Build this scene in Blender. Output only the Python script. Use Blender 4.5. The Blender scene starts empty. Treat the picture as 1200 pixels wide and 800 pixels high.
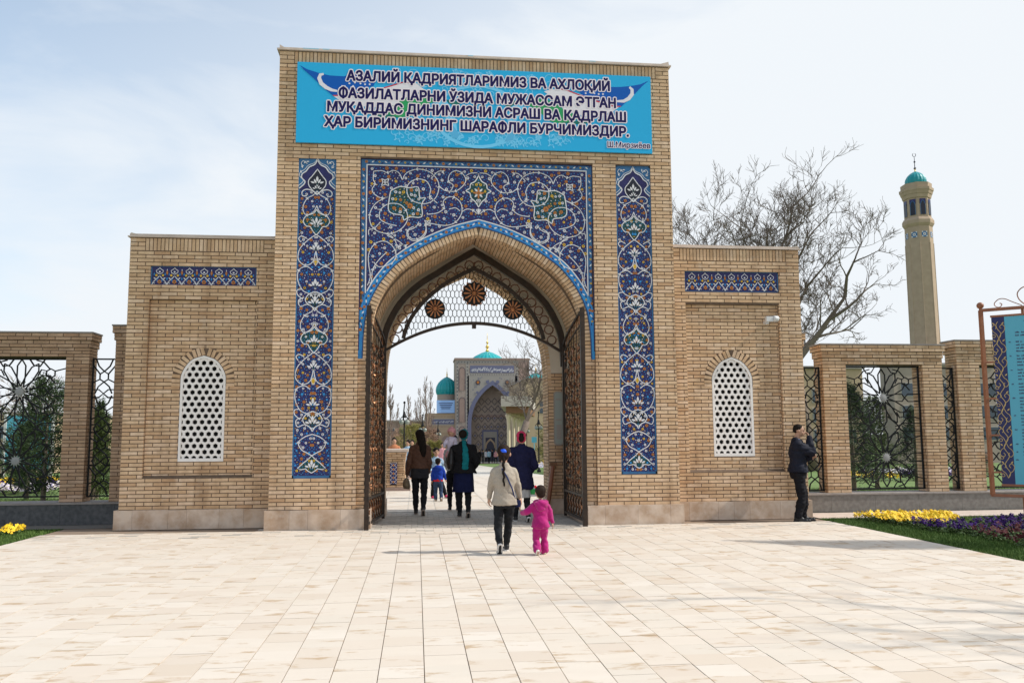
import bpy, math, random
import numpy as np
from mathutils import Vector, Matrix, noise
random.seed(7)
SC = bpy.context.scene
COL = SC.collection
R = math.radians
# ------------------------------------------------------------------ camera
CAMH = 1.60
cam_d = bpy.data.cameras.new('camera'); cam = bpy.data.objects.new('camera', cam_d); COL.objects.link(cam)
YAW, PITCH, ROLL, FPX = 0.112715, 0.110107, -0.005673, 986.87
cy_, sy_ = math.cos(YAW), math.sin(YAW)
_f = Vector((sy_*math.cos(PITCH), cy_*math.cos(PITCH), math.sin(PITCH)))
_r = Vector((cy_, -sy_, 0)); _u = _r.cross(_f)
c_, s_ = math.cos(ROLL), math.sin(ROLL)
_r2 = _r*c_ + _u*s_; _u2 = _u*c_ - _r*s_
mw = Matrix((( _r2.x,_u2.x,-_f.x,0),( _r2.y,_u2.y,-_f.y,0),( _r2.z,_u2.z,-_f.z,CAMH),(0,0,0,1)))
cam.matrix_world = mw
cam_d.sensor_width = 36; cam_d.lens = 36*FPX/1200; cam_d.clip_end = 5000; cam_d.clip_start = 0.1
SC.camera = cam
# ------------------------------------------------------------------ light
SUN_EL, SUN_AZ = R(41.5), R(98.5)          # azimuth clockwise from +Y
S = Vector((math.sin(SUN_AZ)*math.cos(SUN_EL), math.cos(SUN_AZ)*math.cos(SUN_EL), math.sin(SUN_EL)))
sd = bpy.data.lights.new('sun', 'SUN'); sd.energy = 3.6; sd.angle = R(0.6); sd.color = (1.0, 0.955, 0.88)
so = bpy.data.objects.new('sun', sd); COL.objects.link(so); so.rotation_euler = (-S).to_track_quat('-Z','Y').to_euler()
so.location = (30,-10,30)
W = bpy.data.worlds.new('World'); SC.world = W; W.use_nodes = True
nt = W.node_tree; nt.nodes.clear()
def N(t, ty, **k):
    n = t.nodes.new(ty)
    for a, b in k.items(): setattr(n, a, b)
    return n
wo = N(nt,'ShaderNodeOutputWorld'); bg = N(nt,'ShaderNodeBackground'); bg.inputs[1].default_value = 0.138
sky = N(nt,'ShaderNodeTexSky', sky_type='NISHITA', sun_disc=False, sun_elevation=SUN_EL, sun_rotation=SUN_AZ, air_density=1.0, dust_density=.9, ozone_density=2.0)
tc = N(nt,'ShaderNodeTexCoord'); mp = N(nt,'ShaderNodeMapping'); mp.inputs['Scale'].default_value = (1.3,1.3,4.2)
ns = N(nt,'ShaderNodeTexNoise'); ns.inputs['Scale'].default_value = 2.1; ns.inputs['Detail'].default_value = 7; ns.inputs['Roughness'].default_value = .55; ns.inputs['Distortion'].default_value=.4
sep = N(nt,'ShaderNodeSeparateXYZ')
nt.links.new(tc.outputs['Generated'], mp.inputs[0]); nt.links.new(mp.outputs[0], ns.inputs[0]); nt.links.new(tc.outputs['Generated'], sep.inputs[0])
cr = N(nt,'ShaderNodeMapRange'); cr.inputs[1].default_value=.40; cr.inputs[2].default_value=.66; cr.inputs[3].default_value=0.0; cr.inputs[4].default_value=.34
nt.links.new(ns.outputs[0], cr.inputs[0])
hz = N(nt,'ShaderNodeMapRange'); hz.inputs[1].default_value=0.02; hz.inputs[2].default_value=.60; hz.inputs[3].default_value=.92; hz.inputs[4].default_value=.16
nt.links.new(sep.outputs[2], hz.inputs[0])
# thin high cloud thickens towards the sunny side (x)
hx = N(nt,'ShaderNodeMapRange'); hx.inputs[1].default_value=-.40; hx.inputs[2].default_value=.35; hx.inputs[3].default_value=0.0; hx.inputs[4].default_value=.6
nt.links.new(sep.outputs[0], hx.inputs[0])
ad = N(nt,'ShaderNodeMath', operation='ADD', use_clamp=True); nt.links.new(cr.outputs[0], ad.inputs[0]); nt.links.new(hz.outputs[0], ad.inputs[1])
ad2 = N(nt,'ShaderNodeMath', operation='ADD', use_clamp=True); nt.links.new(ad.outputs[0], ad2.inputs[0]); nt.links.new(hx.outputs[0], ad2.inputs[1])
mx = N(nt,'ShaderNodeMix', data_type='RGBA'); mx.inputs[7].default_value = (5.40,5.68,5.95,1)
nt.links.new(ad2.outputs[0], mx.inputs[0]); hs = N(nt,'ShaderNodeHueSaturation'); hs.inputs['Saturation'].default_value = 1.1; hs.inputs['Value'].default_value = 1.22; hs.inputs['Hue'].default_value = .49
nt.links.new(sky.outputs[0], hs.inputs['Color']); nt.links.new(hs.outputs[0], mx.inputs[6])
nt.links.new(mx.outputs[2], bg.inputs[0]); nt.links.new(bg.outputs[0], wo.inputs[0])
SC.view_settings.view_transform = 'Standard'; SC.view_settings.look = 'None'; SC.view_settings.exposure = 0.25; SC.view_settings.gamma = 1
# ------------------------------------------------------------------ helpers
WL = {}          # world location of a thing's empty
def tag(o, label=None, cat=None, group=None, kind=None):
    if label: o['label'] = label
    if cat: o['category'] = cat
    if group: o['group'] = group
    if kind: o['kind'] = kind
    return o
def thing(name, label, cat, loc=(0,0,0), group=None, rotz=0):
    o = bpy.data.objects.new(name, None); o.empty_display_size = .2; COL.objects.link(o); o.location = loc; o.rotation_euler = (0,0,rotz)
    WL[o.name] = Vector(loc); return tag(o, label, cat, group)
class MB:
    def __init__(s): s.v=[]; s.f=[]; s.m=[]
    def add(s, vs, fs, mi=0):
        b = len(s.v); s.v.extend([tuple(p) for p in vs]); s.f.extend([tuple(i+b for i in f) for f in fs]); s.m.extend([mi]*len(fs)); return s
    def box(s, x0,x1,y0,y1,z0,z1, mi=0, skip=()):
        vs=[(x0,y0,z0),(x1,y0,z0),(x1,y1,z0),(x0,y1,z0),(x0,y0,z1),(x1,y0,z1),(x1,y1,z1),(x0,y1,z1)]
        fs=dict(b=(0,3,2,1),t=(4,5,6,7),f=(0,1,5,4),k=(2,3,7,6),l=(3,0,4,7),r=(1,2,6,5))
        return s.add(vs,[v for k,v in fs.items() if k not in skip],mi)
    def obox(s, c, u, n, L, H, D, mi=0, up=None):
        # brick-like box: centre of its front face c, length along u, outward normal n, back D behind
        u=Vector(u); n=Vector(n); up=Vector(up) if up else n.cross(u)
        if up.z<0 and abs(up.z)>.5: up=-up
        c=Vector(c); vs=[]
        for d in (0,-D):
            for a,b in ((-1,-1),(1,-1),(1,1),(-1,1)): vs.append(c+u*(a*L/2)+up*(b*H/2)+n*d)
        return s.add(vs,[(0,1,2,3),(4,7,6,5),(0,4,5,1),(1,5,6,2),(2,6,7,3),(3,7,4,0)],mi)
    def quad(s,a,b,c,d,mi=0): return s.add([a,b,c,d],[(0,1,2,3)],mi)
    def tube(s, pts, rad, n=6, mi=0, cap=True):
        pts=[Vector(p) for p in pts]; k=len(pts)
        if not hasattr(rad,'__len__'): rad=[rad]*k
        b=len(s.v); prev=None
        for i,p in enumerate(pts):
            t=(pts[min(i+1,k-1)]-pts[max(i-1,0)])
            if t.length<1e-9: t=Vector((0,0,1))
            t.normalize()
            a = prev - t*prev.dot(t) if prev is not None else t.orthogonal()
            if a.length<1e-6: a=t.orthogonal()
            a.normalize(); prev=a; c=t.cross(a)
            for j in range(n):
                an=2*math.pi*j/n; s.v.append(tuple(p+(a*math.cos(an)+c*math.sin(an))*rad[i]))
        for i in range(k-1):
            for j in range(n):
                s.f.append((b+i*n+j,b+i*n+(j+1)%n,b+(i+1)*n+(j+1)%n,b+(i+1)*n+j)); s.m.append(mi)
        if cap and n>2:
            s.f.append(tuple(b+j for j in reversed(range(n)))); s.m.append(mi)
            s.f.append(tuple(b+(k-1)*n+j for j in range(n))); s.m.append(mi)
        return s
    def bar(s, a, b, w, mi=0):
        return s.tube([a,b],w*.707,4,mi)
    def lathe(s, prof, n=16, c=(0,0,0), mi=0, sx=1, sy=1, a0=0, rib=None):
        b=len(s.v); k=len(prof)
        for r,z in prof:
            for j in range(n):
                an=a0+2*math.pi*j/n; rr=r*(rib(j) if rib else 1)
                s.v.append((c[0]+rr*sx*math.cos(an),c[1]+rr*sy*math.sin(an),c[2]+z))
        for i in range(k-1):
            for j in range(n):
                s.f.append((b+i*n+j,b+i*n+(j+1)%n,b+(i+1)*n+(j+1)%n,b+(i+1)*n+j)); s.m.append(mi)
        s.f.append(tuple(b+j for j in reversed(range(n)))); s.m.append(mi)
        s.f.append(tuple(b+(k-1)*n+j for j in range(n))); s.m.append(mi)
        return s
    def sph(s, c, r, n=8, m=6, mi=0):
        if not hasattr(r,'__len__'): r=(r,r,r)
        prof=[(math.sin(math.pi*(i+.02)/(m+.04)),-math.cos(math.pi*(i+.02)/(m+.04))) for i in range(m+1)]
        b=len(s.v); s.lathe(prof,n,(0,0,0),mi)
        for i in range(b,len(s.v)):
            p=s.v[i]; s.v[i]=(c[0]+p[0]*r[0],c[1]+p[1]*r[1],c[2]+p[2]*r[2])
        return s
    def build(s, name, mats, parent=None, smooth=False, local=False, angle=None, label=None, cat=None, group=None, kind=None):
        if not s.v: return None
        me=bpy.data.meshes.new(name)
        off = WL[parent.name] if (parent is not None and not local) else Vector((0,0,0))
        if off.length>0: vs=(np.array(s.v)-np.array(off)[None,:]).tolist()
        else: vs=s.v
        me.from_pydata(vs,[],s.f)
        if not isinstance(mats,(list,tuple)): mats=[mats]
        for m in mats: me.materials.append(m)
        if len(mats)>1: me.polygons.foreach_set('material_index', s.m)
        if smooth: me.polygons.foreach_set('use_smooth',[True]*len(s.f))
        me.update()
        o=bpy.data.objects.new(name,me); COL.objects.link(o)
        if parent is not None: o.parent=parent; WL[o.name]=WL[parent.name]
        return tag(o,label,cat,group,kind)
# ------------------------------------------------------------------ materials
def mat(name, col, rough=.7, var=None, vs=6.0, rnd=None, bump=0, bs=40, metal=0, coat=0, spec=.4, stretch=(1,1,1), det=5, var2=None, v2s=1.5, v2r=(.5,.7), trans=0, alpha=1, sheen=0, rndoff=False, streak=None):
    m=bpy.data.materials.new(name); m.use_nodes=True; t=m.node_tree; b=t.nodes['Principled BSDF']
    b.inputs['Roughness'].default_value=rough; b.inputs['Metallic'].default_value=metal; b.inputs['Specular IOR Level'].default_value=spec
    if coat: b.inputs['Coat Weight'].default_value=coat; b.inputs['Coat Roughness'].default_value=.12
    if sheen: b.inputs['Sheen Weight'].default_value=sheen
    if trans: b.inputs['Transmission Weight'].default_value=trans
    col=(*col,1) if len(col)==3 else col
    L=t.links
    rgb=N(t,'ShaderNodeRGB'); rgb.outputs[0].default_value=col; out=rgb.outputs[0]
    geo=N(t,'ShaderNodeNewGeometry'); tcn=N(t,'ShaderNodeTexCoord')
    pos=N(t,'ShaderNodeMapping'); pos.inputs['Scale'].default_value=stretch; L.new(geo.outputs['Position'],pos.inputs[0])
    if rndoff:   # every slab cut from another part of the stone: shift the grain per piece
        oi_=N(t,'ShaderNodeObjectInfo'); a_=N(t,'ShaderNodeMath',operation='ADD'); L.new(oi_.outputs['Random'],a_.inputs[0]); L.new(geo.outputs['Random Per Island'],a_.inputs[1]); m_=N(t,'ShaderNodeMath',operation='MULTIPLY'); L.new(a_.outputs[0],m_.inputs[0]); m_.inputs[1].default_value=61.7; L.new(m_.outputs[0],pos.inputs['Location'])
    if rnd:   # list of colours picked at random per island and object
        oi=N(t,'ShaderNodeObjectInfo'); a=N(t,'ShaderNodeMath',operation='ADD'); f=N(t,'ShaderNodeMath',operation='FRACT')
        L.new(oi.outputs['Random'],a.inputs[0]); L.new(geo.outputs['Random Per Island'],a.inputs[1]); L.new(a.outputs[0],f.inputs[0])
        r=N(t,'ShaderNodeValToRGB'); L.new(f.outputs[0],r.inputs[0]); els=r.color_ramp.elements
        cols=list(rnd); n=len(cols)
        els[0].color=(*cols[0],1); els[0].position=0; els[1].color=(*cols[-1],1); els[1].position=1
        for i in range(1,n-1):
            e=els.new(i/(n-1)); e.color=(*cols[i],1)
        out=r.outputs[0]
    if var:   # noise mix to second colour
        nn=N(t,'ShaderNodeTexNoise'); nn.inputs['Scale'].default_value=vs; nn.inputs['Detail'].default_value=det; L.new(pos.outputs[0],nn.inputs[0])
        mr=N(t,'ShaderNodeMapRange'); mr.inputs[1].default_value=.35; mr.inputs[2].default_value=.68; L.new(nn.outputs[0],mr.inputs[0])
        c2,amt=var; mr.inputs[4].default_value=amt
        x=N(t,'ShaderNodeMix',data_type='RGBA'); L.new(mr.outputs[0],x.inputs[0]); L.new(out,x.inputs[6]); x.inputs[7].default_value=(*c2,1); out=x.outputs[2]
    if var2:
        nn=N(t,'ShaderNodeTexNoise'); nn.inputs['Scale'].default_value=v2s; nn.inputs['Detail'].default_value=6; nn.inputs['Roughness'].default_value=.65; L.new(pos.outputs[0],nn.inputs[0])
        mr=N(t,'ShaderNodeMapRange'); mr.inputs[1].default_value=v2r[0]; mr.inputs[2].default_value=v2r[1]; L.new(nn.outputs[0],mr.inputs[0])
        c2,amt=var2; mr.inputs[4].default_value=amt
        x=N(t,'ShaderNodeMix',data_type='RGBA'); L.new(mr.outputs[0],x.inputs[0]); L.new(out,x.inputs[6]); x.inputs[7].default_value=(*c2,1); out=x.outputs[2]
    if streak:   # rain streaks and grime running down the wall
        mp_=N(t,'ShaderNodeMapping'); mp_.inputs['Scale'].default_value=(2.6,2.6,.30); L.new(geo.outputs['Position'],mp_.inputs[0])
        nn=N(t,'ShaderNodeTexNoise'); nn.inputs['Scale'].default_value=1.3; nn.inputs['Detail'].default_value=6; L.new(mp_.outputs[0],nn.inputs[0])
        mr=N(t,'ShaderNodeMapRange'); mr.inputs[1].default_value=.50; mr.inputs[2].default_value=.70; mr.inputs[4].default_value=streak; L.new(nn.outputs[0],mr.inputs[0])
        x=N(t,'ShaderNodeMix',data_type='RGBA'); x.blend_type='MULTIPLY'; L.new(mr.outputs[0],x.inputs[0]); L.new(out,x.inputs[6]); x.inputs[7].default_value=(.55,.48,.42,1); out=x.outputs[2]
    L.new(out,b.inputs['Base Color'])
    if bump:
        bn=N(t,'ShaderNodeTexNoise'); bn.inputs['Scale'].default_value=bs; bn.inputs['Detail'].default_value=4; L.new(pos.outputs[0],bn.inputs[0])
        bb=N(t,'ShaderNodeBump'); bb.inputs['Strength'].default_value=bump; bb.inputs['Distance'].default_value=.01; L.new(bn.outputs[0],bb.inputs['Height']); L.new(bb.outputs[0],b.inputs['Normal'])
    return m
BRICKC=[(.60,.44,.245),(.66,.50,.29),(.54,.37,.19),(.63,.46,.265),(.69,.54,.34),(.58,.42,.23),(.50,.33,.17),(.65,.49,.28),(.61,.45,.26)]
BRICKC=[(a*1.09,b*1.04,c*1.17) for a,b,c in BRICKC]
M={}
M['brick']=mat('brick',(.5,.38,.2),.85,rnd=BRICKC,var=((.33,.20,.10),.35),vs=9,bump=.35,bs=60,var2=((.66,.58,.48),.50),v2s=3.2,v2r=(.60,.74),streak=.55)
M['brick_dark']=mat('brick_dark',(.4,.28,.15),.85,rnd=[(a*.80,b*.74,c*.70) for a,b,c in BRICKC],var=((.25,.15,.09),.45),vs=7,bump=.35,bs=60)
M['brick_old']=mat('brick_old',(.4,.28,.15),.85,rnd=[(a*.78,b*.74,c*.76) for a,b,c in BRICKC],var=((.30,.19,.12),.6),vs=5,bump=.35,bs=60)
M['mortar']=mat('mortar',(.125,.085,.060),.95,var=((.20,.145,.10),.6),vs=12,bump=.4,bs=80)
M['cap']=mat('cap',(.62,.52,.45),.7,var=((.45,.36,.30),.6),vs=5,bump=.2)
M['cap_blue']=mat('cap_blue',(.25,.5,.62),.5)
M['cap_grey']=mat('cap_grey',(.30,.27,.25),.75,var=((.22,.19,.17),.7),vs=8)
M['plinth_stone']=mat('plinth_stone',(.42,.31,.23),.55,rnd=[(.62,.50,.40),(.55,.43,.34),(.68,.56,.46),(.58,.45,.35),(.63,.49,.37)],var=((.34,.21,.12),.75),vs=4.5,det=8,var2=((.58,.50,.43),.5),v2s=7,v2r=(.5,.72),bump=.15)
M['granite_dark']=mat('granite_dark',(.055,.058,.062),.6,var=((.12,.12,.125),.7),vs=14,det=8,bump=.1,bs=120)
M['granite']=mat('granite',(.16,.145,.13),.6,var=((.25,.235,.215),.7),vs=14,det=8,bump=.1,bs=120)
TC=[(a*.93,b*.92,c*.92) for a,b,c in [(.70,.61,.51),(.735,.655,.555),(.70,.63,.535),(.75,.675,.58),(.67,.575,.475),(.74,.66,.56),(.72,.64,.54),(.76,.69,.60),(.71,.625,.525),(.66,.56,.45)]]
M['tile']=mat('tile',(.6,.55,.48),.6,rndoff=True,rnd=TC,var=((.62,.54,.45),.35),vs=3.2,stretch=(1.1,3.0,1),det=7,var2=((.45,.31,.18),.80),v2s=2.3,v2r=(.56,.655),bump=.06,bs=50,spec=.3)
M['tile_joint']=mat('tile_joint',(.23,.165,.12),.95,var=((.30,.24,.18),.6),vs=4)
M['paver']=mat('paver',(.3,.28,.26),.8,rnd=[(.42,.385,.34),(.36,.33,.29),(.46,.42,.37),(.39,.355,.31),(.52,.46,.40)],bump=.15)
M['paver_joint']=mat('paver_joint',(.12,.11,.10),.9)
M['tile_far']=mat('tile_far',(.58,.54,.48),.7,var=((.50,.45,.38),.7),vs=1.3)
M['soil']=mat('soil',(.07,.045,.03),.95,var=((.03,.02,.014),.8),vs=20)
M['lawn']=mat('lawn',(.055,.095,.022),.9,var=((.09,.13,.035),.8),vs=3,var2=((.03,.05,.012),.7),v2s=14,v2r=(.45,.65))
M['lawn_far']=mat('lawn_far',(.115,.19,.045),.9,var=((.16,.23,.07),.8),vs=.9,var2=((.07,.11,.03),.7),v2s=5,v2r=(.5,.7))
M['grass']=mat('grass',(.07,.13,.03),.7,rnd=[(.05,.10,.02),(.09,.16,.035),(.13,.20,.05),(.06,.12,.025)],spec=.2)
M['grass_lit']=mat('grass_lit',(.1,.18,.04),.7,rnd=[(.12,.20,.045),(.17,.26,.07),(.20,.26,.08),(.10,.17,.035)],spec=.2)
M['leaf']=mat('leaf',(.05,.09,.02),.6,rnd=[(.03,.06,.015),(.06,.11,.03),(.09,.15,.04)],spec=.3)
M['needle']=mat('needle',(.04,.06,.02),.7,rnd=[(.028,.045,.014),(.05,.075,.022),(.075,.10,.03),(.04,.058,.018)],spec=.2)
M['conifer']=mat('conifer',(.04,.06,.02),.7,rnd=[(.018,.035,.016),(.032,.055,.022),(.05,.08,.03),(.025,.045,.018)],spec=.2)
M['bush_y']=mat('bush_y',(.14,.14,.03),.7,rnd=[(.10,.11,.025),(.16,.15,.04),(.22,.19,.05),(.12,.10,.03)],spec=.2)
M['dead_leaf']=mat('dead_leaf',(.2,.12,.08),.8,rnd=[(.22,.13,.08),(.30,.19,.13),(.16,.09,.06)])
M['bark']=mat('bark',(.14,.105,.08),.9,var=((.22,.18,.14),.7),vs=8)
M['bark_d']=mat('bark_d',(.15,.115,.095),.9,var=((.22,.17,.14),.7),vs=8)
M['bark_far']=mat('bark_far',(.22,.16,.13),.9)
M['yellow']=mat('yellow',(.85,.55,.01),.6,rnd=[(.9,.62,.01),(.85,.5,.008),(.92,.7,.03)])
M['violet']=mat('violet',(.05,.02,.12),.7,spec=.1,rnd=[(.025,.007,.09),(.05,.010,.14),(.012,.005,.025),(.03,.008,.08)])
M['maroon']=mat('maroon',(.10,.012,.015),.6,spec=.1,rnd=[(.07,.008,.010),(.04,.005,.008),(.09,.015,.02)])
M['white_f']=mat('white_f',(.75,.7,.75),.6,rnd=[(.8,.75,.78),(.6,.5,.7),(.75,.7,.5)])
# glazed ceramic
def cer(n,c,v=None): return mat(n,c,.35,var=v or ((c[0]*.7,c[1]*.7,c[2]*.75),.5),vs=9,coat=.06,spec=.3)
M['c_navy']=cer('c_navy',(.022,.022,.125),((.012,.010,.065),.6))
M['c_blue']=cer('c_blue',(.02,.20,.54),((.03,.30,.62),.7))
M['c_steel']=cer('c_steel',(.035,.15,.33),((.02,.10,.25),.6))
M['c_white']=cer('c_white',(.68,.68,.70),((.60,.60,.64),.4))
M['c_orange']=cer('c_orange',(.46,.17,.03),((.34,.11,.02),.5))
M['c_yellow']=cer('c_yellow',(.72,.45,.03))
M['c_green']=cer('c_green',(.006,.055,.055),((.004,.03,.035),.5))
M['c_black']=cer('c_black',(.012,.014,.03))
M['c_cyan']=cer('c_cyan',(.05,.30,.60))
CER=['c_navy','c_blue','c_steel','c_white','c_orange','c_yellow','c_green','c_black','c_cyan']
CI={k[2:]:i for i,k in enumerate(CER)}
CERM=[M[k] for k in CER]
M['iron']=mat('iron',(.010,.010,.011),.6,spec=.25)
M['bronze_d']=mat('bronze_d',(.030,.022,.018),.5,metal=.5,var=((.06,.038,.026),.7),vs=12)
M['bronze']=mat('bronze',(.36,.17,.085),.38,metal=.75,var=((.16,.08,.045),.8),vs=14)
M['copper']=mat('copper',(.50,.20,.085),.45,metal=.6,var=((.18,.08,.04),.7),vs=20)
M['frame_brown']=mat('frame_brown',(.30,.115,.055),.45,var=((.22,.08,.04),.6),vs=10)
M['plaster']=mat('plaster',(.62,.55,.46),.9,var=((.52,.45,.37),.5),vs=4)
M['frame_brown2']=mat('frame_brown2',(.13,.06,.035),.5,metal=.3)
M['minar']=mat('minar',(.44,.33,.24),.9,var=((.34,.25,.18),.6),vs=2,rnd=None)
M['white_paint']=mat('white_paint',(.80,.77,.75),.6,var=((.68,.64,.60),.4),vs=6)
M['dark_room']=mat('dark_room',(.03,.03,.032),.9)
M['cctv']=mat('cctv',(.62,.62,.62),.35); M['boss']=mat('boss',(.30,.30,.30),.5); M['lens']=mat('lens',(.01,.01,.012),.1,coat=1)
M['navyink']=mat('navyink',(.012,.010,.085),.6,spec=.15); M['pinkline']=mat('pinkline',(.82,.74,.80),.6,spec=.15)
def banner_mat():
    m=mat('banner',(.030,.41,.74),.6,spec=.1)
    return m
M['banner']=banner_mat()
M['b_blue']=mat('b_blue',(.006,.10,.44),.6,spec=.15); M['b_white']=mat('b_white',(.74,.72,.78),.6,spec=.15); M['b_red']=mat('b_red',(.55,.05,.08),.6,spec=.15)
M['b_green']=mat('b_green',(.03,.33,.12),.6,spec=.15); M['b_dgreen']=mat('b_dgreen',(.015,.16,.14),.6,spec=.15); M['b_light']=mat('b_light',(.17,.58,.88),.6,spec=.15)
M['b_mid']=mat('b_mid',(.10,.43,.72),.6,spec=.15)
M['sign_blue']=mat('sign_blue',(.10,.40,.53),.5); M['sign_navy']=mat('sign_navy',(.018,.022,.10),.5); M['gold']=mat('gold',(.52,.36,.14),.45); M['ink']=mat('ink',(.05,.03,.10),.7)
M['teal']=mat('teal',(.0,.32,.34),.38,rnd=[(.0,.33,.35),(.0,.26,.29),(.01,.40,.42)],coat=.1); M['goldm']=mat('goldm',(.75,.50,.12),.3,metal=.8)
M['far_brick']=mat('far_brick',(.36,.30,.26),.9,var=((.30,.245,.21),.7),vs=1.0)
M['far_warm']=mat('far_warm',(.46,.35,.24),.9,var=((.38,.28,.19),.7),vs=.8)
M['far_red']=mat('far_red',(.33,.24,.205),.9,var=((.27,.195,.165),.7),vs=1.0)
M['far_grey']=mat('far_grey',(.32,.30,.275),.9); M['far_dark']=mat('far_dark',(.06,.06,.09),.8); M['far_blue']=mat('far_blue',(.14,.15,.24),.8)
M['far_teal']=mat('far_teal',(.10,.20,.26),.6); M['wood']=mat('wood',(.20,.10,.05),.7); M['conc']=mat('conc',(.42,.38,.34),.85)
M['cream']=mat('cream',(.62,.52,.38),.8); M['glass_d']=mat('glass_d',(.05,.07,.10),.2,coat=.3); M['billb']=mat('billb',(.30,.50,.85),.6)
M['mosaic_sign']=mat('mosaic_sign',(.30,.34,.32),.4)
# ------------------------------------------------------------------ bricks
BL, BH, PL, PH, JO = .2685, .0535, .283, .0675, .0145
_ub={}
def unit_brick(L,H,D=.05):
    k=(round(L,3),round(H,3))
    if k not in _ub:
        b=MB(); b.obox((0,0,0),(1,0,0),(0,-1,0),L,H,D,up=(0,0,1)); me=bpy.data.meshes.new('brick'); me.from_pydata(b.v,[],b.f); _ub[k]=me
    return _ub[k]
class Bricks:
    """collects bricks of one thing; the nearest full ones become parts, the rest one joined part"""
    def __init__(s): s.b=[]
    def put(s,c,u,n,L,H,D=.05,up=None,prio=0): s.b.append((Vector(c),Vector(u),Vector(n),L,H,D,up,prio))
    def wall(s, o, u, n, W_, z0, z1, holes=None, D=.066, off=0, proud=0, prio=0):
        """running-bond courses on a vertical face: o = left bottom corner, u along, n outward"""
        o=Vector(o); u=Vector(u); n=Vector(n); k=0; nc=max(1,round((z1-z0)/PH)); ph=(z1-z0)/nc
        for i in range(nc):
            zc=z0+(i+.5)*ph; a=-PL/2 if (i+off)%2 else 0.0; segs=[]
            while a<W_-1e-4:
                l=max(a,0); r=min(a+PL,W_)
                if r-l>.03: segs.append((l,r))
                elif segs and r-l>0: segs[-1]=(segs[-1][0],r)
                a+=PL
            hs=holes(zc) if holes else []
            for (ha,hb) in hs:
                ns_=[]
                for l,r in segs:
                    if r<=ha or l>=hb: ns_.append((l,r)); continue
                    if l<ha-.012: ns_.append((l,ha+JO/2+.001))
                    if r>hb+.012: ns_.append((hb-JO/2-.001,r))
                segs=ns_
            for l,r in segs:
                jit=random.uniform(-.0015,.0015)
                s.put(o+u*((l+r)/2)+Vector((0,0,zc-o.z))+n*(proud+jit),u,n,r-l-JO,ph-JO,D,prio=prio)
    def soldier(s,o,u,n,W_,z0,z1,D=.05):
        o=Vector(o);u=Vector(u);n=Vector(n); k=round(W_/PH); p=W_/k
        for i in range(k):
            s.put(o+u*((i+.5)*p)+Vector((0,0,(z0+z1)/2-o.z)),u,n,p-JO,z1-z0-JO,D)
    def build(s,parent,mkey='brick',limit=300,core=None):
        wl=WL[parent.name]; cp=Vector((0,0,CAMH)); cand=[]
        for i,(c,u,n,L,H,D,up,pr) in enumerate(s.b):
            if (cp-c).dot(n)<=0.02 or up is not None: continue
            if max(L,H)<.2: continue
            d=(c-cp).length; area=L*H*((cp-c).normalized().dot(n))/d**2
            cand.append((-(area)+pr,i))
        cand.sort(); pick=set(i for _,i in cand[:limit])
        mb=MB()
        for i,(c,u,n,L,H,D,up,pr) in enumerate(s.b):
            if i in pick:
                me=unit_brick(L,H)
                if not me.materials: me.materials.append(M[mkey])
                elif me.materials[0]!=M[mkey]:
                    k=(round(L,3),round(H,3),mkey)
                    if k not in _ub: _ub[k]=me.copy(); _ub[k].materials[0]=M[mkey]
                    me=_ub[k]
                o=bpy.data.objects.new('brick',me); COL.objects.link(o); o.parent=parent; o.location=c-wl
                o.rotation_euler=(0,0,math.atan2(u.y,u.x))
            else: mb.obox(c,u,n,L,H,D,up=up)
        mb.build('brickwork',M[mkey],parent,kind='stuff')
def catmull(P,n=6):
    P=[Vector((*p,0)) if len(p)==2 else Vector(p) for p in P]; out=[]
    for i in range(len(P)-1):
        p0=P[max(i-1,0)];p1=P[i];p2=P[i+1];p3=P[min(i+2,len(P)-1)]
        for k in range(n):
            t=k/n; out.append(.5*((2*p1)+(-p0+p2)*t+(2*p0-5*p1+4*p2-p3)*t*t+(-p0+3*p1-3*p2+p3)*t**3))
    out.append(P[-1]); return out
def arch(cx, pts, zb=None, n=5):
    """full arch polyline (x,z) left foot -> apex -> right foot from right-half points (dx,z)"""
    h=[(p.x,p.y) for p in catmull(pts,n)]
    if zb is not None: h=[(h[0][0],zb)]+h
    L=[(cx-a,z) for a,z in h]; Rr=[(cx+a,z) for a,z in h]
    return L+Rr[::-1][1:]
def offset_arch(cv, d, cx):
    """offset outward a symmetric arch polyline; keeps the apex sharp"""
    k=len(cv)//2; h=cv[:k+1]; out=[]
    for i in range(len(h)):
        a=Vector((*h[max(i-1,0)],0)); b=Vector((*h[min(i+1,len(h)-1)],0)); t=(b-a).normalized(); nn=Vector((-t.y,t.x,0))
        if i<len(h)-1 or True: out.append((h[i][0]+nn.x*d,h[i][1]+nn.y*d))
    # extend/clip to cx
    if d>=0:
        (x1,z1),(x2,z2)=out[-2],out[-1]; s_=(z2-z1)/max(x2-x1,1e-6)
        out[-1]=(cx,z1+s_*(cx-x1)) if x1<cx else (cx,z1)
    else:
        while len(out)>2 and out[-2][0]>=cx: out.pop()
        (x1,z1)=out[-2]; (xh,zh)=out[-1]; 
        (xa,za)=out[-3]; s_=(z1-za)/max(x1-xa,1e-6); out[-1]=(cx,z1+s_*(cx-x1))
    return out+[(2*cx-x,z) for x,z in out[::-1][1:]]
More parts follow.
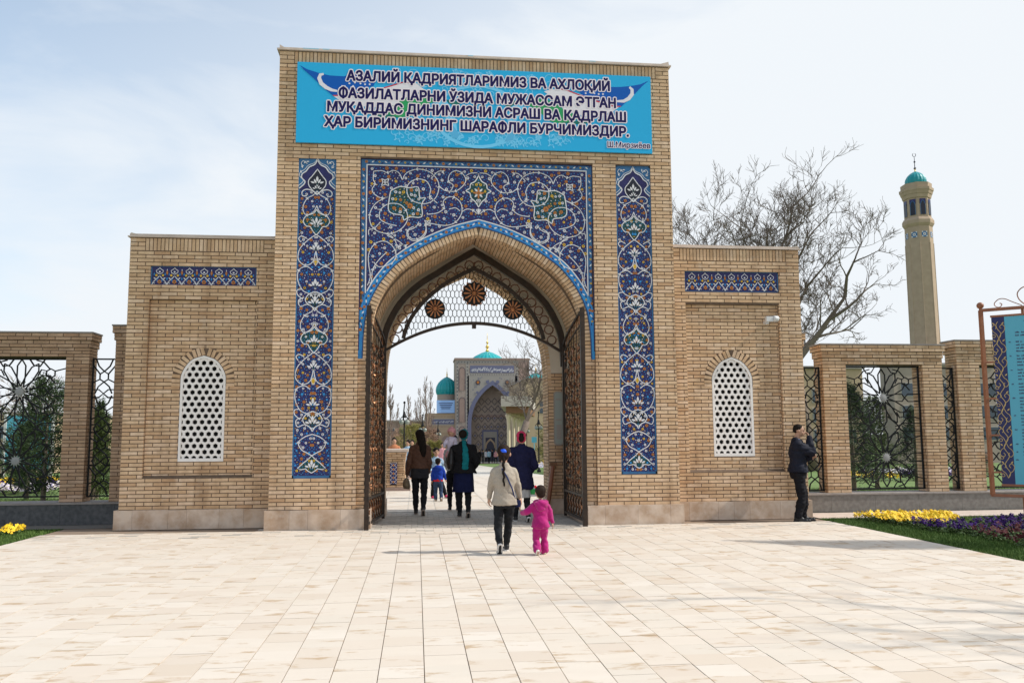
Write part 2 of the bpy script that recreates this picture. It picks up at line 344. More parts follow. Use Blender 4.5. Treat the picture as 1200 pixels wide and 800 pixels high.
def arch_slab(mb, cv, x0,x1,zt,y0,y1,mi=0,mis=None,zb=0):
    mis=mi if mis is None else mis
    for (a,b) in zip(cv[:-1],cv[1:]):
        mb.quad((a[0],y0,a[1]),(a[0],y1,a[1]),(b[0],y1,b[1]),(b[0],y0,b[1]),mis)   # soffit
        if b[0]-a[0]>1e-6:
            mb.quad((a[0],y0,a[1]),(b[0],y0,b[1]),(b[0],y0,zt),(a[0],y0,zt),mi)
            mb.quad((b[0],y1,b[1]),(a[0],y1,a[1]),(a[0],y1,zt),(b[0],y1,zt),mi)
    xl=min(p[0] for p in cv); xr=max(p[0] for p in cv)
    for xa,xb in ((x0,xl),(xr,x1)):
        mb.quad((xa,y0,zb),(xb,y0,zb),(xb,y0,zt),(xa,y0,zt),mi); mb.quad((xb,y1,zb),(xa,y1,zb),(xa,y1,zt),(xb,y1,zt),mi)
    mb.quad((x0,y1,zb),(x0,y0,zb),(x0,y0,zt),(x0,y1,zt),mi); mb.quad((x1,y0,zb),(x1,y1,zb),(x1,y1,zt),(x1,y0,zt),mi)
    mb.quad((x0,y0,zt),(x1,y0,zt),(x1,y1,zt),(x0,y1,zt),mi)
def slabs(mb, X, Z, y0, y1, holes, mi=0):
    """box of X x Z minus axis-aligned holes, cut into boxes"""
    xs=sorted(set([X[0],X[1]]+[h[i] for h in holes for i in (0,1) if X[0]<h[i]<X[1]]))
    for a,b in zip(xs[:-1],xs[1:]):
        zs=[(h[2],h[3]) for h in holes if h[0]<(a+b)/2<h[1]]; zs.sort(); z=Z[0]
        for h0,h1 in zs+[(Z[1],Z[1])]:
            if h0>z: mb.box(a,b,y0,y1,z,min(h0,Z[1]),mi)
            z=max(z,h1)
def walk(cv, pitch):
    """evenly spaced (pos,tangent,normal) along a polyline; normal points to the left of travel"""
    P=[Vector((a[0],0,a[1])) for a in cv]; tot=sum((b-a).length for a,b in zip(P,P[1:])); n=max(1,round(tot/pitch)); st=tot/n; out=[]
    i=0; acc=0
    for k in range(n):
        t=(k+.5)*st
        while i<len(P)-2 and acc+(P[i+1]-P[i]).length<t: acc+=(P[i+1]-P[i]).length; i+=1
        d=(P[i+1]-P[i]); l=d.length or 1; d=d/l; p=P[i]+d*(t-acc); out.append((p,d,Vector((-d.z,0,d.x)),st))
    return out
def soffit_bricks(B, cv, y0, y1, rows, skipz=None):
    w=(y1-y0)/rows
    for j,(p,d,nn,st) in enumerate(walk(cv,PH)):
        if skipz and p.z<skipz: continue
        sh = 0
        for r in range(rows):
            y=y0+(r+.5)*w
            B.put((p.x-nn.x*.007,y,p.z-nn.z*.007),(0,1,0),-nn,w-JO,st-JO,.03,up=d,prio=5)
# ------------------------------------------------------------------ flat glazed ornament
from mathutils.geometry import tessellate_polygon
class Art:
    def __init__(s,o,u=(1,0,0),v=(0,0,1),n=(0,-1,0),eps=.0024):
        s.k=0; s.mb=MB(); s.o=Vector(o); s.u=Vector(u); s.v=Vector(v); s.n=Vector(n); s.e=eps; s.curves=[]
    def P(s,a,b,l): return tuple(s.o+s.u*a+s.v*b+s.n*((l+(s.k%8)*.115)*s.e))
    def poly(s,pts,m,l=1):
        s.k+=1
        tr=tessellate_polygon([[Vector((p[0],p[1],0)) for p in pts]])
        s.mb.add([s.P(p[0],p[1],l) for p in pts],[tuple(t) for t in tr],m)
    def ribbon(s,pts,w,m,l=2,taper=False,closed=False):
        s.k+=1; P=[Vector((p[0],p[1])) for p in pts]; k=len(P); L=[];Rr=[]
        for i,p in enumerate(P):
            if closed: a,b=P[i-1],P[(i+1)%k]
            else: a,b=P[max(i-1,0)],P[min(i+1,k-1)]
            d=(b-a); 
            if d.length<1e-7: d=Vector((1,0))
            d.normalize(); q=Vector((-d.y,d.x)); ww=w/2
            if taper: ww*=.35+.65*math.sin(math.pi*(i+.5)/k)
            L.append(p+q*ww); Rr.append(p-q*ww)
        vs=[s.P(x.x,x.y,l) for x in L]+[s.P(x.x,x.y,l) for x in Rr]
        fs=[(i,i+1,k+i+1,k+i) for i in range(k-1)]
        if closed: fs.append((k-1,0,k,2*k-1))
        s.mb.add(vs,fs,m)
        s.curves.append(P[::2])
    def disc(s,a,b,r,m,l,n=8,lobes=0,rot=0):
        s.k+=1
        pts=[(a+r*(1+.18*math.cos(lobes*t) if lobes else r and 1)*math.cos(t+rot),b+r*(1+.18*math.cos(lobes*t) if lobes else 1)*math.sin(t+rot)) for t in [2*math.pi*i/(n if not lobes else lobes*3) for i in range(n if not lobes else lobes*3)]]
        c=s.P(a,b,l); vs=[c]+[s.P(p[0],p[1],l) for p in pts]; k=len(pts)
        s.mb.add(vs,[(0,1+i,1+(i+1)%k) for i in range(k)],m)
    def flower(s,a,b,r,kind,l=4):
        if kind=='o': s.disc(a,b,r,CI['orange'],l,lobes=6,rot=a*9); s.disc(a,b,r*.38,CI['black'],l+1,6); s.disc(a,b,r*.2,CI['orange'],l+2,5)
        elif kind=='y': s.disc(a,b,r*.85,CI['yellow'],l,lobes=5,rot=b*9); s.disc(a,b,r*.36,CI['black'],l+1,6)
        elif kind=='w': s.disc(a,b,r*.85,CI['white'],l,lobes=6,rot=a*7); s.disc(a,b,r*.4,CI['navy'],l+1,6); s.disc(a,b,r*.16,CI['white'],l+2,5)
        elif kind=='b': s.disc(a,b,r*.8,CI['blue'],l,lobes=5,rot=a*7)
    def leaf(s,a,b,r,ang,m,l=3):
        s.k+=1; c,d=math.cos(ang),math.sin(ang); q=[(-1,0),(-.2,.42),(.5,.3),(1,0),(.5,-.3),(-.2,-.42)]
        s.mb.add([s.P(a+r*(x*c-y*d),b+r*(x*d+y*c),l) for x,y in q],[(0,5,4,3,2,1)],m)
    def scroll(s,pts,w=.016,l=5,n=5,leaf=True):
        c=[(p.x,p.y) for p in catmull(pts,n)]; s.ribbon(c,w,CI['white'],l)
        if leaf:
            for k in range(n*2,len(c)-2,n*3):
                d=Vector(c[k+1])-Vector(c[k]); an=math.atan2(d.y,d.x)
                for sg in (1,-1): s.leaf(c[k][0]+.018*math.cos(an+sg*1.2),c[k][1]+.018*math.sin(an+sg*1.2),w*1.5,an+sg*.7,CI['white'],l)
        return c
    def near(s,a,b,dist):
        for C in s._cv:
            for p in C:
                if (p[0]-a)**2+(p[1]-b)**2<dist*dist: return True
        return False
    def scatter(s,inside,u0,u1,v0,v1,r=.032,sp=.085,n=4000,seed=1,mirror=None,kinds='owyow'):
        rg=random.Random(seed); s._cv=list(s.curves); pts=[]
        def ok(a,b,d): return all((p[0]-a)**2+(p[1]-b)**2>d*d for p in pts)
        for k in range(n):
            a=rg.uniform(u0,u1); b=rg.uniform(v0,v1)
            if not inside(a,b,r) or s.near(a,b,r*1.15) or not ok(a,b,sp): continue
            kd=rg.choice(kinds); pts.append((a,b)); rr=r*rg.uniform(.85,1.1)
            for a2 in ([a] if mirror is None else [a,2*mirror-a]): s.flower(a2,b,rr,kd)
        for k in range(n*2):
            a=rg.uniform(u0,u1); b=rg.uniform(v0,v1); q=r*.55
            if not inside(a,b,q) or s.near(a,b,q*1.15) or not ok(a,b,r*1.38): continue
            pts.append((a,b)); an=rg.uniform(0,6.3); m=rg.choice([CI['blue']]*4+[CI['white'],CI['cyan'],CI['cyan'],CI['yellow']])
            for a2,an2 in ([(a,an)] if mirror is None else [(a,an),(2*mirror-a,math.pi-an)]): s.leaf(a2,b,q,an2,m)
    def build(s,name,parent,**k): return s.mb.build(name,CERM,parent,**k)
# ------------------------------------------------------------------ ground
def zg(y):        # the park beyond the gate falls gently away
    return 0.0 if y<26 else -(y-26)*.024 if y<116 else -2.16
def ground_strip(name,x0,x1,y0,y1,m,dz=0,nx=1,kind='structure'):
    b=MB(); ys=[y0]+[y for y in (26,116) if y0<y<y1]+[y1]
    for a,c in zip(ys[:-1],ys[1:]): b.quad((x0,a,zg(a)+dz),(x1,a,zg(a)+dz),(x1,c,zg(c)+dz),(x0,c,zg(c)+dz))
    return b.build(name,m,kind=kind)
ground_strip('ground',-900,900,-300,2500,M['lawn_far'],-.05)
LX0,LX1=-6.15,7.52
# paving with individual tiles
pave=MB(); pave.box(LX0-.01,LX1+.01,-8,18.1,-.10,-.012)
paving=pave.build('paving',M['tile_joint'],kind='structure'); WL[paving.name]=Vector((0,0,0))
TWx,TWy=.304,.288
cols=int((LX1-LX0)/TWx); tw=(LX1-LX0)/cols
stuff=MB(); tiles=[]
rg=random.Random(3)
for i in range(cols):
    y=-7.9+rg.uniform(0,TWy); x0=LX0+i*tw
    while y<14.05:
        L=TWy; y1=min(y+L,14.06)
        if y1-y>.06: tiles.append((x0+tw/2,(y+y1)/2,tw,y1-y))
        y=y1
def tview(t):
    d=Vector((t[0],t[1],-CAMH)); f=_f; z=d.dot(f); 
    if z<.5: return None
    px=600+FPX*d.dot(_r2)/z; py=400-FPX*d.dot(_u2)/z
    return px,py
order=[]
for k,t in enumerate(tiles):
    v=tview(t)
    if v and -30<v[0]<1230 and v[1]<830 and t[1]>2: order.append((-v[1],k))
order.sort(); pick=set(k for _,k in order[:300])
tm={}
for k,(x,y,w,l) in enumerate(tiles):
    dz=rg.uniform(-.0018,.0018)
    if k in pick:
        key=round(l,2)
        if key not in tm:
            b=MB(); b.box(-w/2+.0032,w/2-.0032,-l/2+.0012,l/2-.0012,-.03,0,skip=('b',)); me=bpy.data.meshes.new('paving_tile'); me.from_pydata(b.v,[],b.f); me.materials.append(M['tile']); tm[key]=me
        o=bpy.data.objects.new('paving_tile',tm[key]); COL.objects.link(o); o.parent=paving; o.location=(x,y,dz)
    else: stuff.box(x-w/2+.0032,x+w/2-.0032,y-l/2+.0012,y+l/2-.0012,-.03,dz,skip=('b',))
stuff.build('paving_tiles',M['tile'],paving,kind='stuff')
# small mosaic pavers before and in the gateway
pv=MB()
for (ya,yb,dx,dy) in ((14.075,14.93,.30,.14),(14.93,18.05,.21,.205)):
    r=0; y=ya
    while y<yb-.02:
        x=LX0 if ya<14.5 else -2.6; xe=LX1 if ya<14.5 else 4.8
        x+= -dx/2 if r%2 else 0
        while x<xe:
            a=max(x,LX0); c=min(x+dx,xe)
            if c-a>.03: pv.box(a+.004,c-.004,y+.004,min(y+dy,yb)-.004,-.03,rg.uniform(-.003,.001),skip=('b',),mi=0 if ya>14.5 or rg.random()<.18 else 1)
            x+=dx
        y+=dy; r+=1
pv.build('pavers',[M['paver'],M['tile']],paving,kind='stuff')
# far walk: larger slabs
ground_strip('walk',-2.6,6.2,18.06,118,M['tile_far'],.0)
ground_strip('walk',-30,40,104,119.8,M['tile_far'],.004)
far=MB()
y=18.1
while y<40:
    x=-2.58
    while x<6.1:
        far.quad((x+.008,y+.008,zg(y)+.006),(x+.592,y+.008,zg(y)+.006),(x+.592,y+.392,zg(y+.4)+.006),(x+.008,y+.392,zg(y+.4)+.006)); x+=.6
    y+=.4
far.build('walk_slabs',M['tile'],kind='stuff')
ground_strip('path_strip',7.6,40,15.42,16.5,M['cap'],-.004); ground_strip('path_strip',-40,-5.2,15.9,16.55,M['granite'],-.004)
b=MB(); b.box(LX1+.02,40,-8,15.42,-.08,-.035); b.box(-40,LX0-.02,-8,15.95,-.08,-.035); b.build('lawn_soil',M['lawn'],kind='structure')
# ------------------------------------------------------------------ the gate
GX0,GX1,GZ=-2.52,4.745,8.56; CX=1.10
A=[(1.93,2.95),(1.915,3.4),(1.85,3.83),(1.70,4.17),(1.53,4.41),(1.345,4.60),(1.0,4.84),(.64,5.025),(.34,5.145),(0,5.24)]
cvA=arch(CX,A,0.335)
cvA2=arch(CX,[(1.93,2.95),(1.92,3.3),(1.85,3.75),(1.63,4.20),(1.36,4.52),(1.1,4.73),(.80,4.92),(.4,5.17),(0,5.40)],0.335)
cvB=arch(CX,[(1.93,2.85),(1.92,3.4),(1.84,3.8),(1.66,4.2),(1.35,4.62),(.95,4.98),(.5,5.24),(0,5.40)],0.0)
CR=1.03
RR=[(1.66,2.6),(1.64,3.05),(1.58,3.45),(1.43,3.88),(1.18,4.20),(.86,4.50),(.45,4.76),(0,4.97)]
cvR=arch(CR,RR,0.0)
gate=thing('gateway','tall brick gateway with a pointed arch and blue tiled spandrels','gate',(CX,16.4,0))
c=MB()
PX0,PX1,PZ=-1.045,3.232,6.60      # recessed field round the arch
TL=(-2.139,-1.470,.871,6.583); TR=(3.666,4.337,.881,6.605)
slabs(c,(GX0+.008,GX1-.008),(0.3,GZ),15.008,15.07,[(PX0,PX1,0,PZ),TL,TR])
arch_slab(c,cvA,GX0+.008,GX1-.008,GZ-.002,15.072,15.32)
arch_slab(c,cvA2,GX0+.009,GX1-.009,GZ-.004,15.32,16.60)
arch_slab(c,cvB,GX0+.010,GX1-.010,GZ-.006,16.60,17.2,mi=0,mis=1)
arch_slab(c,cvR,GX0+.011,GX1-.011,GZ-.008,17.2,17.9,mi=1,mis=0)
c.build('mortar_core',[M['mortar'],M['plaster']],gate)
B=Bricks()
def gholes(off):
    def f(z):
        h=[]
        if z<PZ+.01: h.append((PX0-GX0,PX1-GX0))
        if TL[2]<z<TL[3]: h.append((TL[0]-GX0,TL[1]-GX0))
        if TR[2]<z<TR[3]: h.append((TR[0]-GX0,TR[1]-GX0))
        return h
    return f
B.wall((GX0,15.0,0),(1,0,0),(0,-1,0),GX1-GX0,.335,8.31,gholes(0))
B.soldier((GX0+.27,15.0,0),(1,0,0),(0,-1,0),GX1-GX0-.54,8.315,8.55)
for xx in (GX0,GX1-.27): B.wall((xx,15.0,0),(1,0,0),(0,-1,0),.27,8.315,8.55,off=0)
# strips beside the opening, below the springing
xj0,xj1=CX-1.93,CX+1.93
B.wall((PX0,15.064,0),(1,0,0),(0,-1,0),xj0-PX0,.335,2.98,off=1); B.wall((xj1,15.064,0),(1,0,0),(0,-1,0),PX1-xj1,.335,2.98,off=1)
ringpts=arch(CX,A)
for p,d,nn,st in walk(ringpts,PH):
    B.put((p.x+nn.x*.065,15.064,p.z+nn.z*.065),(nn.x,0,nn.z),(0,-1,0),.125,st-JO,.05,up=d,prio=5)
soffit_bricks(B,cvA,15.066,15.318,1); soffit_bricks(B,cvA2,15.322,16.56,5)
soffit_bricks(B,cvR,17.2,17.9,3)
for xa_,xb_ in ((CX-1.93,CR-1.66),(CR+1.66,CX+1.93)):
    c=MB(); c.box(xa_+.001,xb_-.001,17.197,17.25,.25,2.86); c.build('pier_mortar',M['mortar'],gate)
for xs_ in (CX+1.927,CX-1.937):
    c=MB(); c.box(xs_,xs_+.01,16.61,17.198,.25,2.86); c.build('pier_mortar',M['mortar'],gate)
# rear pier faces inside the passage, rear and side faces
lowB=CX-1.93
B.wall((lowB,17.193,0),(1,0,0),(0,-1,0),CR-1.66-lowB,.3,2.85); B.wall((CR+1.66,17.193,0),(1,0,0),(0,-1,0),CX+1.93-CR-1.66,.3,2.85)
for p,d,nn,st in walk(arch(CR,RR),PH):
    B.put((p.x+nn.x*.035,17.193,p.z+nn.z*.035),(nn.x,0,nn.z),(0,-1,0),.07,st-JO,.05,up=d,prio=5)
B.wall((CX+1.923,17.19,0),(0,-1,0),(-1,0,0),.58,.3,2.85); B.wall((CX-1.923,16.61,0),(0,1,0),(1,0,0),.58,.3,2.85)
B.wall((GX0,17.9,0),(0,-1,0),(-1,0,0),2.83,.3,GZ-.02); B.wall((GX1,15.07,0),(0,1,0),(1,0,0),2.83,.3,GZ-.02)
B.build(gate,'brick')
# cap and stone base
c=MB(); c.box(GX0-.04,GX1+.035,14.96,17.94,GZ,GZ+.028)
c.build('cap_flashing',M['cap'],gate)
c=MB(); c.box(GX0,GX1,14.985,17.9,GZ+.028,GZ+.055)
for xx,w in ((GX0+.0,.10),(GX1-.2,.2)): c.add([(xx,15,GZ+.05),(xx+w,15,GZ+.05),(xx+w,15.3,GZ+.05),(xx,15.3,GZ+.05),(xx+(0 if w<.15 else w),15.0,GZ+.11),(xx+(0 if w<.15 else w),15.3,GZ+.10)],[(0,1,4),(0,4,5,3),(1,2,5,4),(2,3,5)])
c.build('roof_edge',[M['cap']],gate)
c=MB()
for xx,w in ((-2.1,.2),(-1.75,.12),(.9,.1),(3.2,.12),(-1.9,.08)): c.box(xx,xx+w,14.975,15.02,GZ+.03,GZ+.052)
c.build('paint_patches',M['cap_blue'],gate)
def stones(parent,x0,x1,y,z0,z1,edge,seed,ydir=-1,dep=.06):
    rgs=random.Random(seed); x=x0
    while x<x1-.05:
        w=min(rgs.choice([.31,.42,.60,.55,.31]),x1-x)
        if x1-x-w<.12: w=x1-x
        b=MB(); b.box(x+.0015,x+w-.0015,y,y+dep,z0,z1+rgs.uniform(-.004,.003)); b.build('base_stone',M['plinth_stone'],parent); x+=w
stones(gate,GX0-.055,xj0-.005,14.955,0,.335,1,1); stones(gate,xj1+.005,GX1+.055,14.955,0,.342,1,2)
for sx,xx in ((1,xj0-.012),(-1,xj1-.048)):
    y=15.02
    while y<17.15:
        w=min(.5,17.16-y); b=MB(); b.box(xx,xx+.06,y+.002,y+w-.002,0,.335); b.build('base_stone',M['plinth_stone'],gate); y+=w
for x0_,x1_ in ((xj0,CR-1.66+.03),(CR+1.66-.03,xj1)):
    b=MB(); b.box(x0_,x1_,17.15,17.95,0,.30); b.build('base_stone',M['plinth_stone'],gate)
b=MB(); b.box(GX0-.05,GX0+.01,15.02,17.95,0,.335); b.box(GX1-.01,GX1+.05,15.02,17.95,0,.335); b.build('base_stone',M['plinth_stone'],gate)
# ---- tall side panels
def tall_panel(x0,x1,z0,z1,y):
    w=(x1-x0)/2; a=Art(((x0+x1)/2,y,0)); b=MB(); b.box(x0+.002,x1-.002,y+.0,15.069,z0+.002,z1-.002); base=b.build('tile_panel',M['c_navy'],gate)
    nb=1
    # light blue frame
    for (p,q) in (((-w,z0),(-w+.028,z1)),((w-.028,z0),(w,z1)),((-w,z0),(w,z0+.045)),((-w,z1-.03),(w,z1))):
        a.mb.add([a.P(p[0],p[1],1),a.P(q[0],p[1],1),a.P(q[0],q[1],1),a.P(p[0],q[1],1)],[(0,1,2,3)],CI['steel'])
    k=.00361; T=z1
    def H(pts,sg): return [(sg*x*k*1.0,T-(yy-25)*k) for x,yy in pts]
    # corner fields over the cartouche
    edge=[(0,38),(14,62),(40,76),(56,98),(74,112),(76,132),(60,150),(66,166),(88,186)]
    for sg in (1,-1):
        e=[(p.x,p.y) for p in catmull(H(edge,sg),4)]
        a.poly([(sg*(w-.028),T-.03)]+[(0,T-.03)]+e+[(sg*(w-.028),e[-1][1])],CI['steel'],1.2)
        a.ribbon(e,.02,CI['white'],6); a.ribbon([(x*1.13,z+.03) for x,z in e],.010,CI['white'],6)
        for (cx_,cy) in ((62,52),(75,75),(48,48),(80,100)): a.leaf(sg*cx_*k,T-(cy-25)*k,.03,sg*.8+cy,CI['white'],6)
        a.scroll(H([(50,60),(70,45),(80,60),(68,72)],sg),.012,6,leaf=False)
    def med(pts,m,yc,l=2,wl=.016):
        r=[(p.x,p.y) for p in catmull(H([(x,yy+yc) for x,yy in pts],1),4)]; full=r+[(-x,z) for x,z in r[::-1][1:-1]]
        a.poly(full,m,l); a.ribbon(full,wl,CI['white'],6,closed=True)
    ogee=[(0,-66),(24,-32),(42,-8),(40,18),(22,42),(0,66)]
    tref=[(0,-56),(16,-36),(50,-22),(64,4),(50,28),(30,32),(18,52),(0,74)]
    blk=[(0,-44),(30,-30),(46,-4),(34,18),(14,30),(0,52)]
    def lotus(yc,sc=1):
        for sg in (1,-1):
            a.leaf(sg*10*k*sc,T-(yc-25)*k,.045*sc,math.pi/2-sg*.5,CI['white'],7); a.leaf(sg*22*k*sc,T-(yc+6-25)*k,.04*sc,math.pi/2-sg*1.2,CI['white'],7)
        a.leaf(0,T-(yc-12-25)*k,.055*sc,math.pi/2,CI['white'],7); a.leaf(0,T-(yc+14-25)*k,.03*sc,math.pi/2,CI['green'],8)
    med(ogee,CI['black'],152); lotus(148); lotus(178,.7)
    for yc0 in (347,932):
        med(tref,CI['green'],yc0); lotus(yc0+10)
        for sg in (1,-1):
            a.flower(sg*30*k,T-(yc0+22-25)*k,.026,'o'); a.flower(sg*12*k,T-(yc0-28-25)*k,.022,'o' if yc0>500 else 'y')
            a.scroll(H([(0,yc0-150),(18,yc0-128),(46,yc0-112),(64,yc0-80),(66,yc0-50),(48,yc0-26),(14,yc0-46),(0,yc0-76)],sg),.014)
            # lens below
            a.scroll(H([(0,yc0+70),(30,yc0+92),(58,yc0+118),(80,yc0+150),(84,yc0+196),(52,yc0+226),(14,yc0+208),(0,yc0+150)],sg),.015)
            a.scroll(H([(14,yc0+250),(44,yc0+232),(80,yc0+250),(84,yc0+300),(60,yc0+350),(20,yc0+372),(0,yc0+400)],sg),.015)
            a.scroll(H([(46,yc0+92),(70,yc0+80),(84,yc0+92),(74,yc0+110)],sg),.016,leaf=False)
            a.scroll(H([(58,yc0+395),(84,yc0+372),(86,yc0+350),(66,yc0+345)],sg),.016,leaf=False)
            a.scroll(H([(0,yc0+440),(36,yc0+420),(70,yc0+430),(78,yc0+400),(52,yc0+385)],sg),.016,leaf=False)
        lotus(yc0+134,1.0); lotus(yc0+318,1.0); med([(0,-18),(10,0),(0,18)],CI['yellow'],yc0+210,3,.008)
        med(blk,CI['black'],yc0+400); lotus(yc0+404,1.1)
    for sg in (1,-1):
        a.scroll(H([(0,212),(24,196),(52,190),(72,202),(70,222),(50,224)],sg),.018,leaf=False)
        a.scroll(H([(0,1398),(34,1410),(64,1436),(50,1470),(20,1488),(0,1500)],sg),.016)
    r=H([(0,1500),(20,1520),(40,1535),(66,1560),(50,1566),(28,1562),(14,1574),(0,1582)],1); r=[(x,max(z,z0+.07)) for x,z in r]
    full=r+[(-x,z) for x,z in r[::-1][1:-1]]; a.poly(full,CI['green'],2); a.ribbon(full,.016,CI['white'],6,closed=True); lotus(1545,1)
    a.scatter(lambda u,v,r: .0<u<w-.028-r*.9 and z0+.045+r<v<z1-.62,0,w,z0,z1,r=.026,sp=.088,n=3500,seed=int(x0*10)+50,mirror=0,kinds='oowywb')
    # ceramic tile joints
    zz=z0+.33
    while zz<z1: a.mb.add([a.P(-w,zz-.0012,9),a.P(w,zz-.0012,9),a.P(w,zz+.0012,9),a.P(-w,zz+.0012,9)],[(0,1,2,3)],CI['black']); zz+=.335
    a.build('ornament',base)
tall_panel(*TL,15.035); tall_panel(*TR,15.035)
# ---- spandrel field
YS=15.056
cvo=offset_arch(ringpts,.132,CX)       # outer edge of the brick ring
cvb=offset_arch(ringpts,.262,CX)       # outer edge of the light blue band
cvo=[(min(max(x,PX0+.004),PX1-.004),z) for x,z in cvo]
def span_field(name,cv,x0,x1,zt,y,m,parent,mi=None):
    b=MB(); d=15.071-y
    for (p,q) in zip(cv[:-1],cv[1:]):
        if q[0]-p[0]>1e-6:
            b.quad((p[0],y,p[1]),(q[0],y,q[1]),(q[0],y,zt),(p[0],y,zt)); b.quad((p[0],y,p[1]),(p[0],y+d,p[1]),(q[0],y+d,q[1]),(q[0],y,q[1]))
    return b.build(name,m,parent)
zleft=[z for x,z in cvo if x>PX0+.01][0]
field=span_field('spandrel_panel',cvo,PX0,PX1,PZ-.003,YS,M['c_navy'],gate)
a=Art((0,YS,0))
hb=.118
def az(cv,x):
    for p,q in zip(cv[:-1],cv[1:]):
        if p[0]<=x<=q[0] and q[0]>p[0]: return p[1]+(q[1]-p[1])*(x-p[0])/(q[0]-p[0])
    return 0
# border bands
def qd(x0,z0,x1,z1,m,l=1): a.mb.add([a.P(x0,z0,l),a.P(x1,z0,l),a.P(x1,z1,l),a.P(x0,z1,l)],[(0,1,2,3)],m)
zlo=3.02
qd(PX0+.002,PZ-hb,PX1-.002,PZ-.004,CI['steel']); 
zL=az(cvb,PX0+.118)
for sg,xa,xb in ((1,PX0+.002,PX0+hb),(-1,PX1-hb,PX1-.002)):
    # side band narrows to a point where the arch band meets it
    ii=[p for p in cvo if (p[0]<CX if sg>0 else p[0]>CX) and (p[0]<xb if sg>0 else p[0]>xa)]
    pts=[(xa if sg>0 else xb,PZ-hb)]+[(xb if sg>0 else xa,PZ-hb)]
    xi=xb if sg>0 else xa; pts.append((xi,az(cvo,xi)+.002))
    ii=sorted(ii,key=lambda p:-p[1])
    pts+= [(p[0],p[1]+.002) for p in ii if p[1]<az(cvo,xi)]
    a.poly(pts if sg>0 else pts,CI['steel'],1)
for half in (0,1):
    k=len(cvo)//2
    o1=cvo[:k+1] if half==0 else cvo[k:]; o2=cvb[:k+1] if half==0 else cvb[k:]
    o2=[(min(max(x,PX0+.004),PX1-.004),z) for x,z in o2]
    vs=[a.P(x,z,1.6) for x,z in o1]+[a.P(x,z,1.6) for x,z in o2]; n_=len(o1)
    a.mb.add(vs,[(i,i+1,n_+i+1,n_+i) for i in range(n_-1)],CI['blue'])
b1=[(x,z) for x,z in cvb if PX0+hb<x<PX1-hb]
a.ribbon(b1,.02,CI['white'],5)
a.ribbon([(x,z) for x,z in offset_arch(ringpts,.142,CX) if PX0+.05<x<PX1-.05],.010,CI['navy'],3)
zi=az(cvb,PX0+hb+.01)
a.ribbon([(PX0+hb,zi),(PX0+hb,PZ-hb)],.02,CI['white'],5); a.ribbon([(PX1-hb,zi),(PX1-hb,PZ-hb)],.02,CI['white'],5); a.ribbon([(PX0+hb-.01,PZ-hb),(PX1-hb+.01,PZ-hb)],.02,CI['white'],5)
a.ribbon([(PX0+.012,3.1),(PX0+.012,PZ-.012),(PX1-.012,PZ-.012),(PX1-.012,3.1)],.016,CI['navy'],3)
def band(p0,p1):
    d=Vector((p1[0]-p0[0],p1[1]-p0[1])); L=d.length; n_=max(1,round(L/.115)); d/=L; an=math.atan2(d.y,d.x)
    for i in range(n_):
        q=Vector(p0)+d*((i+.5)*L/n_); t=i%4
        if t==0: a.flower(q.x,q.y,.026,'o')
        elif t==2: a.flower(q.x,q.y,.021,'y'); 
        else: a.leaf(q.x,q.y,.03,an+(.6 if t==1 else -.6),CI['white'],4)
        e=q+d*(.45*L/n_); a.leaf(e.x+(.02 if i%2 else -.02)*d.y,e.y+(.02 if i%2 else -.02)*d.x,.026,an+.4,CI['navy'],4)
band((PX0+.05,PZ-.058),(PX1-.05,PZ-.058))
for xx in (PX0+.06,PX1-.06): band((xx,PZ-.15),(xx,zi-.05)); 
for xx,zz in ((PX0+.05,zi-.14),(PX1-.05,zi-.14),(PX0+.04,zi-.28),(PX1-.04,zi-.28)): a.flower(xx,zz,.024,'o')
mid=offset_arch(ringpts,.198,CX); mid=[p for p in mid if PX0+.03<p[0]<PX1-.03]; 
wk=walk(mid,.105)
for i,(p,d,nn,st) in enumerate(wk):
    an=math.atan2(d.z,d.x); t=i%4
    if t==0: a.flower(p.x,p.z,.027,'o')
    elif t==2: a.flower(p.x,p.z,.022,'y')
    else: a.leaf(p.x,p.z,.034,an+(.5 if t==1 else -.5),CI['white'],4)
    e=p+d*(st*.5); a.leaf(e.x+nn.x*.02*(1 if i%2 else -1),e.z+nn.z*.02*(1 if i%2 else -1),.028,an,CI['navy'],4)
# scrolls
def c4(x,y):
    px=x/6.67+415; py=y/6.67+180; return (-1.043+(px-422.5)*.01572, 6.60-(py-184.5-(px-422.5)*.0294)*.01553)
def c5(x,y): return c4((x/3.48+310-415)*6.67,(y/3.48+170-180)*6.67)
S4=[[(150,135),(210,130),(255,146),(300,128),(345,150),(370,205)],
 [(150,135),(148,200),(162,235),(140,280),(160,320),(215,350),(270,335)],
 [(370,205),(400,150),(480,118),(570,135),(630,190),(652,260),(625,350),(550,395),(450,372),(408,310),(415,240),(480,198),(555,215),(588,280),(582,335),(640,392)],
 [(270,335),(170,390),(124,480),(140,570),(200,618),(290,630),(370,590),(412,520),(400,450),(350,400),(270,395),(208,440),(200,510),(250,548),(330,570)],
 [(545,552),(556,620),(520,672),(460,690),(415,660),(410,610),(450,595),(480,575),(498,540)],
 [(585,552),(700,570),(780,545),(828,470),(820,390),(770,345),(720,345),(685,380),(692,430),(640,470),(560,480)],
 [(590,195),(640,140),(680,135),(690,160)],
 [(650,250),(700,290),(780,295),(840,250),(860,200),(830,150),(780,130),(735,160),(725,215),(762,250),(730,312)],
 [(828,462),(870,440),(915,450),(940,470),(950,480)],[(860,172),(900,150),(950,148)],[(730,440),(780,430),(815,455)],
 [(120,640),(120,600),(160,590),(205,540)],[(245,630),(300,660),(330,720),(320,790),(345,730),(400,725),(400,745)]]
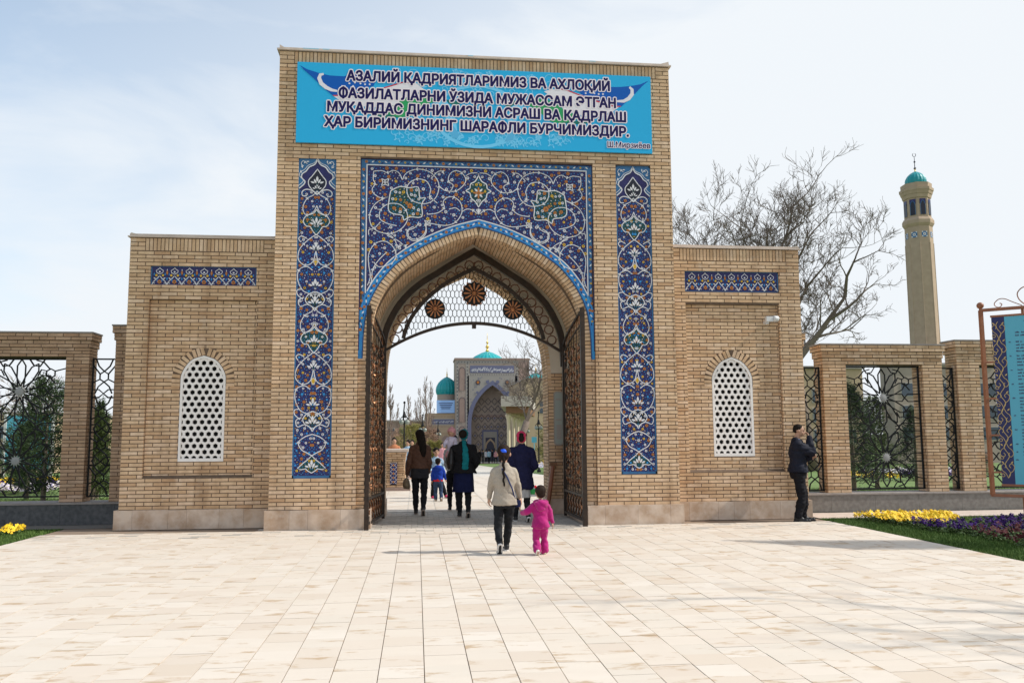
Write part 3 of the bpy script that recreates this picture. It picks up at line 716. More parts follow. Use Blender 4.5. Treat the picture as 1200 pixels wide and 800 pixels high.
S5=[[(430,500),(428,450),(450,408),(490,395),(525,420),(536,458),(515,488),(470,500),(448,480)],[(500,440),(470,470),(445,510),(440,560),(432,565)],
 [(655,322),(650,362),(620,388),(588,380),(583,350),(605,335)],[(500,372),(545,395),(572,420),(560,412),(520,440)],
 [(430,500),(436,540),(425,575)]]
for src,f in ((S4,c4),(S5,c5)):
    for pts in src:
        q=[f(*p) for p in pts]
        a.scroll(q,.0145); a.scroll([(2*CX-x,z) for x,z in q],.0145)
def both(pts,m,l,wl=.018):
    q=[(p.x,p.y) for p in catmull([c4(*p) for p in pts]+[c4(*pts[0])],3)][:-1]
    for qq in (q,[(2*CX-x,z) for x,z in q]): a.poly(qq,m,l); a.ribbon(qq,wl,CI['white'],6,closed=True)
both([(282,292),(350,258),(420,268),(490,262),(500,320),(510,352),(548,348),(520,400),(520,500),(430,500),(385,526),(370,488),(300,474),(265,440),(272,350)],CI['green'],2)
both([(212,195),(238,205),(266,195),(258,222),(266,250),(238,240),(212,250),(220,222)],CI['black'],2,.014)
both([(542,528),(565,535),(588,528),(580,550),(588,572),(565,565),(542,572),(550,550)],CI['black'],2,.014)
for x,y,kd in ((430,412,'o'),(380,302,'y'),(440,285,'o'),(320,358,'y'),(310,430,'o'),(468,330,'w'),(320,300,'w'),(495,445,'w'),(455,478,'w'),(355,460,'w'),(238,222,'w'),(565,550,'w')):
    X,Z=c4(x,y); s_=.05 if (x,y)==(430,412) else .032
    a.flower(X,Z,s_,kd,5); a.flower(2*CX-X,Z,s_,kd,5)
hm=[(950,168),(925,215),(888,238),(882,272),(852,292),(882,312),(892,350),(925,382),(950,425)]
r=[c4(*p) for p in hm]; dx=CX-r[0][0]; r=[(x+dx,z) for x,z in r]; r=[(p.x,p.y) for p in catmull(r,3)]
full=r+[(2*CX-x,z) for x,z in r[::-1][1:-1]]; a.poly(full,CI['green'],2); a.ribbon(full,.02,CI['white'],6,closed=True)
mc=c4(950,310); 
for i in range(8): a.leaf(CX+.06*math.cos(i*.785),mc[1]+.07*math.sin(i*.785),.045,i*.785,CI['white'] if i%2 else CI['orange'],5)
a.flower(CX,mc[1],.04,'o',6)
for sg in (1,-1): a.flower(CX+sg*.12,mc[1]+.03,.025,'y',5); 
a.leaf(CX,mc[1]-.35,.06,math.pi/2,CI['white'],6)
def ins(u,v,r):
    if not (PX0+hb+.02+r<u<=CX and v<PZ-hb-.02-r): return False
    zz=max(az(cvb,u),az(cvb,min(u+r,CX)),az(cvb,max(u-r,PX0)))
    return v>zz+r+.02 and az(cvb,u)>0
a.scatter(ins,PX0,CX,3.2,PZ,r=.031,sp=.122,n=7000,seed=5,mirror=CX,kinds='owyowow')
xx=PX0+.335
while xx<PX1: a.mb.add([a.P(xx-.0012,max(az(cvb,xx),3.2),9),a.P(xx+.0012,max(az(cvb,xx),3.2),9),a.P(xx+.0012,PZ,9),a.P(xx-.0012,PZ,9)],[(0,1,2,3)],CI['navy']); xx+=.33
a.build('ornament',field)
# ---- transom screen and gate leaves
transom=thing('arch_transom','bronze mesh transom with three rosettes filling the head of the gateway arch','transom',(CX,16.62,3.2))
YT=16.60
oc=arch(CX+.02,[(1.86,2.95),(1.84,3.35),(1.77,3.72),(1.56,4.15),(1.30,4.46),(1.05,4.67),(.78,4.84),(.4,5.09),(0,5.33)])
b=MB(); o2=offset_arch(oc,-.125,CX+.02)
def arch_band(mb,c1,c2,y0,y1,mi=0,i0=0,i1=None):
    n_=len(c1)
    m1,m2=c1,c2
    for i in range(min(len(m1),len(m2))-1):
        A_,B_,C_,D_=m1[i],m1[i+1],m2[i+1],m2[i]
        mb.quad((A_[0],y0,A_[1]),(D_[0],y0,D_[1]),(C_[0],y0,C_[1]),(B_[0],y0,B_[1]),mi)
        mb.quad((A_[0],y1,A_[1]),(B_[0],y1,B_[1]),(C_[0],y1,C_[1]),(D_[0],y1,D_[1]),mi)
        mb.quad((A_[0],y0,A_[1]),(B_[0],y0,B_[1]),(B_[0],y1,B_[1]),(A_[0],y1,A_[1]),mi); mb.quad((D_[0],y0,D_[1]),(D_[0],y1,D_[1]),(C_[0],y1,C_[1]),(C_[0],y0,C_[1]),mi)
def resample(cv,n):
    P=[Vector((p[0],p[1])) for p in cv]; L=[0]
    for p,q in zip(P,P[1:]): L.append(L[-1]+(q-p).length)
    out=[];j=0
    for k in range(n+1):
        t=L[-1]*k/n
        while j<len(P)-2 and L[j+1]<t: j+=1
        s_=(t-L[j])/max(L[j+1]-L[j],1e-9); q=P[j].lerp(P[j+1],min(s_,1)); out.append((q.x,q.y))
    return out
def sym(cv,n): k=len(cv)//2; return resample(cv[:k+1],n)+resample(cv[k:],n)[1:]
arch_band(b,sym(oc,24),sym(o2,24),YT-.05,YT+.05)
inn=arch(CX+.02,[(1.43,3.50),(1.39,3.66),(1.27,3.93),(1.03,4.25),(.66,4.58),(.33,4.78),(0,4.95)])
inn2=offset_arch(inn,-.075,CX+.02)
arch_band(b,sym(inn,16),sym(inn2,16),YT-.03,YT+.03)
ba=[(CX+.02+1.80*t, 3.245+.59*(1-abs(t)**2.0)) for t in [i/20-1 for i in range(41)]]
ba2=[(x,z-.06) for x,z in ba]
arch_band(b,ba,ba2,YT-.035,YT+.035)
b.box(CX-.02,CX+.06,YT-.05,YT+.04,3.70,3.78)
b.build('frame',M['bronze_d'],transom)
def inpoly(x,z,pts):
    r=False
    for (x1,z1),(x2,z2) in zip(pts,pts[1:]+pts[:1]):
        if (z1>z)!=(z2>z) and x<(x2-x1)*(z-z1)/(z2-z1)+x1: r=not r
    return r
b=MB(); region=[(x,z) for x,z in inn]+[(x,z) for x,z in ba[::-1] if abs(x-CX-.02)<1.36]
wx_,h1,h2=.085,.084,.044
for j in range(0,15):
    for i in range(-17,18):
        x=CX+.02+i*wx_+(wx_/2 if j%2 else 0); z=3.36+j*(h1+h2)
        if inpoly(x,z,region) and z<4.93:
            b.tube([(x-wx_/2,YT,z-h2),(x-wx_/2,YT,z+h2),(x,YT,z+h1),(x+wx_/2,YT,z+h2)],.0095,3,cap=False)
b.build('mesh',M['bronze_d'],transom)
b=MB(); ctr=offset_arch(oc,-.26,CX+.02); ring=walk([p for p in ctr],.215)
for p,d,nn,st in ring:
    if p.z<3.42: continue
    cc=[(p.x+.088*math.cos(t),YT,p.z+.088*math.sin(t)) for t in [k*math.pi/6 for k in range(13)]]
    b.tube(cc,.015,4,cap=False)
    b.tube([p+nn*.088+Vector((0,0,0)),p+nn*.12],.009,4); b.tube([p-nn*.088,p-nn*.125],.009,4); b.tube([p+d*.088,p+d*(st-.088)],.012,4)
for v in range(len(b.v)):
    x,y,z=b.v[v]
    if y<1: b.v[v]=(x,y+YT,z)
b.build('circle_band',M['frame_brown2'],transom)
for (xx,zz,rr,np_) in ((CX+.02,4.40,.235,12),(CX+.02-.775,4.085,.20,12),(CX+.02+.775,4.085,.20,12)):
    b=MB(); prof=[(rr,0),(rr*.98,.02),(rr*.2,.03)]
    n_=48; vs=[(xx,YT-.05,zz)]+[(xx+rr*(1+.06*math.cos(12*t) if rr>.21 else 1)*math.cos(t),YT-.035,zz+rr*(1+.06*math.cos(12*t) if rr>.21 else 1)*math.sin(t)) for t in [2*math.pi*i/n_ for i in range(n_)]]
    b.add(vs,[(0,1+(i+1)%n_,1+i) for i in range(n_)],0); b.add([(x,y+.05,z) for x,y,z in vs],[(0,1+i,1+(i+1)%n_) for i in range(n_)],0)
    for i in range(12):
        t=2*math.pi*i/12; r0,r1=rr*.22,rr*.92; q=[(r0,-.02),(r0+.03,-.13),(r1-.03,-.10),(r1,0),(r1-.03,.10),(r0+.03,.13)]
        vs=[]
        for r_,d_ in q: vs.append((xx+r_*math.cos(t+d_),YT-.062,zz+r_*math.sin(t+d_)))
        b.add(vs,[(0,1,2,3,4,5)],1); b.add([(x,y+.012,z) for x,y,z in vs],[(0,1,2,3,4,5)],1)
    b.sph((xx,YT-.055,zz),(.05,.025,.05),10,6,1)
    if rr>.21:
        for i in range(16):
            t=2*math.pi*(i+.5)/16; b.add([(xx+rr*math.cos(t-.12),YT-.052,zz+rr*math.sin(t-.12)),(xx+rr*math.cos(t+.12),YT-.052,zz+rr*math.sin(t+.12)),(xx+rr*1.14*math.cos(t),YT-.052,zz+rr*1.14*math.sin(t))],[(0,1,2)],1)
    b.build('rosette',[M['iron'],M['copper']],transom)
def leafgate(x_near,x_far,side,label):
    t=thing('gate_leaf',label,'gate leaf',(x_far,16.55,0),'open gate leaves')
    P0=Vector((x_far,16.53,0)); P1=Vector((x_near,14.74,0)); d=(P1-P0); L=d.length; d.normalize(); nn=Vector((side*abs(d.y),side*abs(d.x)*(1 if d.x*side>0 else -1),0)); nn=Vector((-d.y,d.x,0))
    def W_(s,z,o=0): q=P0+d*s+nn*o; return (q.x,q.y,z)
    def top(s): return 3.33+.50*(s/L)**.62 if s<L else 3.83
    f=MB()
    f.tube([W_(.03,.03),W_(.03,top(0.03))],.04,4); f.tube([W_(L-.03,.0),W_(L-.03,3.86)],.055,4)
    tp=[W_(s,top(s)) for s in [L*i/12 for i in range(13)]]; f.tube(tp,.028,4); f.tube([W_(s_,z_-.22) for s_,z_ in [(L*i/12,top(L*i/12)) for i in range(13)]],.016,4)
    for z in (.10,.52): f.tube([W_(0,z),W_(L,z)],.03,4)
    f.tube([W_(L-.18,.1),W_(L-.18,3.6)],.018,4); f.tube([W_(.18,.1),W_(.18,3.25)],.018,4)
    f.build('leaf_frame',M['bronze_d'],t)
    g=MB(); rg2=random.Random(side+5)
    # scrolled infill cast in relief
    nz=16
    for i in range(6):
        for j in range(nz):
            s0=.2+(L-.4)*(i+.5)/6; z0=.62+(2.65)*(j+.5)/nz; sg=1 if (i+j)%2 else -1; r0=.085
            pts=[]
            for k in range(9):
                an=sg*(k*.62)+j*.7; rr_=r0*(1-.085*k); pts.append(W_(s0+rr_*math.cos(an),z0+rr_*1.0*math.sin(an),.012*math.sin(k)))
            g.tube(pts,[.015-.001*k for k in range(9)],4,mi=(i+j)%2)
            g.leaf=None
            for q in range(2):
                an=rg2.uniform(0,6.3); c0=Vector(W_(s0,z0)); e=Vector(W_(s0+.075*math.cos(an),z0+.095*math.sin(an),.03*(1 if q else -1)))
                m1=(c0+e)/2+Vector((0,0,.02)); g.tube([c0,m1,e],[.006,.024,.003],4,mi=1)
    for i in range(6):
        s0=.2+(L-.4)*(i+.5)/6
        g.tube([W_(s0-.08,.14),W_(s0+.06,.28),W_(s0-.06,.38),W_(s0+.08,.49)],[.012,.022,.022,.012],4,mi=1); g.tube([W_(s0+.08,.14),W_(s0-.05,.30),W_(s0+.04,.42),W_(s0-.08,.49)],.012,4)
        s1=s0; g.tube([W_(s1,.55),W_(s1,top(s1)-.24)],.009,4)
        g.tube([W_(s1,top(s1)-.2),W_(s1+.05,top(s1)-.1),W_(s1,top(s1))],.012,4,mi=1)
    del g.leaf
    g.build('scrollwork',[M['bronze_d'],M['bronze']],t)
leafgate(-.845,-.62,1,'left bronze scrollwork gate leaf standing open below the arch')
leafgate(2.945,2.90,-1,'right bronze scrollwork gate leaf standing open behind the small child')
# sign strip inside the passage
t=thing('wall_sign','narrow grey green plaque with rounded ends on the passage wall','sign',(2.86,17.18,1.55))
def rrect(x0,x1,z0,z1,r,n=5):
    o=[]
    for cx_,cz,a0 in ((x1-r,z1-r,0),(x0+r,z1-r,90),(x0+r,z0+r,180),(x1-r,z0+r,270)):
        for k in range(n+1): an=R(a0+90*k/n); o.append((cx_+r*math.cos(an),cz+r*math.sin(an)))
    return o
def plate(mb,pts,y0,y1,mi=0):
    k=len(pts); vs=[(x,y0,z) for x,z in pts]+[(x,y1,z) for x,z in pts]
    mb.add(vs,[tuple(range(k)),tuple(range(2*k-1,k-1,-1))]+[(i,k+i,k+(i+1)%k,(i+1)%k) for i in range(k)],mi)
b=MB(); plate(b,rrect(2.80,3.0,1.38,2.48,.06),17.165,17.185); b.build('back_plate',M['far_grey'],t)
b=MB(); plate(b,rrect(2.825,2.975,1.41,2.45,.045),17.158,17.166); b.build('face',M['mosaic_sign'],t)
b=MB(); b.box(2.845,2.955,17.153,17.158,2.3,2.33); b.box(2.845,2.955,17.153,17.158,1.88,1.92); b.box(2.85,2.95,17.153,17.158,1.5,1.8); b.build('print',M['far_grey'],t)
# ------------------------------------------------------------------ banner
bx0,bx1,bz0,bz1=-2.19,4.368,6.832,8.335; YB=14.955
banner=thing('banner','wide light blue cloth banner with four lines of dark lettering above the arch','banner',((bx0+bx1)/2,YB,bz0))
b=MB(); b.box(bx0,bx1,YB,14.992,bz0,bz1); sheet=b.build('sheet',M['banner'],banner)
BW=bx1-bx0; BHh=bz1-bz0
# picture pixel -> banner coordinate (from the corner positions in the photograph)
def bp(cx_,cy,side):   # crops at 4.8x: left crop origin (310,40), right crop origin (550,40)
    px=(310 if side==0 else 550)+cx_/4.8; py=40+cy/4.8
    u=(px-349.2)/(762.5-349.2); v=(py-(73.8+u*17.7))/(93.6-4.1*u); return (bx0+u*BW, bz1-v*BHh)
MK=['b_blue','b_white','b_red','b_green','b_dgreen','b_light','b_mid']; MI={k:i for i,k in enumerate(MK)}
a=Art((0,YB,0),eps=.0012)
def fill(pts,side,m,l,sm=True,n=4):
    q=[bp(x,y,side) for x,y in pts]
    a.poly(q,MI[m],l)
# ornament in paler blue, middle of the sheet
rgb_=random.Random(9)
def curl(x,y,s,fl,l=1,m='b_light'):
    pts=[(x+fl*s*(1-.07*k)*math.cos(k*.5)*.5,y+s*(1-.07*k)*math.sin(k*.5)*.5) for k in range(12)]; a.ribbon(pts,.014,MI[m],l)
for k in range(150):
    u=rgb_.gauss(.5,.17); v=rgb_.choice([rgb_.uniform(.03,.16),rgb_.uniform(.80,.97),rgb_.uniform(.05,.95)])
    if not .25<u<.78: continue
    x=bx0+u*BW; z=bz0+v*BHh; s=rgb_.uniform(.10,.26); z=min(max(z,bz0+s*.6),bz1-s*.6)
    curl(x,z,s,rgb_.choice((1,-1)))
    if k%2==0:
        for j in range(5): an=j*1.256; a.leaf(x+s*.35*math.cos(an),z+s*.35*math.sin(an),.035,an,MI['b_light'],1.3)
for k in range(22):
    x=bx0+BW*.5+.95*math.cos(k*.286); z=bz0+BHh*.42+.62*math.sin(k*.286); 
    if bz0+.06<z<bz1-.06: curl(x,z,.12,1,1.5,'b_light')
a.ribbon([(bx0+BW*.5+.8*math.cos(t),bz0+BHh*.40+.58*math.sin(t)) for t in [k*.2 for k in range(32)]],.06,MI['b_light'],1.2)
# left ribbon flag
fill([(200,182),(240,205),(300,225),(360,240),(440,245),(480,230),(560,225),(620,262),(600,300),(520,320),(450,335),(420,352),(380,352),(330,310),(270,250),(225,210)],0,'b_blue',2)
fill([(380,352),(420,352),(500,345),(600,320),(700,300),(780,278),(840,285),(880,320),(860,330),(800,350),(760,375),(720,405),(660,420),(560,415),(480,405),(420,380)],0,'b_white',2)
fill([(380,350),(420,350),(560,335),(680,300),(760,275),(820,280),(822,284),(764,281),(684,306),(564,341),(420,356),(384,356)],0,'b_red',3)
fill([(720,405),(760,375),(800,352),(870,335),(930,350),(960,375),(940,390),(880,400),(850,430),(820,465),(740,475),(680,455),(640,440),(660,420)],0,'b_green',2.2)
fill([(560,430),(640,440),(680,455),(740,475),(720,478),(640,475),(590,462)],0,'b_dgreen',2.3)
fill([(930,385),(960,370),(1000,380),(1030,420),(1050,470),(1060,520),(1065,570),(1040,580),(1000,540),(1000,480),(980,430)],0,'b_light',2.3)
fill([(1000,375),(1060,385),(1080,400),(1040,405),(1015,395)],0,'b_dgreen',2.4)
fill([(1015,540),(1040,520),(1075,570),(1065,592),(1040,590)],0,'b_mid',2.5)
a.ribbon([bp(x,y,0) for x,y in [(330,232),(312,236),(306,255),(318,285),(345,308),(375,322),(405,328)]],.075,MI['b_white'],3,taper=True)
# right ribbon flag
fill([(1008,270),(960,290),(900,300),(840,305),(780,305),(700,300),(640,290),(590,320),(620,350),(700,380),(760,395),(800,410),(845,415),(880,385),(930,340),(970,300)],1,'b_blue',2)
fill([(835,415),(800,412),(700,385),(620,350),(560,330),(500,315),(440,318),(400,330),(430,350),(470,380),(510,430),(560,450),(640,470),(740,460),(800,440)],1,'b_white',2)
fill([(845,412),(800,410),(700,380),(600,345),(540,322),(490,312),(492,318),(540,329),(600,352),(700,388),(800,417),(840,417)],1,'b_red',3)
fill([(510,430),(470,400),(430,380),(370,370),(300,385),(290,400),(360,430),(400,470),(440,500),(500,510),(560,500),(600,480),(560,452)],1,'b_green',2.2)
fill([(500,505),(560,498),(620,490),(680,495),(640,510),(560,515)],1,'b_dgreen',2.3)
fill([(290,390),(250,390),(210,420),(190,480),(200,540),(180,590),(210,605),(240,560),(240,500),(270,440)],1,'b_light',2.3)
fill([(180,410),(230,380),(270,382),(240,400),(200,420)],1,'b_dgreen',2.4); fill([(200,560),(235,540),(225,600),(175,610)],1,'b_mid',2.5)
a.ribbon([bp(x,y,1) for x,y in [(895,305),(910,320),(910,345),(890,370),(860,385),(820,385)]],.075,MI['b_white'],3,taper=True)
for (x,y,sd_) in ((470,285,0),(500,280,0),(530,285,0),(555,290,0),(580,290,0),(490,300,0),(640,340,1),(665,335,1),(690,340,1),(715,345,1),(740,345,1)):
    X,Z=bp(x,y,sd_); a.disc(X,Z,.018,MI['b_white'],3,8)
a.mb.build('print',[M[k] for k in MK],sheet)
def text(body,x,z,size,wid,parent,y,mkey,off=0,name='lettering',align='LEFT',height=None,bend=None,n=(0,-1,0)):
    cu=bpy.data.curves.new(name,'FONT'); cu.body=body; cu.size=size; cu.offset=off; cu.resolution_u=2; cu.align_x=align
    o=bpy.data.objects.new(name,cu); COL.objects.link(o); dg=bpy.context.evaluated_depsgraph_get(); me=bpy.data.meshes.new_from_object(o.evaluated_get(dg)); bpy.data.objects.remove(o); bpy.data.curves.remove(cu)
    v=np.zeros(len(me.vertices)*3); me.vertices.foreach_get('co',v); v=v.reshape(-1,3)
    return me,v
def put_text(body,x0,x1,z0,zh,parent,y,mkey,off=0,name='lettering',layer=0,ref=None):
    """fit a line of text between x0 and x1 with capital height zh, baseline z0"""
    orig=body; body=body.replace('Ф','О')
    me,v=text(body,0,0,1,1,parent,y,mkey,0); w0,w1=v[:,0].min(),v[:,0].max()
    me2,v2=text('Н',0,0,1,1,parent,y,mkey,0); ch=v2[:,1].max()-v2[:,1].min()
    sx=(x1-x0)/(w1-w0); sz=zh/ch
    loc=WL[parent.name]
    bars=[]
    for i_,ch_ in enumerate(orig):
        if ch_!='Ф': continue
        _,va=text(body[:i_+1],0,0,1,1,parent,y,mkey,0); _,vo=text('О',0,0,1,1,parent,y,mkey,0)
        xc=va[:,0].max()-(vo[:,0].max()-vo[:,0].min())/2; hO=v2[:,1].max(); bars.append((xc-.05*hO,xc+.05*hO,-.07*hO,1.07*hO))
    out=np.stack([x0+(v[:,0]-w0)*sx-loc.x,np.full(len(v),y-loc.y),z0+v[:,1]*sz-loc.z],1)
    me.vertices.foreach_set('co',out.ravel()); me.materials.clear(); me.materials.append(M[mkey]); me.update(); me.name=name
    if off:
        # outline of the glyphs (shared edges cancel, also where vertices are doubled), then a run-length fill of
        # everything within the stroke width: one flat sheet without overlaps
        seg={}
        for p in me.polygons:
            for a_i,b_i in p.edge_keys:
                ka=(round(out[a_i][0],5),round(out[a_i][2],5)); kb=(round(out[b_i][0],5),round(out[b_i][2],5))
                if ka!=kb: k_=(min(ka,kb),max(ka,kb)); seg[k_]=seg.get(k_,0)+1
        seg=[k_ for k_,n_ in seg.items() if n_%2]
        for (a0,a1,c0,c1) in bars:
            q=[(x0-loc.x+(a_-w0)*sx,z0-loc.z+c_*sz) for a_,c_ in ((a0,c0),(a1,c0),(a1,c1),(a0,c1))]; barq=(q[0][0],q[1][0],q[0][1],q[2][1]); bars[bars.index((a0,a1,c0,c1))]=barq
        g_=.0035; xs0=out[:,0].min()-off-.01; zs0=out[:,2].min()-off-.03; nx=int((out[:,0].max()+off+.01-xs0)/g_)+2; nz=int((out[:,2].max()+off+.03-zs0)/g_)+2
        mask=np.zeros((nz,nx),bool); X=xs0+(np.arange(nx)+.5)*g_; Z=zs0+(np.arange(nz)+.5)*g_
        for (a_,b_) in seg:
            i0=max(int((min(a_[0],b_[0])-off-xs0)/g_)-1,0); i1=int((max(a_[0],b_[0])+off-xs0)/g_)+2; j0=max(int((min(a_[1],b_[1])-off-zs0)/g_)-1,0); j1=int((max(a_[1],b_[1])+off-zs0)/g_)+2
            gx=X[i0:i1][None,:]; gz=Z[j0:j1][:,None]; dx_0=b_[0]-a_[0]; dz_0=b_[1]-a_[1]; t_=np.clip(((gx-a_[0])*dx_0+(gz-a_[1])*dz_0)/(dx_0*dx_0+dz_0*dz_0+1e-12),0,1)
            mask[j0:j1,i0:i1]|=((a_[0]+t_*dx_0-gx)**2+(a_[1]+t_*dz_0-gz)**2)<off*off
        for j_ in range(nz):
            zz_=Z[j_]; xx_=sorted(a_[0]+(zz_-a_[1])*(b_[0]-a_[0])/(b_[1]-a_[1]) for a_,b_ in seg if (a_[1]>zz_)!=(b_[1]>zz_))
            for l_,r_ in zip(xx_[::2],xx_[1::2]): mask[j_,(X>=l_)&(X<=r_)]=True
        for (a0,a1,c0,c1) in bars: mask[np.ix_((Z>c0-off)&(Z<c1+off),(X>a0-off)&(X<a1+off))]=True
        nv=[];nf=[]
        for j_ in range(nz):
            r_=mask[j_].astype(np.int8); e_=np.flatnonzero(np.diff(np.concatenate([[0],r_,[0]])))
            for l_,q_ in zip(e_[::2],e_[1::2]):
                b0=len(nv); xa_,xb_,za_,zb2=xs0+l_*g_,xs0+q_*g_,zs0+j_*g_,zs0+(j_+1)*g_; nv+=[(xa_,out[0][1],za_),(xb_,out[0][1],za_),(xb_,out[0][1],zb2),(xa_,out[0][1],zb2)]; nf.append((b0,b0+1,b0+2,b0+3))
        me=bpy.data.meshes.new(name); me.from_pydata(nv,[],nf); me.materials.append(M[mkey])
    o=bpy.data.objects.new(name,me); COL.objects.link(o); o.parent=parent; WL[o.name]=loc; return o
LN=[('АЗАЛИЙ ҚАДРИЯТЛАРИМИЗ ВА АХЛОҚИЙ',(405,96.0),(712,107.5)),('ФАЗИЛАТЛАРНИ ЎЗИДА МУЖАССАМ ЭТГАН',(396.5,115.0),(719,128.5)),
    ('МУҚАДДАС ДИНИМИЗНИ АСРАШ ВА ҚАДРЛАШ',(384,131.5),(731,144.5)),('ҲАР БИРИМИЗНИНГ ШАРАФЛИ БУРЧИМИЗДИР.',(381,148),(734,162))]
for i,(tx,p0,p1) in enumerate(LN):
    def bq(px,py): u=(px-349.2)/(762.5-349.2); v=(py-(73.8+u*17.7))/(93.6-4.1*u); return bx0+u*BW, bz1-v*BHh
    xa,za=bq(*p0); xb,zb_=bq(*p1); zb_=za=(za+zb_)/2
    put_text(tx,xa,xb,za,.186,sheet,YB-.0056,'pinkline',.029,'letter_outline'); put_text(tx,xa,xb,za,.186,sheet,YB-.0064,'navyink',.0110)
xa,za=bq(708.5,173.5); xb,_=bq(760,175)
put_text('Ш.Мирзиёев',xa,xb,za-.0,.105,sheet,YB-.0056,'pinkline',.014,'letter_outline'); put_text('Ш.Мирзиёев',xa,xb,za,.105,sheet,YB-.0064,'navyink',.003)
# ------------------------------------------------------------------ side wings
def hexwindow(parent,cx,z0,zs,zt,hw,y,k):
    """white pierced window screen: frame and hexagon lattice, dark room behind"""
    prof=[(hw,zs),(hw*.97,zs+.10),(hw*.80,zs+.24),(hw*.50,zs+.37),(0,zt)]
    cv=arch(cx,prof,z0); inn_=offset_arch(cv,-.042,cx); inn_=[(x,max(z,z0+.042)) for x,z in inn_]
    b=MB(); arch_band(b,cv,inn_,y-.022,y+.05); b.box(cx-hw,cx+hw,y-.0225,y+.05,z0,z0+.055)
    b.build('window_frame',M['white_paint'],parent)
    b=MB(); n=0; w=.122; rr=w/math.sqrt(3); hr=.045
    poly=[(x,z) for x,z in offset_arch(cv,-.03,cx)]; poly=[(x,max(z,z0+.03)) for x,z in poly]
    row=0; z=z0+.06
    while z<zt:
        for i in range(-5,6):
            x=cx+i*w+(w/2 if row%2 else 0)
            o=[(x+rr*math.cos(R(60*q+30)),z+rr*math.sin(R(60*q+30))) for q in range(6)]
            if not any(inpoly(px,pz,poly) for px,pz in o+[(x,z)]): continue
            if not inpoly(x,z,cv): continue
            o=[(min(max(px,cx-hw+.01),cx+hw-.01),max(pz,z0+.01)) for px,pz in o]
            h=[(x+hr*math.cos(R(60*q+30)),z+hr*math.sin(R(60*q+30))) for q in range(6)]
            h=[(min(max(px,cx-hw+.03),cx+hw-.03),max(pz,z0+.03)) for px,pz in h]
            for q in range(6):
                a_,b_=o[q],o[(q+1)%6]; c_1,d_=h[(q+1)%6],h[q]
                b.quad((a_[0],y-.006,a_[1]),(d_[0],y-.006,d_[1]),(c_1[0],y-.006,c_1[1]),(b_[0],y-.006,b_[1]))
                b.quad((d_[0],y-.006,d_[1]),(d_[0],y+.03,d_[1]),(c_1[0],y+.03,c_1[1]),(c_1[0],y-.006,c_1[1]))
        row+=1; z+=rr*1.5
    b.build('window_lattice',M['white_paint'],parent)
    return cv
def frieze(parent,x0,x1,z0,z1,y,n):
    b=MB(); b.box(x0+.002,x1-.002,y,y+.03,z0+.002,z1-.002); base=b.build('tile_panel',M['c_navy'],parent)
    a=Art((0,y,0)); W_=x1-x0; H_=z1-z0
    for p in (((x0,z0),(x1,z0+.018)),((x0,z1-.03),(x1,z1)),((x0,z0),(x0+.022,z1)),((x1-.022,z0),(x1,z1))):
        a.mb.add([a.P(p[0][0],p[0][1],1),a.P(p[1][0],p[0][1],1),a.P(p[1][0],p[1][1],1),a.P(p[0][0],p[1][1],1)],[(0,1,2,3)],CI['steel'])
    x0+=.025; W_-=.05; w=W_/n
    for i in range(n):
        c_=x0+(i+.5)*w; zb=z0+.03; zt=z1-.045; h=zt-zb
        for sg in (1,-1):
            a.ribbon([(c_+sg*w*.5,zb+h*.02),(c_+sg*w*.40,zb+h*.16),(c_+sg*w*.12,zb+h*.40),(c_,zb+h*.52),(c_,zb+h*.60)],.013,CI['white'],4)
            a.ribbon([(c_,zb+h*.60),(c_+sg*w*.20,zb+h*.70),(c_+sg*w*.24,zb+h*.82),(c_+sg*w*.06,zb+h*.92),(c_,zb+h*1.0)],.012,CI['white'],4)
            a.ribbon([(c_+sg*w*.5,zb+h*.0),(c_+sg*w*.34,zb+h*.12),(c_+sg*w*.30,zb+h*.04)],.010,CI['white'],4)
            a.disc(c_+sg*w*.22,zb+h*.54,.022,CI['yellow'],4,7); a.leaf(c_+sg*w*.32,zb+h*.36,.026,sg*.6,CI['white'],4); a.leaf(c_+sg*w*.36,zb+h*.6,.026,1.5,CI['blue'],3)
            a.leaf(c_+sg*w*.16,zb+h*.22,.026,sg*1.2,CI['blue'],3); a.leaf(c_+sg*w*.12,zb+h*.36,.02,sg*1.9,CI['cyan'],3)
        a.disc(c_,zb+h*.74,.018,CI['white'],5,6); a.flower(c_,zb+h*.16,.036,'o')
        a.leaf(c_+w*.5,zb+h*.70,.045,1.57,CI['orange'],4) if i<n-1 else None
        a.leaf(c_+w*.5,zb+h*.86,.018,1.57,CI['white'],4) if i<n-1 else None
        a.leaf(c_+w*.5,zb+h*.34,.03,1.57,CI['blue'],3) if i<n-1 else None
    a.build('ornament',base)
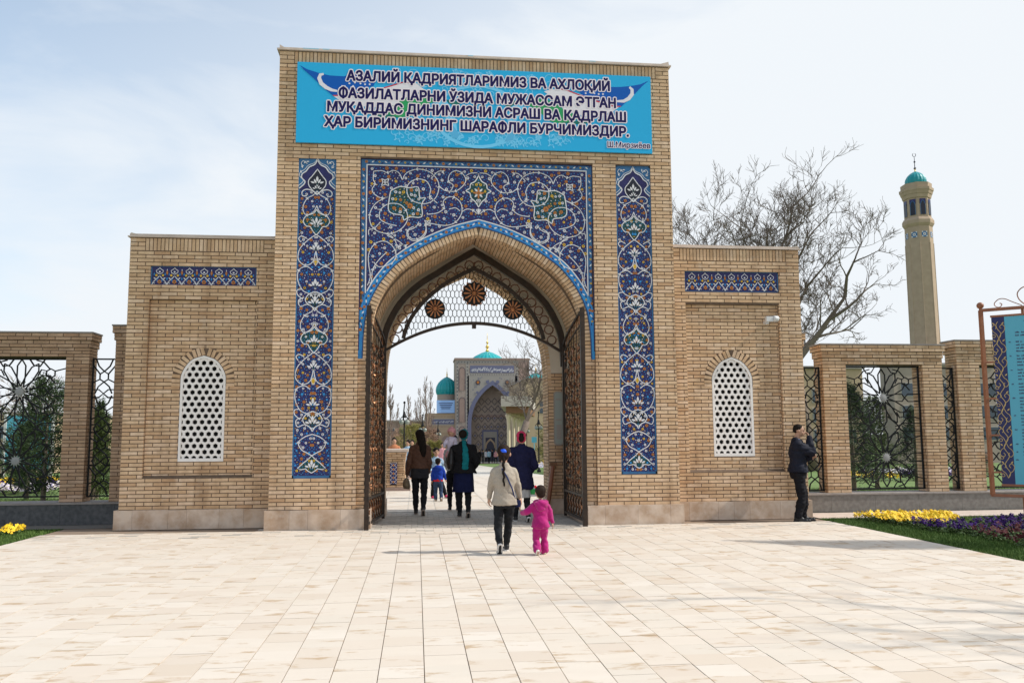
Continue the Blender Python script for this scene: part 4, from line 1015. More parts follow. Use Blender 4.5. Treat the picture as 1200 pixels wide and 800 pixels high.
def wing(X0,X1,label,rec,fr,win,nfr,seed):
    ZT=5.165; YW=15.5
    t=thing('side_wing',label,'wall',((X0+X1)/2,16.2,0),'brick wings either side of the gateway')
    c=MB(); yb=16.9; d=.07
    cx,hw,z0,zs,zt=win
    prof=[(hw,zs),(hw*.97,zs+.10),(hw*.80,zs+.24),(hw*.50,zs+.37),(0,zt)]; cv=arch(cx,prof,z0)
    slabs(c,(X0+.008,X1-.008),(.3,ZT),YW+.008,YW+d,[rec,(fr[0],fr[1],fr[2],fr[3])])
    # wall behind with the window opening
    arch_slab(c,[(cx-hw,z0)]+cv[1:-1]+[(cx+hw,z0)],X0+.009,X1-.009,ZT-.003,YW+d+.008,YW+.32,zb=z0)
    c.box(X0+.009,X1-.009,YW+d+.008,YW+.32,0.0,z0)
    c.box(X0+.010,X1-.010,YW+.32,yb,0,.05); c.box(X0+.010,X1-.010,YW+.32,yb,ZT-.3,ZT-.004); c.box(X0+.010,X0+.2,YW+.32,yb,.05,ZT-.3); c.box(X1-.2,X1-.010,YW+.32,yb,.05,ZT-.3); c.box(X0+.2,X1-.2,yb-.2,yb,.05,ZT-.3,mi=1)
    c.build('mortar_core',[M['mortar'],M['dark_room']],t)
    B=Bricks()
    def holes(z):
        h=[]
        if rec[2]<z<rec[3]: h.append((rec[0]-X0,rec[1]-X0))
        if fr[2]<z<fr[3]: h.append((fr[0]-X0,fr[1]-X0))
        return h
    B.wall((X0,YW,0),(1,0,0),(0,-1,0),X1-X0,.335,4.915,holes)
    B.soldier((X0+.27,YW,0),(1,0,0),(0,-1,0),X1-X0-.54,4.92,5.155)
    for xx in (X0,X1-.27): B.wall((xx,YW,0),(1,0,0),(0,-1,0),.27,4.92,5.155)
    # recessed field with the hooded window
    hood=offset_arch(cv,.155,cx)
    def wh(z):
        out=[]
        if z0-.02<z<zt+.02 or True:
            if z<z0: return out
            if z>zs-.1:
                lo=[x for x,zz in hood if True]
                xs=[p[0]+(q[0]-p[0])*(z-p[1])/(q[1]-p[1]) for p,q in zip(hood[:-1],hood[1:]) if (p[1]-z)*(q[1]-z)<0]
                if len(xs)>=2: out.append((min(xs)-rec[0],max(xs)-rec[0]))
            else: out.append((cx-hw-.004-rec[0],cx+hw+.004-rec[0]))
        return out
    B.wall((rec[0],YW+d,0),(1,0,0),(0,-1,0),rec[1]-rec[0],rec[2],rec[3],wh,D=.04,off=1)
    top=[p for p in cv if p[1]>=zs-.12]; top=[(cx-hw,zs-.12)]+top[1:-1]+[(cx+hw,zs-.12)]
    for p,dd,nn,st in walk(top,.072):
        B.put((p.x+nn.x*.082,YW+d-.006,p.z+nn.z*.082),(nn.x,0,nn.z),(0,-1,0),.142,st-JO,.05,up=dd,prio=5)
    # sides
    B.wall((X0,yb,0),(0,-1,0),(-1,0,0),yb-YW-.07,.3,ZT-.01); B.wall((X1,YW+.07,0),(0,1,0),(1,0,0),yb-YW-.07,.3,ZT-.01)
    # ledge courses at the foot of the recess and its reveal
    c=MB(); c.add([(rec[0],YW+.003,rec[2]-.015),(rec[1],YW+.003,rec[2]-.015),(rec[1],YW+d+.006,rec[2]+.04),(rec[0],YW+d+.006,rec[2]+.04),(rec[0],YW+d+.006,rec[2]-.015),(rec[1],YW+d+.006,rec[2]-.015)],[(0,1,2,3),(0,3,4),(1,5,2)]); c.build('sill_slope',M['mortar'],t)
    B.build(t,'brick')
    hexwindow(t,cx,z0,zs,zt,hw,YW+d+.02,0)
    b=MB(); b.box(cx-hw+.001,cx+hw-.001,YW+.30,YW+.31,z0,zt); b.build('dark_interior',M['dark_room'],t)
    frieze(t,fr[0],fr[1],fr[2],fr[3],YW+.045,nfr)
    c=MB(); c.box(X0-.035,X1+.035,YW-.03,yb+.03,ZT+.0,ZT+.022); c.box(X0-.005,X1+.005,YW-.006,yb,ZT+.022,ZT+.062)
    for sg,xe in ((1,X0-.005),(-1,X1+.005)): c.add([(xe,YW-.01,ZT+.05),(xe+sg*.14,YW-.01,ZT+.05),(xe+sg*.02,YW-.01,ZT+.082),(xe,YW+.3,ZT+.05),(xe+sg*.14,YW+.3,ZT+.05),(xe+sg*.02,YW+.3,ZT+.082)],[(0,1,2),(3,5,4),(0,2,5,3),(1,4,5,2)])
    c.build('cap_flashing',M['cap'],t)
    stones(t,X0-.06 if X0<0 else X0,X1 if X0<0 else X1+.04,YW-.045,0,.335,0,seed)
    sx=X0-.05 if X0<0 else X1-.01
    b=MB(); b.box(sx,sx+.06,YW+.016,yb,0,.335); b.build('base_stone',M['plinth_stone'],t)
    return t
wl=wing(-5.135,-2.525,'shaded left brick wing with white lattice window, beside black wheel grilles',(-4.765,-2.885,.885,4.04),(-4.765,-2.91,4.285,4.67),(-3.80,.39,1.16,2.60,3.04),7,5)
wr=wing(4.75,7.42,'brighter right brick wing with a security camera above its lattice window',(5.105,6.98,.885,4.075),(5.105,7.0,4.315,4.735),(6.01,.40,1.17,2.60,3.06),7,6)
# cctv camera
t=thing('security_camera','small white security camera fixed high on the right wing','security camera',(6.80,15.5,3.78))
b=MB(); b.box(6.66,6.79,15.37,15.46,3.73,3.83); b.build('housing',M['cctv'],t)
b=MB(); b.tube([(6.70,15.57,3.72),(6.70,15.45,3.72)],.035,8); b.box(6.67,6.73,15.42,15.5,3.69,3.73); b.build('bracket',M['cctv'],t)
b=MB(); b.lathe([(.055,0),(.062,.03),(.058,.10),(.03,.105)],14); b.v=[(6.80+z,15.40+y,3.785+x) for x,y,z in b.v]; b.build('barrel',M['cctv'],t,smooth=True)
b=MB(); b.sph((6.90,15.385,3.785),(.02,.042,.042),10,8); b.build('lens',M['lens'],t,smooth=True)
# ------------------------------------------------------------------ fences
YF=16.7
def pillar_bricks(B,x0,x1,y0,y1,z0,z1,sides='flrb'):
    if 'f' in sides: B.wall((x0,y0,0),(1,0,0),(0,-1,0),x1-x0,z0,z1)
    if 'r' in sides: B.wall((x1,y0+.066,0),(0,1,0),(1,0,0),y1-y0-.132,z0,z1,off=1)
    if 'l' in sides: B.wall((x0,y1-.066,0),(0,-1,0),(-1,0,0),y1-y0-.132,z0,z1,off=1)
    if 'b' in sides: B.wall((x1,y1,0),(-1,0,0),(0,1,0),x1-x0,z0,z1)
def flare(B,x0,x1,y0,y1,z,mk=None):
    for k,(o,zz) in enumerate(((.022,z),(.022,z+PH),(.05,z+2*PH),(.05,z+3*PH))):
        for (o_,u,n,w) in (((x0-o,y0-o,0),(1,0,0),(0,-1,0),x1-x0+2*o),((x1+o,y0-o,0),(0,1,0),(1,0,0),y1-y0+2*o),((x0-o,y1+o,0),(0,-1,0),(-1,0,0),y1-y0+2*o),((x1+o,y1+o,0),(-1,0,0),(0,1,0),x1-x0+2*o)):
            B.wall(o_,u,n,w,zz,zz+PH,off=k)
def fence_frame(X0,X1,xo0,xo1,ztop,z0,label,mk,zl):
    t=thing('brick_fence_bay',label,'fence bay',((X0+X1)/2,16.9,z0),'brick frames of the fence')
    y0,y1=YF,YF+.40; d=.008; zb=ztop-4*PH
    c=MB(); c.box(X0+d,xo0-d,y0+d,y1-d,z0,zb); c.box(xo1+d,X1-d,y0+d,y1-d,z0,zb); c.box(xo0-d,xo1+d,y0+d,y1-d,zl+.004,zb); c.box(X0-.015,X1+.015,y0-.015,y1+.015,zb,zb+2*PH); c.box(X0-.042,X1+.042,y0-.042,y1+.042,zb+2*PH,ztop)
    c.build('mortar_core',M['mortar'],t)
    B=Bricks()
    pillar_bricks(B,X0,xo0,y0,y1,z0,zl); pillar_bricks(B,xo1,X1,y0,y1,z0,zl)
    B.wall((X0,y0,0),(1,0,0),(0,-1,0),X1-X0,zl,zb); B.wall((X1,y1,0),(-1,0,0),(0,1,0),X1-X0,zl,zb)
    B.wall((X1,y0,0),(0,1,0),(1,0,0),y1-y0,zl,zb); B.wall((X0,y1,0),(0,-1,0),(-1,0,0),y1-y0,zl,zb)
    flare(B,X0,X1,y0,y1,zb)
    B.build(t,mk)
    c=MB(); c.box(X0-.06,X1+.06,y0-.06,y1+.06,ztop,ztop+.028); c.build('cap_slab',M['cap_grey'],t)
def fence_pier(X0,X1,ztop,z0,label,mk):
    t=thing('fence_pier',label,'brick pier',((X0+X1)/2,16.9,z0),None); y0,y1=YF,YF+.40; d=.008; zb=ztop-4*PH
    c=MB(); c.box(X0+d,X1-d,y0+d,y1-d,z0,zb); c.box(X0-.015,X1+.015,y0-.015,y1+.015,zb,zb+2*PH); c.box(X0-.042,X1+.042,y0-.042,y1+.042,zb+2*PH,ztop); c.build('mortar_core',M['mortar'],t)
    B=Bricks(); pillar_bricks(B,X0,X1,y0,y1,z0,zb); flare(B,X0,X1,y0,y1,zb); B.build(t,mk)
    c=MB(); c.box(X0-.06,X1+.06,y0-.06,y1+.06,ztop,ztop+.028); c.build('cap_slab',M['cap_grey'],t)
def grille(x0,x1,z0,z1,label,boss=True,y=None,zs=None):
    y=y or YF+.14
    t=thing('fence_grille',label,'grille',((x0+x1)/2,y,z0),'black iron wheel grilles in the brick fence'); cx=(x0+x1)/2; W_=(x1-x0)/2
    b=MB(); 
    for p,q in (((x0+.02,z0),(x0+.02,z1)),((x1-.02,z0),(x1-.02,z1)),((x0,z0),(x1,z0)),((x0,z1),(x1,z1))): b.tube([(p[0],y,p[1]),(q[0],y,q[1])],.022,4)
    b.build('frame',M['iron'],t)
    g=MB(); r=.0155
    def L(*pts): g.tube([(cx+p[0],y,p[1]) for p in pts],r,4,cap=False)
    def clip(p): return (max(-W_+.02,min(W_-.02,p[0])),max(z0,min(z1,p[1])))
    zm=(z0+z1)/2; H4=(z1-z0)/4; za,zb=zs or (zm+H4,zm-H4)
    R1=H4*.96
    for zc in (za,zb):
        for k in range(12):
            an=R(30*k); ca,sa=math.cos(an),math.sin(an); R_=R1 if k%3==0 else R1*1.0
            hw=.078
            def Q(r_,w_): return clip((r_*ca-w_*sa, zc+r_*sa+w_*ca))
            horiz=k in (0,6)
            rx=.44 if horiz else R_*.80
            if k in (3,9) or horiz or True:
                L(Q(.10,0),Q(.27,hw*.95),Q(rx,hw*.95),Q(rx+.12,0) if not horiz else Q(rx+.055,.0)); L(Q(.10,0),Q(.27,-hw*.95),Q(rx,-hw*.95),Q(rx+.12,0) if not horiz else Q(rx+.055,.0))
            if horiz:
                for s_ in (1,-1): L(Q(rx+.055,0),Q(rx+.13,s_*hw),Q(W_-.02,s_*hw))
        for sx in (1,-1):
            for sz in (1,-1):
                hx,hz_=sx*.53,zc+sz*.35*H4/.645
                L(*[(hx+.088*math.cos(R(60*q+30)),hz_+.088*math.sin(R(60*q+30))) for q in range(7)])
                L((hx+sx*.076,hz_+sz*.044),clip((sx*W_,hz_+sz*.10))); L((hx-sx*.07,hz_+sz*.045),(sx*.36,zc+sz*.42),(sx*.30,zc+sz*.30))
                L((hx-sx*.02,hz_+sz*.085),(sx*.40,zc+sz*.56),(sx*.26,zc+sz*.60))
                L((hx,hz_-sz*.088),(sx*.62,zc+sz*.16))
    for sx in (1,-1):
        L(clip((sx*W_,zm+.08)),(sx*.40,zm+.08),(sx*.29,zm-.06),(sx*.10,zm-.22)); L(clip((sx*W_,zm-.08)),(sx*.40,zm-.08),(sx*.29,zm+.06),(sx*.10,zm+.22))
        for zz,sg in ((z1,-1),(z0,1)): L((sx*.42,zz),(sx*.33,zz+sg*.14),(sx*.22,zz+sg*.12),(sx*.14,zz)) 
    g.build('bars',M['iron'],t)
    for zc in (za,zb):
        d=MB(); d.lathe([(.055,0),(.075,.012),(.07,.03),(.02,.045)],12); d.v=[(cx+x*(1+.0*z),y-.03-z*.5,zc+yy) for x,yy,z in d.v]
        for k in range(12): an=R(30*k+15); d.add([(cx+.07*math.cos(an-.2),y-.033,zc+.07*math.sin(an-.2)),(cx+.07*math.cos(an+.2),y-.033,zc+.07*math.sin(an+.2)),(cx+.115*math.cos(an),y-.033,zc+.115*math.sin(an))],[(0,1,2)])
        d.build('boss',M['boss'],t)
def narrow_grille(x0,x1,z0,z1,label,post=None):
    y=YF+.14; t=thing('fence_grille',label,'grille',((x0+x1)/2,y,z0),'narrow black iron grilles between brick piers'); cx=(x0+x1)/2; W_=(x1-x0)/2
    b=MB()
    for p,q in (((x0+.015,z0),(x0+.015,z1)),((x1-.015,z0),(x1-.015,z1)),((x0,z0),(x1,z0)),((x0,z1),(x1,z1))): b.tube([(p[0],y,p[1]),(q[0],y,q[1])],.02,4)
    if post is not None: b.tube([(post,y-.12,z0),(post,y-.12,z1)],.03,4); [b.tube([(post,y-.12,zz),(post+.14,y-.12,zz)],.02,4) for zz in (z0+.4,z0+1.4,z1-.5)]
    b.build('frame',M['iron'],t)
    g=MB(); r=.0155
    def L(*pts): g.tube([(cx+p[0],y,p[1]) for p in pts],r,4,cap=False)
    H=z1-z0
    for f in (.87,.60,.37,.13):
        zc=z0+H*f; L(*[(.088*math.cos(R(60*q+30)),zc+.10*math.sin(R(60*q+30))) for q in range(7)])
        for sg in (1,-1):
            L((sg*.076,zc+.05),(sg*(W_*.9),zc+.05+ (.16 if f in(.87,.13) else .08))) ; L((sg*.076,zc-.05),(sg*W_*.95,zc-.12))
            L((0,zc+.10),(sg*.10,zc+.20),(sg*W_*.7,zc+H*.13)); L((0,zc-.10),(sg*.10,zc-.19),(sg*W_*.7,zc-H*.125))
    for f in (.745,.49,.25):
        zc=z0+H*f
        for sg in (1,-1):
            L((sg*W_,zc+.075),(sg*.085,zc+.075),(0,zc),(sg*.085,zc-.075),(sg*W_,zc-.075))
    g.build('bars',M['iron'],t)
# left side
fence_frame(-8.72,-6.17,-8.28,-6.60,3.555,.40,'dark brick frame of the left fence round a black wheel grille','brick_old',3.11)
grille(-8.275,-6.605,.50,3.075,'black iron wheel grille with a silver boss left of the left wing',zs=(2.455,1.165))
narrow_grille(-6.16,-5.72,.50,3.08,'narrow black iron grille beside the left brick wing')
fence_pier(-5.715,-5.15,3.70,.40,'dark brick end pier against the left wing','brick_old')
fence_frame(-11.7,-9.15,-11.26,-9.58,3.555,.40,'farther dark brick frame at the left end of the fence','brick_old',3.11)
narrow_grille(-9.14,-8.73,.50,3.08,'narrow black iron grille at the far left of the fence')
# right side
fence_pier(7.43,8.0,3.66,.372,'pale brick end pier against the right wing behind the man','brick')
narrow_grille(8.01,8.40,.42,2.96,'narrow black iron grille behind the man in black')
fence_frame(8.41,11.08,8.93,10.63,3.43,.372,'pale brick frame of the right fence round a black wheel grille','brick',3.02)
grille(8.935,10.625,.44,2.985,'black iron wheel grille in the right fence below the minaret',zs=(2.33,1.085),boss=True)
narrow_grille(11.085,11.40,.42,2.96,'narrow black iron grille beside the notice board',post=None)
fence_frame(11.41,14.1,11.93,13.63,3.53,.372,'pale brick frame of the fence behind the notice board','brick',3.02)
grille(11.935,13.625,.44,2.985,'black iron wheel grille mostly hidden behind the notice board',zs=(2.33,1.085))
def plinth(x0,x1,top,m,label):
    t=thing('plinth_wall',label,'low wall',((x0+x1)/2,16.8,0))
    c=MB(); c.box(x0,x1,16.565,17.2,0,top-.03); c.build('core',m,t)
    x=x0; 
    while x<x1-.05:
        w=min(.95,x1-x); b=MB(); b.box(x+.002,x+w-.002,16.55,16.60,-.0,top-.032); b.build('granite_panel',m,t); x+=w
    b=MB(); b.box(x0-.0,x1+.0,16.53,17.21,top-.03,top); b.build('coping',M['cap_grey'] if m==M['granite'] else M['cap_grey'],t)
plinth(-16,-5.16,.40,M['granite_dark'],'low dark granite wall carrying the left fence')
plinth(7.44,18,.372,M['granite'],'low grey granite wall carrying the right fence')
# ------------------------------------------------------------------ notice board on the right lawn
PA=Vector((8.58,11.9,0)); DV=Vector((.763,-.646,0)); BNV=Vector((-.646,-.763,0))
nb=thing('notice_board','blue notice board in a copper brown iron frame on the right lawn','notice board',tuple(PA+DV*.93))
def Q3(s,z,o=0): p=PA+DV*s+BNV*o; return (p.x,p.y,z)
BWd=1.86; ZB,ZT_=.66,3.45
f=MB()
for s_ in (0,BWd): f.tube([Q3(s_,ZB),Q3(s_,ZT_)],.035,4)
f.tube([Q3(-.02,ZT_),Q3(BWd+.02,ZT_)],.03,4); f.tube([Q3(-.02,ZB),Q3(BWd+.02,ZB)],.03,4)
for s_ in (.42,BWd-.42): f.tube([Q3(s_,-.03),Q3(s_,ZB)],.04,4)
for zz in (1.0,1.55,2.1,2.65):
    f.tube([Q3(0,zz),Q3(.17,zz)],.018,4); f.tube([Q3(BWd,zz),Q3(BWd-.17,zz)],.018,4)
for s_ in (.55,.93,1.31): f.tube([Q3(s_,ZT_),Q3(s_,ZT_-.12)],.02,4)
f.build('frame',M['frame_brown'],nb)
for s_ in (0,BWd): q=Q3(s_,ZT_+.075); b=MB(); b.sph(q,.052,10,8); b.tube([Q3(s_,ZT_),q],.02,6); b.build('ball_finial',M['frame_brown'],nb,smooth=True)
s=MB()
def spiral(s0,z0,r0,turn,dirn,start): return [Q3(s0+r0*(1-.12*k)*math.cos(start+dirn*k*.5),z0+r0*(1-.12*k)*math.sin(start+dirn*k*.5)) for k in range(turn)]
for m_ in (0,1):
    def X_(s_): return s_ if m_==0 else BWd-s_
    pts=[(X_(.55),ZT_+.03),(X_(.42),ZT_+.10),(X_(.33),ZT_+.15),(X_(.25),ZT_+.15),(X_(.19),ZT_+.09),(X_(.21),ZT_+.04),(X_(.26),ZT_+.03),(X_(.29),ZT_+.07),(X_(.26),ZT_+.09)]
    s.tube([(q.x,q.y,q.z) for q in [Vector(Q3(p.x,p.y)) for p in catmull(pts,4)]],.007,4)
    pts=[(X_(.60),ZT_+.03),(X_(.52),ZT_+.12),(X_(.50),ZT_+.22),(X_(.57),ZT_+.30),(X_(.67),ZT_+.30),(X_(.72),ZT_+.22),(X_(.68),ZT_+.17),(X_(.63),ZT_+.20),(X_(.65),ZT_+.24)]
    s.tube([Q3(p.x,p.y) for p in catmull(pts,4)],.008,4)
    pts=[(X_(.93),ZT_+.06),(X_(.80),ZT_+.10),(X_(.74),ZT_+.18),(X_(.78),ZT_+.25),(X_(.84),ZT_+.22),(X_(.82),ZT_+.18)]
    s.tube([Q3(p.x,p.y) for p in catmull(pts,4)],.008,4)
s.build('scroll_crest',M['frame_brown'],nb)
s0,s1,zp0,zp1=.135,BWd-.135,.83,3.33
def orient(mb,u0,u1,z0,z1,o0,o1,mi=0):
    vs=[Q3(u0,z0,o0),Q3(u1,z0,o0),Q3(u1,z0,o1),Q3(u0,z0,o1),Q3(u0,z1,o0),Q3(u1,z1,o0),Q3(u1,z1,o1),Q3(u0,z1,o1)]
    mb.add(vs,[(0,3,2,1),(4,5,6,7),(0,1,5,4),(2,3,7,6),(3,0,4,7),(1,2,6,5)],mi)
b=MB(); orient(b,s0,s1,zp0,zp1,-.012,.012,0); panel=b.build('panel',M['sign_blue'],nb)
b=MB(); orient(b,s0-.012,s1+.012,zp1,zp1+.03,-.02,.02); orient(b,s0-.012,s1+.012,zp0-.03,zp0,-.02,.02); b.build('panel_rail',M['frame_brown'],nb)
a=Art(Q3(0,0,.012),u=tuple(DV),v=(0,0,1),n=tuple(BNV),eps=.0012)
BK=[M['sign_navy'],M['gold'],M['ink'],M['sign_blue']]
a.mb.add([a.P(s0,zp0,1),a.P(s0+.17,zp0,1),a.P(s0+.17,zp1,1),a.P(s0,zp1,1)],[(0,1,2,3)],0)
for k in range(9):
    z=zp0+.22+k*.26; c0=s0+.085
    for sg in (1,-1):
        pts=[(c0,z-.13),(c0+sg*.03,z-.06),(c0+sg*.07,z-.02),(c0+sg*.085,z+.04),(c0+sg*.05,z+.08),(c0+sg*.02,z+.05),(c0+sg*.04,z+.02)]
        if k%2: pts=[(x,2*z-zz) for x,zz in pts]
        a.ribbon([(p.x,p.y) for p in catmull(pts,4)],.008,1,3)
    a.ribbon([(c0+.03*math.sin(t),z-.13+.26*t/6.28) for t in [i*.52 for i in range(13)]],.009,1,3)
    for sg in (1,-1): a.leaf(c0+sg*.06,z+.1,.024,sg*.8,1,3)
    a.ribbon([(c0-.065+.022*math.cos(t),z-.09+.022*math.sin(t)) for t in [i*.7 for i in range(10)]],.008,1,3)
# printed paragraphs, too small to read
rt=random.Random(4); tx0=s0+.30; z=zp1-.20
def words(x0,x1,z,h=.016):
    x=x0
    while x<x1-.02:
        w=rt.uniform(.03,.085); w=min(w,x1-x)
        k=x
        while k<x+w-.006: 
            hh=h*rt.choice([.75,.75,1.15,1.0]); ww=rt.uniform(.007,.012); a.mb.add([a.P(k,z,2),a.P(k+ww,z,2),a.P(k+ww,z+hh,2),a.P(k,z+hh,2)],[(0,1,2,3)],2); k+=ww+.0035
        x+=w+.016
words(tx0+.12,s1-.35,zp1-.09,.018)
words(tx0-.0,s1-.08,zp1-.26,.020); words(tx0-.0,s1-.25,zp1-.305,.020)
z=zp1-.40
for i,nl in enumerate([4,4,4,4,5,4,4,2,2,4]):
    words(tx0-.09 if i<9 else tx0-.105,tx0-.06,z,.018)
    for k in range(nl):
        if z<zp0+.1: break
        words(tx0-.0,s1-(.06 if k<nl-1 else rt.uniform(.2,.6)),z,.019); z-=.047
    z-=.022
a.mb.build('print',BK,panel)
# ------------------------------------------------------------------ pixel of the photo -> point at depth Y
def at(px,py,Y):
    d=_r2*((px-600)/FPX)+_u2*(-(py-400)/FPX)+_f; t=Y/d.y; return Vector((d.x*t,Y,CAMH+d.z*t))
def rough(mb,parent,name,m,**k): return mb.build(name,m,parent,**k)
# ------------------------------------------------------------------ lawns: blades
def blades(name,boxes,n,h,m,zf=lambda x,y:-.035,seed=1):
    rg=random.Random(seed); V=[];F=[]; tot=sum((b[1]-b[0])*(b[3]-b[2]) for b in boxes)
    for bx in boxes:
        k=int(n*(bx[1]-bx[0])*(bx[3]-bx[2])/tot)
        for i in range(k):
            x=rg.uniform(bx[0],bx[1]); y=rg.uniform(bx[2],bx[3]); z=zf(x,y); a=rg.uniform(0,6.3); hh=h*rg.uniform(.5,1.3); w=.006+.004*rg.random()
            c,s=math.cos(a)*w,math.sin(a)*w; lx,ly=rg.uniform(-.6,.6)*hh,rg.uniform(-.6,.6)*hh
            b=len(V); V+= [(x-c,y-s,z),(x+c,y+s,z),(x+lx,y+ly,z+hh)]; F.append((b,b+1,b+2))
    me=bpy.data.meshes.new(name); me.from_pydata(V,[],F); me.materials.append(m); o=bpy.data.objects.new(name,me); COL.objects.link(o); tag(o,kind='stuff')
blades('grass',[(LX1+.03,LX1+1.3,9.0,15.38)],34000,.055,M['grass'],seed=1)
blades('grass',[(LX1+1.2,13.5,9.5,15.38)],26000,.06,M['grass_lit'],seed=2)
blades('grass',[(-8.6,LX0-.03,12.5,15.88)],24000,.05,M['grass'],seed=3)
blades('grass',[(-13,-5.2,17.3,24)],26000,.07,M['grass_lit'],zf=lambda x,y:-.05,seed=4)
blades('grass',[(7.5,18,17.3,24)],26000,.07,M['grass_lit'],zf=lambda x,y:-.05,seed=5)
# bed soil and pansies
def pansies(name,pts,m,h=.13,r=.034,leafm='leaf',seed=1,leaves=5):
    rg=random.Random(seed); fl=MB(); lf=MB()
    for (x,y,z) in pts:
        hh=h*rg.uniform(.75,1.25); c=Vector((x,y,z+hh)); tilt=Vector((rg.uniform(-.7,.7),rg.uniform(-1.0,.1),.55)).normalized(); u=tilt.orthogonal().normalized(); v=tilt.cross(u)
        rr=r*rg.uniform(.8,1.2); n=5
        for k in range(n):
            a0=2*math.pi*k/n+rg.uniform(-.2,.2); p=[c]
            for (q,w) in ((.55,-.55),(1.05,-.35),(1.15,.0),(1.05,.35),(.55,.55)): p.append(c+(u*math.cos(a0+w)+v*math.sin(a0+w))*rr*q+tilt*rg.uniform(0,.008))
            fl.add([tuple(a) for a in p],[tuple(range(6))])
        for k in range(leaves):
            a0=rg.uniform(0,6.3); l=rg.uniform(.04,.07); b0=Vector((x+rg.uniform(-.05,.05),y+rg.uniform(-.05,.05),z+rg.uniform(.0,hh*.9))); e=b0+Vector((math.cos(a0)*l,math.sin(a0)*l,rg.uniform(.0,.04))); s_=Vector((-math.sin(a0),math.cos(a0),.2))*.015
            lf.add([tuple(b0),tuple((b0+e)/2+s_),tuple(e),tuple((b0+e)/2-s_)],[(0,1,2,3)])
    o=fl.build(name,m,kind='stuff'); o2=lf.build('flower_leaves',M[leafm],kind='stuff')
def fillpoly(poly,n,seed,z=-.03):
    rg=random.Random(seed); xs=[p[0] for p in poly]; ys=[p[1] for p in poly]; out=[]
    while len(out)<n:
        x=rg.uniform(min(xs),max(xs)); y=rg.uniform(min(ys),max(ys))
        if inpoly(x,y,poly): out.append((x,y,z))
    return out
b=MB(); bed=[(7.95,15.1),(8.3,13.7),(8.25,12.3),(8.3,11.0),(9.9,10.0),(12,11.5),(11.8,13.9),(10.6,15.0)]
b.add([(x,y,-.031) for x,y in bed],[tuple(range(len(bed)))[::-1]]); b.build('flower_bed_soil',M['soil'],kind='structure')
pansies('yellow_pansies',fillpoly([(8.05,15.1),(8.25,13.95),(8.85,13.55),(9.5,14.1),(9.9,15.05)],560,1),M['yellow'],.15,.032,seed=1,leaves=5)
pansies('violet_pansies',fillpoly([(8.35,13.85),(8.3,13.0),(8.6,12.3),(10.6,12.4),(11.2,13.4),(10.6,14.2),(8.95,13.45)],600,2),M['violet'],.15,.032,seed=2,leaves=9)
pansies('maroon_pansies',fillpoly([(8.5,12.4),(8.35,11.1),(9.6,10.6),(11.6,11.8),(11.2,13.2),(9.4,12.9)],480,3),M['maroon'],.14,.036,seed=3,leaves=9)
pansies('yellow_pansies',fillpoly([(-7.9,15.6),(-6.72,15.75),(-6.62,15.3),(-6.72,14.8),(-8.0,14.4)],90,4),M['yellow'],.10,.048,seed=4,leaves=6)
# flower ribbon in the park seen through the left grille, and on the right
for k,(m_,x0_,x1_,y0_,y1_,n) in enumerate((('yellow',-15,-11.9,28.2,30.4,330),('violet',-13.6,-11.0,26.9,28.4,240),('white_f',-12.6,-10.4,25.6,27.2,230),('yellow',-12.9,-11.7,26.6,27.3,60),('white_f',16.6,20.4,28.5,30.5,220),('violet',17.2,19.4,28.0,29.2,120),('yellow',14.2,16.2,27,28.5,60))):
    rg=random.Random(k+20); pts=[(rg.uniform(x0_,x1_),rg.uniform(y0_,y1_),zg(28)-.03) for _ in range(n)]
    pansies('park_flowers',pts,M[m_],.26,.085,seed=k+9,leaves=3)
for k,(m_,x0_,x1_,y0_,y1_,n) in enumerate((('white_f',6.5,8.0,38,50,130),('yellow',6.6,8.3,30,52,120),('violet',6.5,8,33,40,60))):
    rg=random.Random(k+40); pts=[(rg.uniform(x0_,x1_),rg.uniform(y0_,y1_),zg(40)-.0) for _ in range(n)]
    pansies('park_flowers',pts,M[m_],.25,.09,seed=k+19,leaves=3)
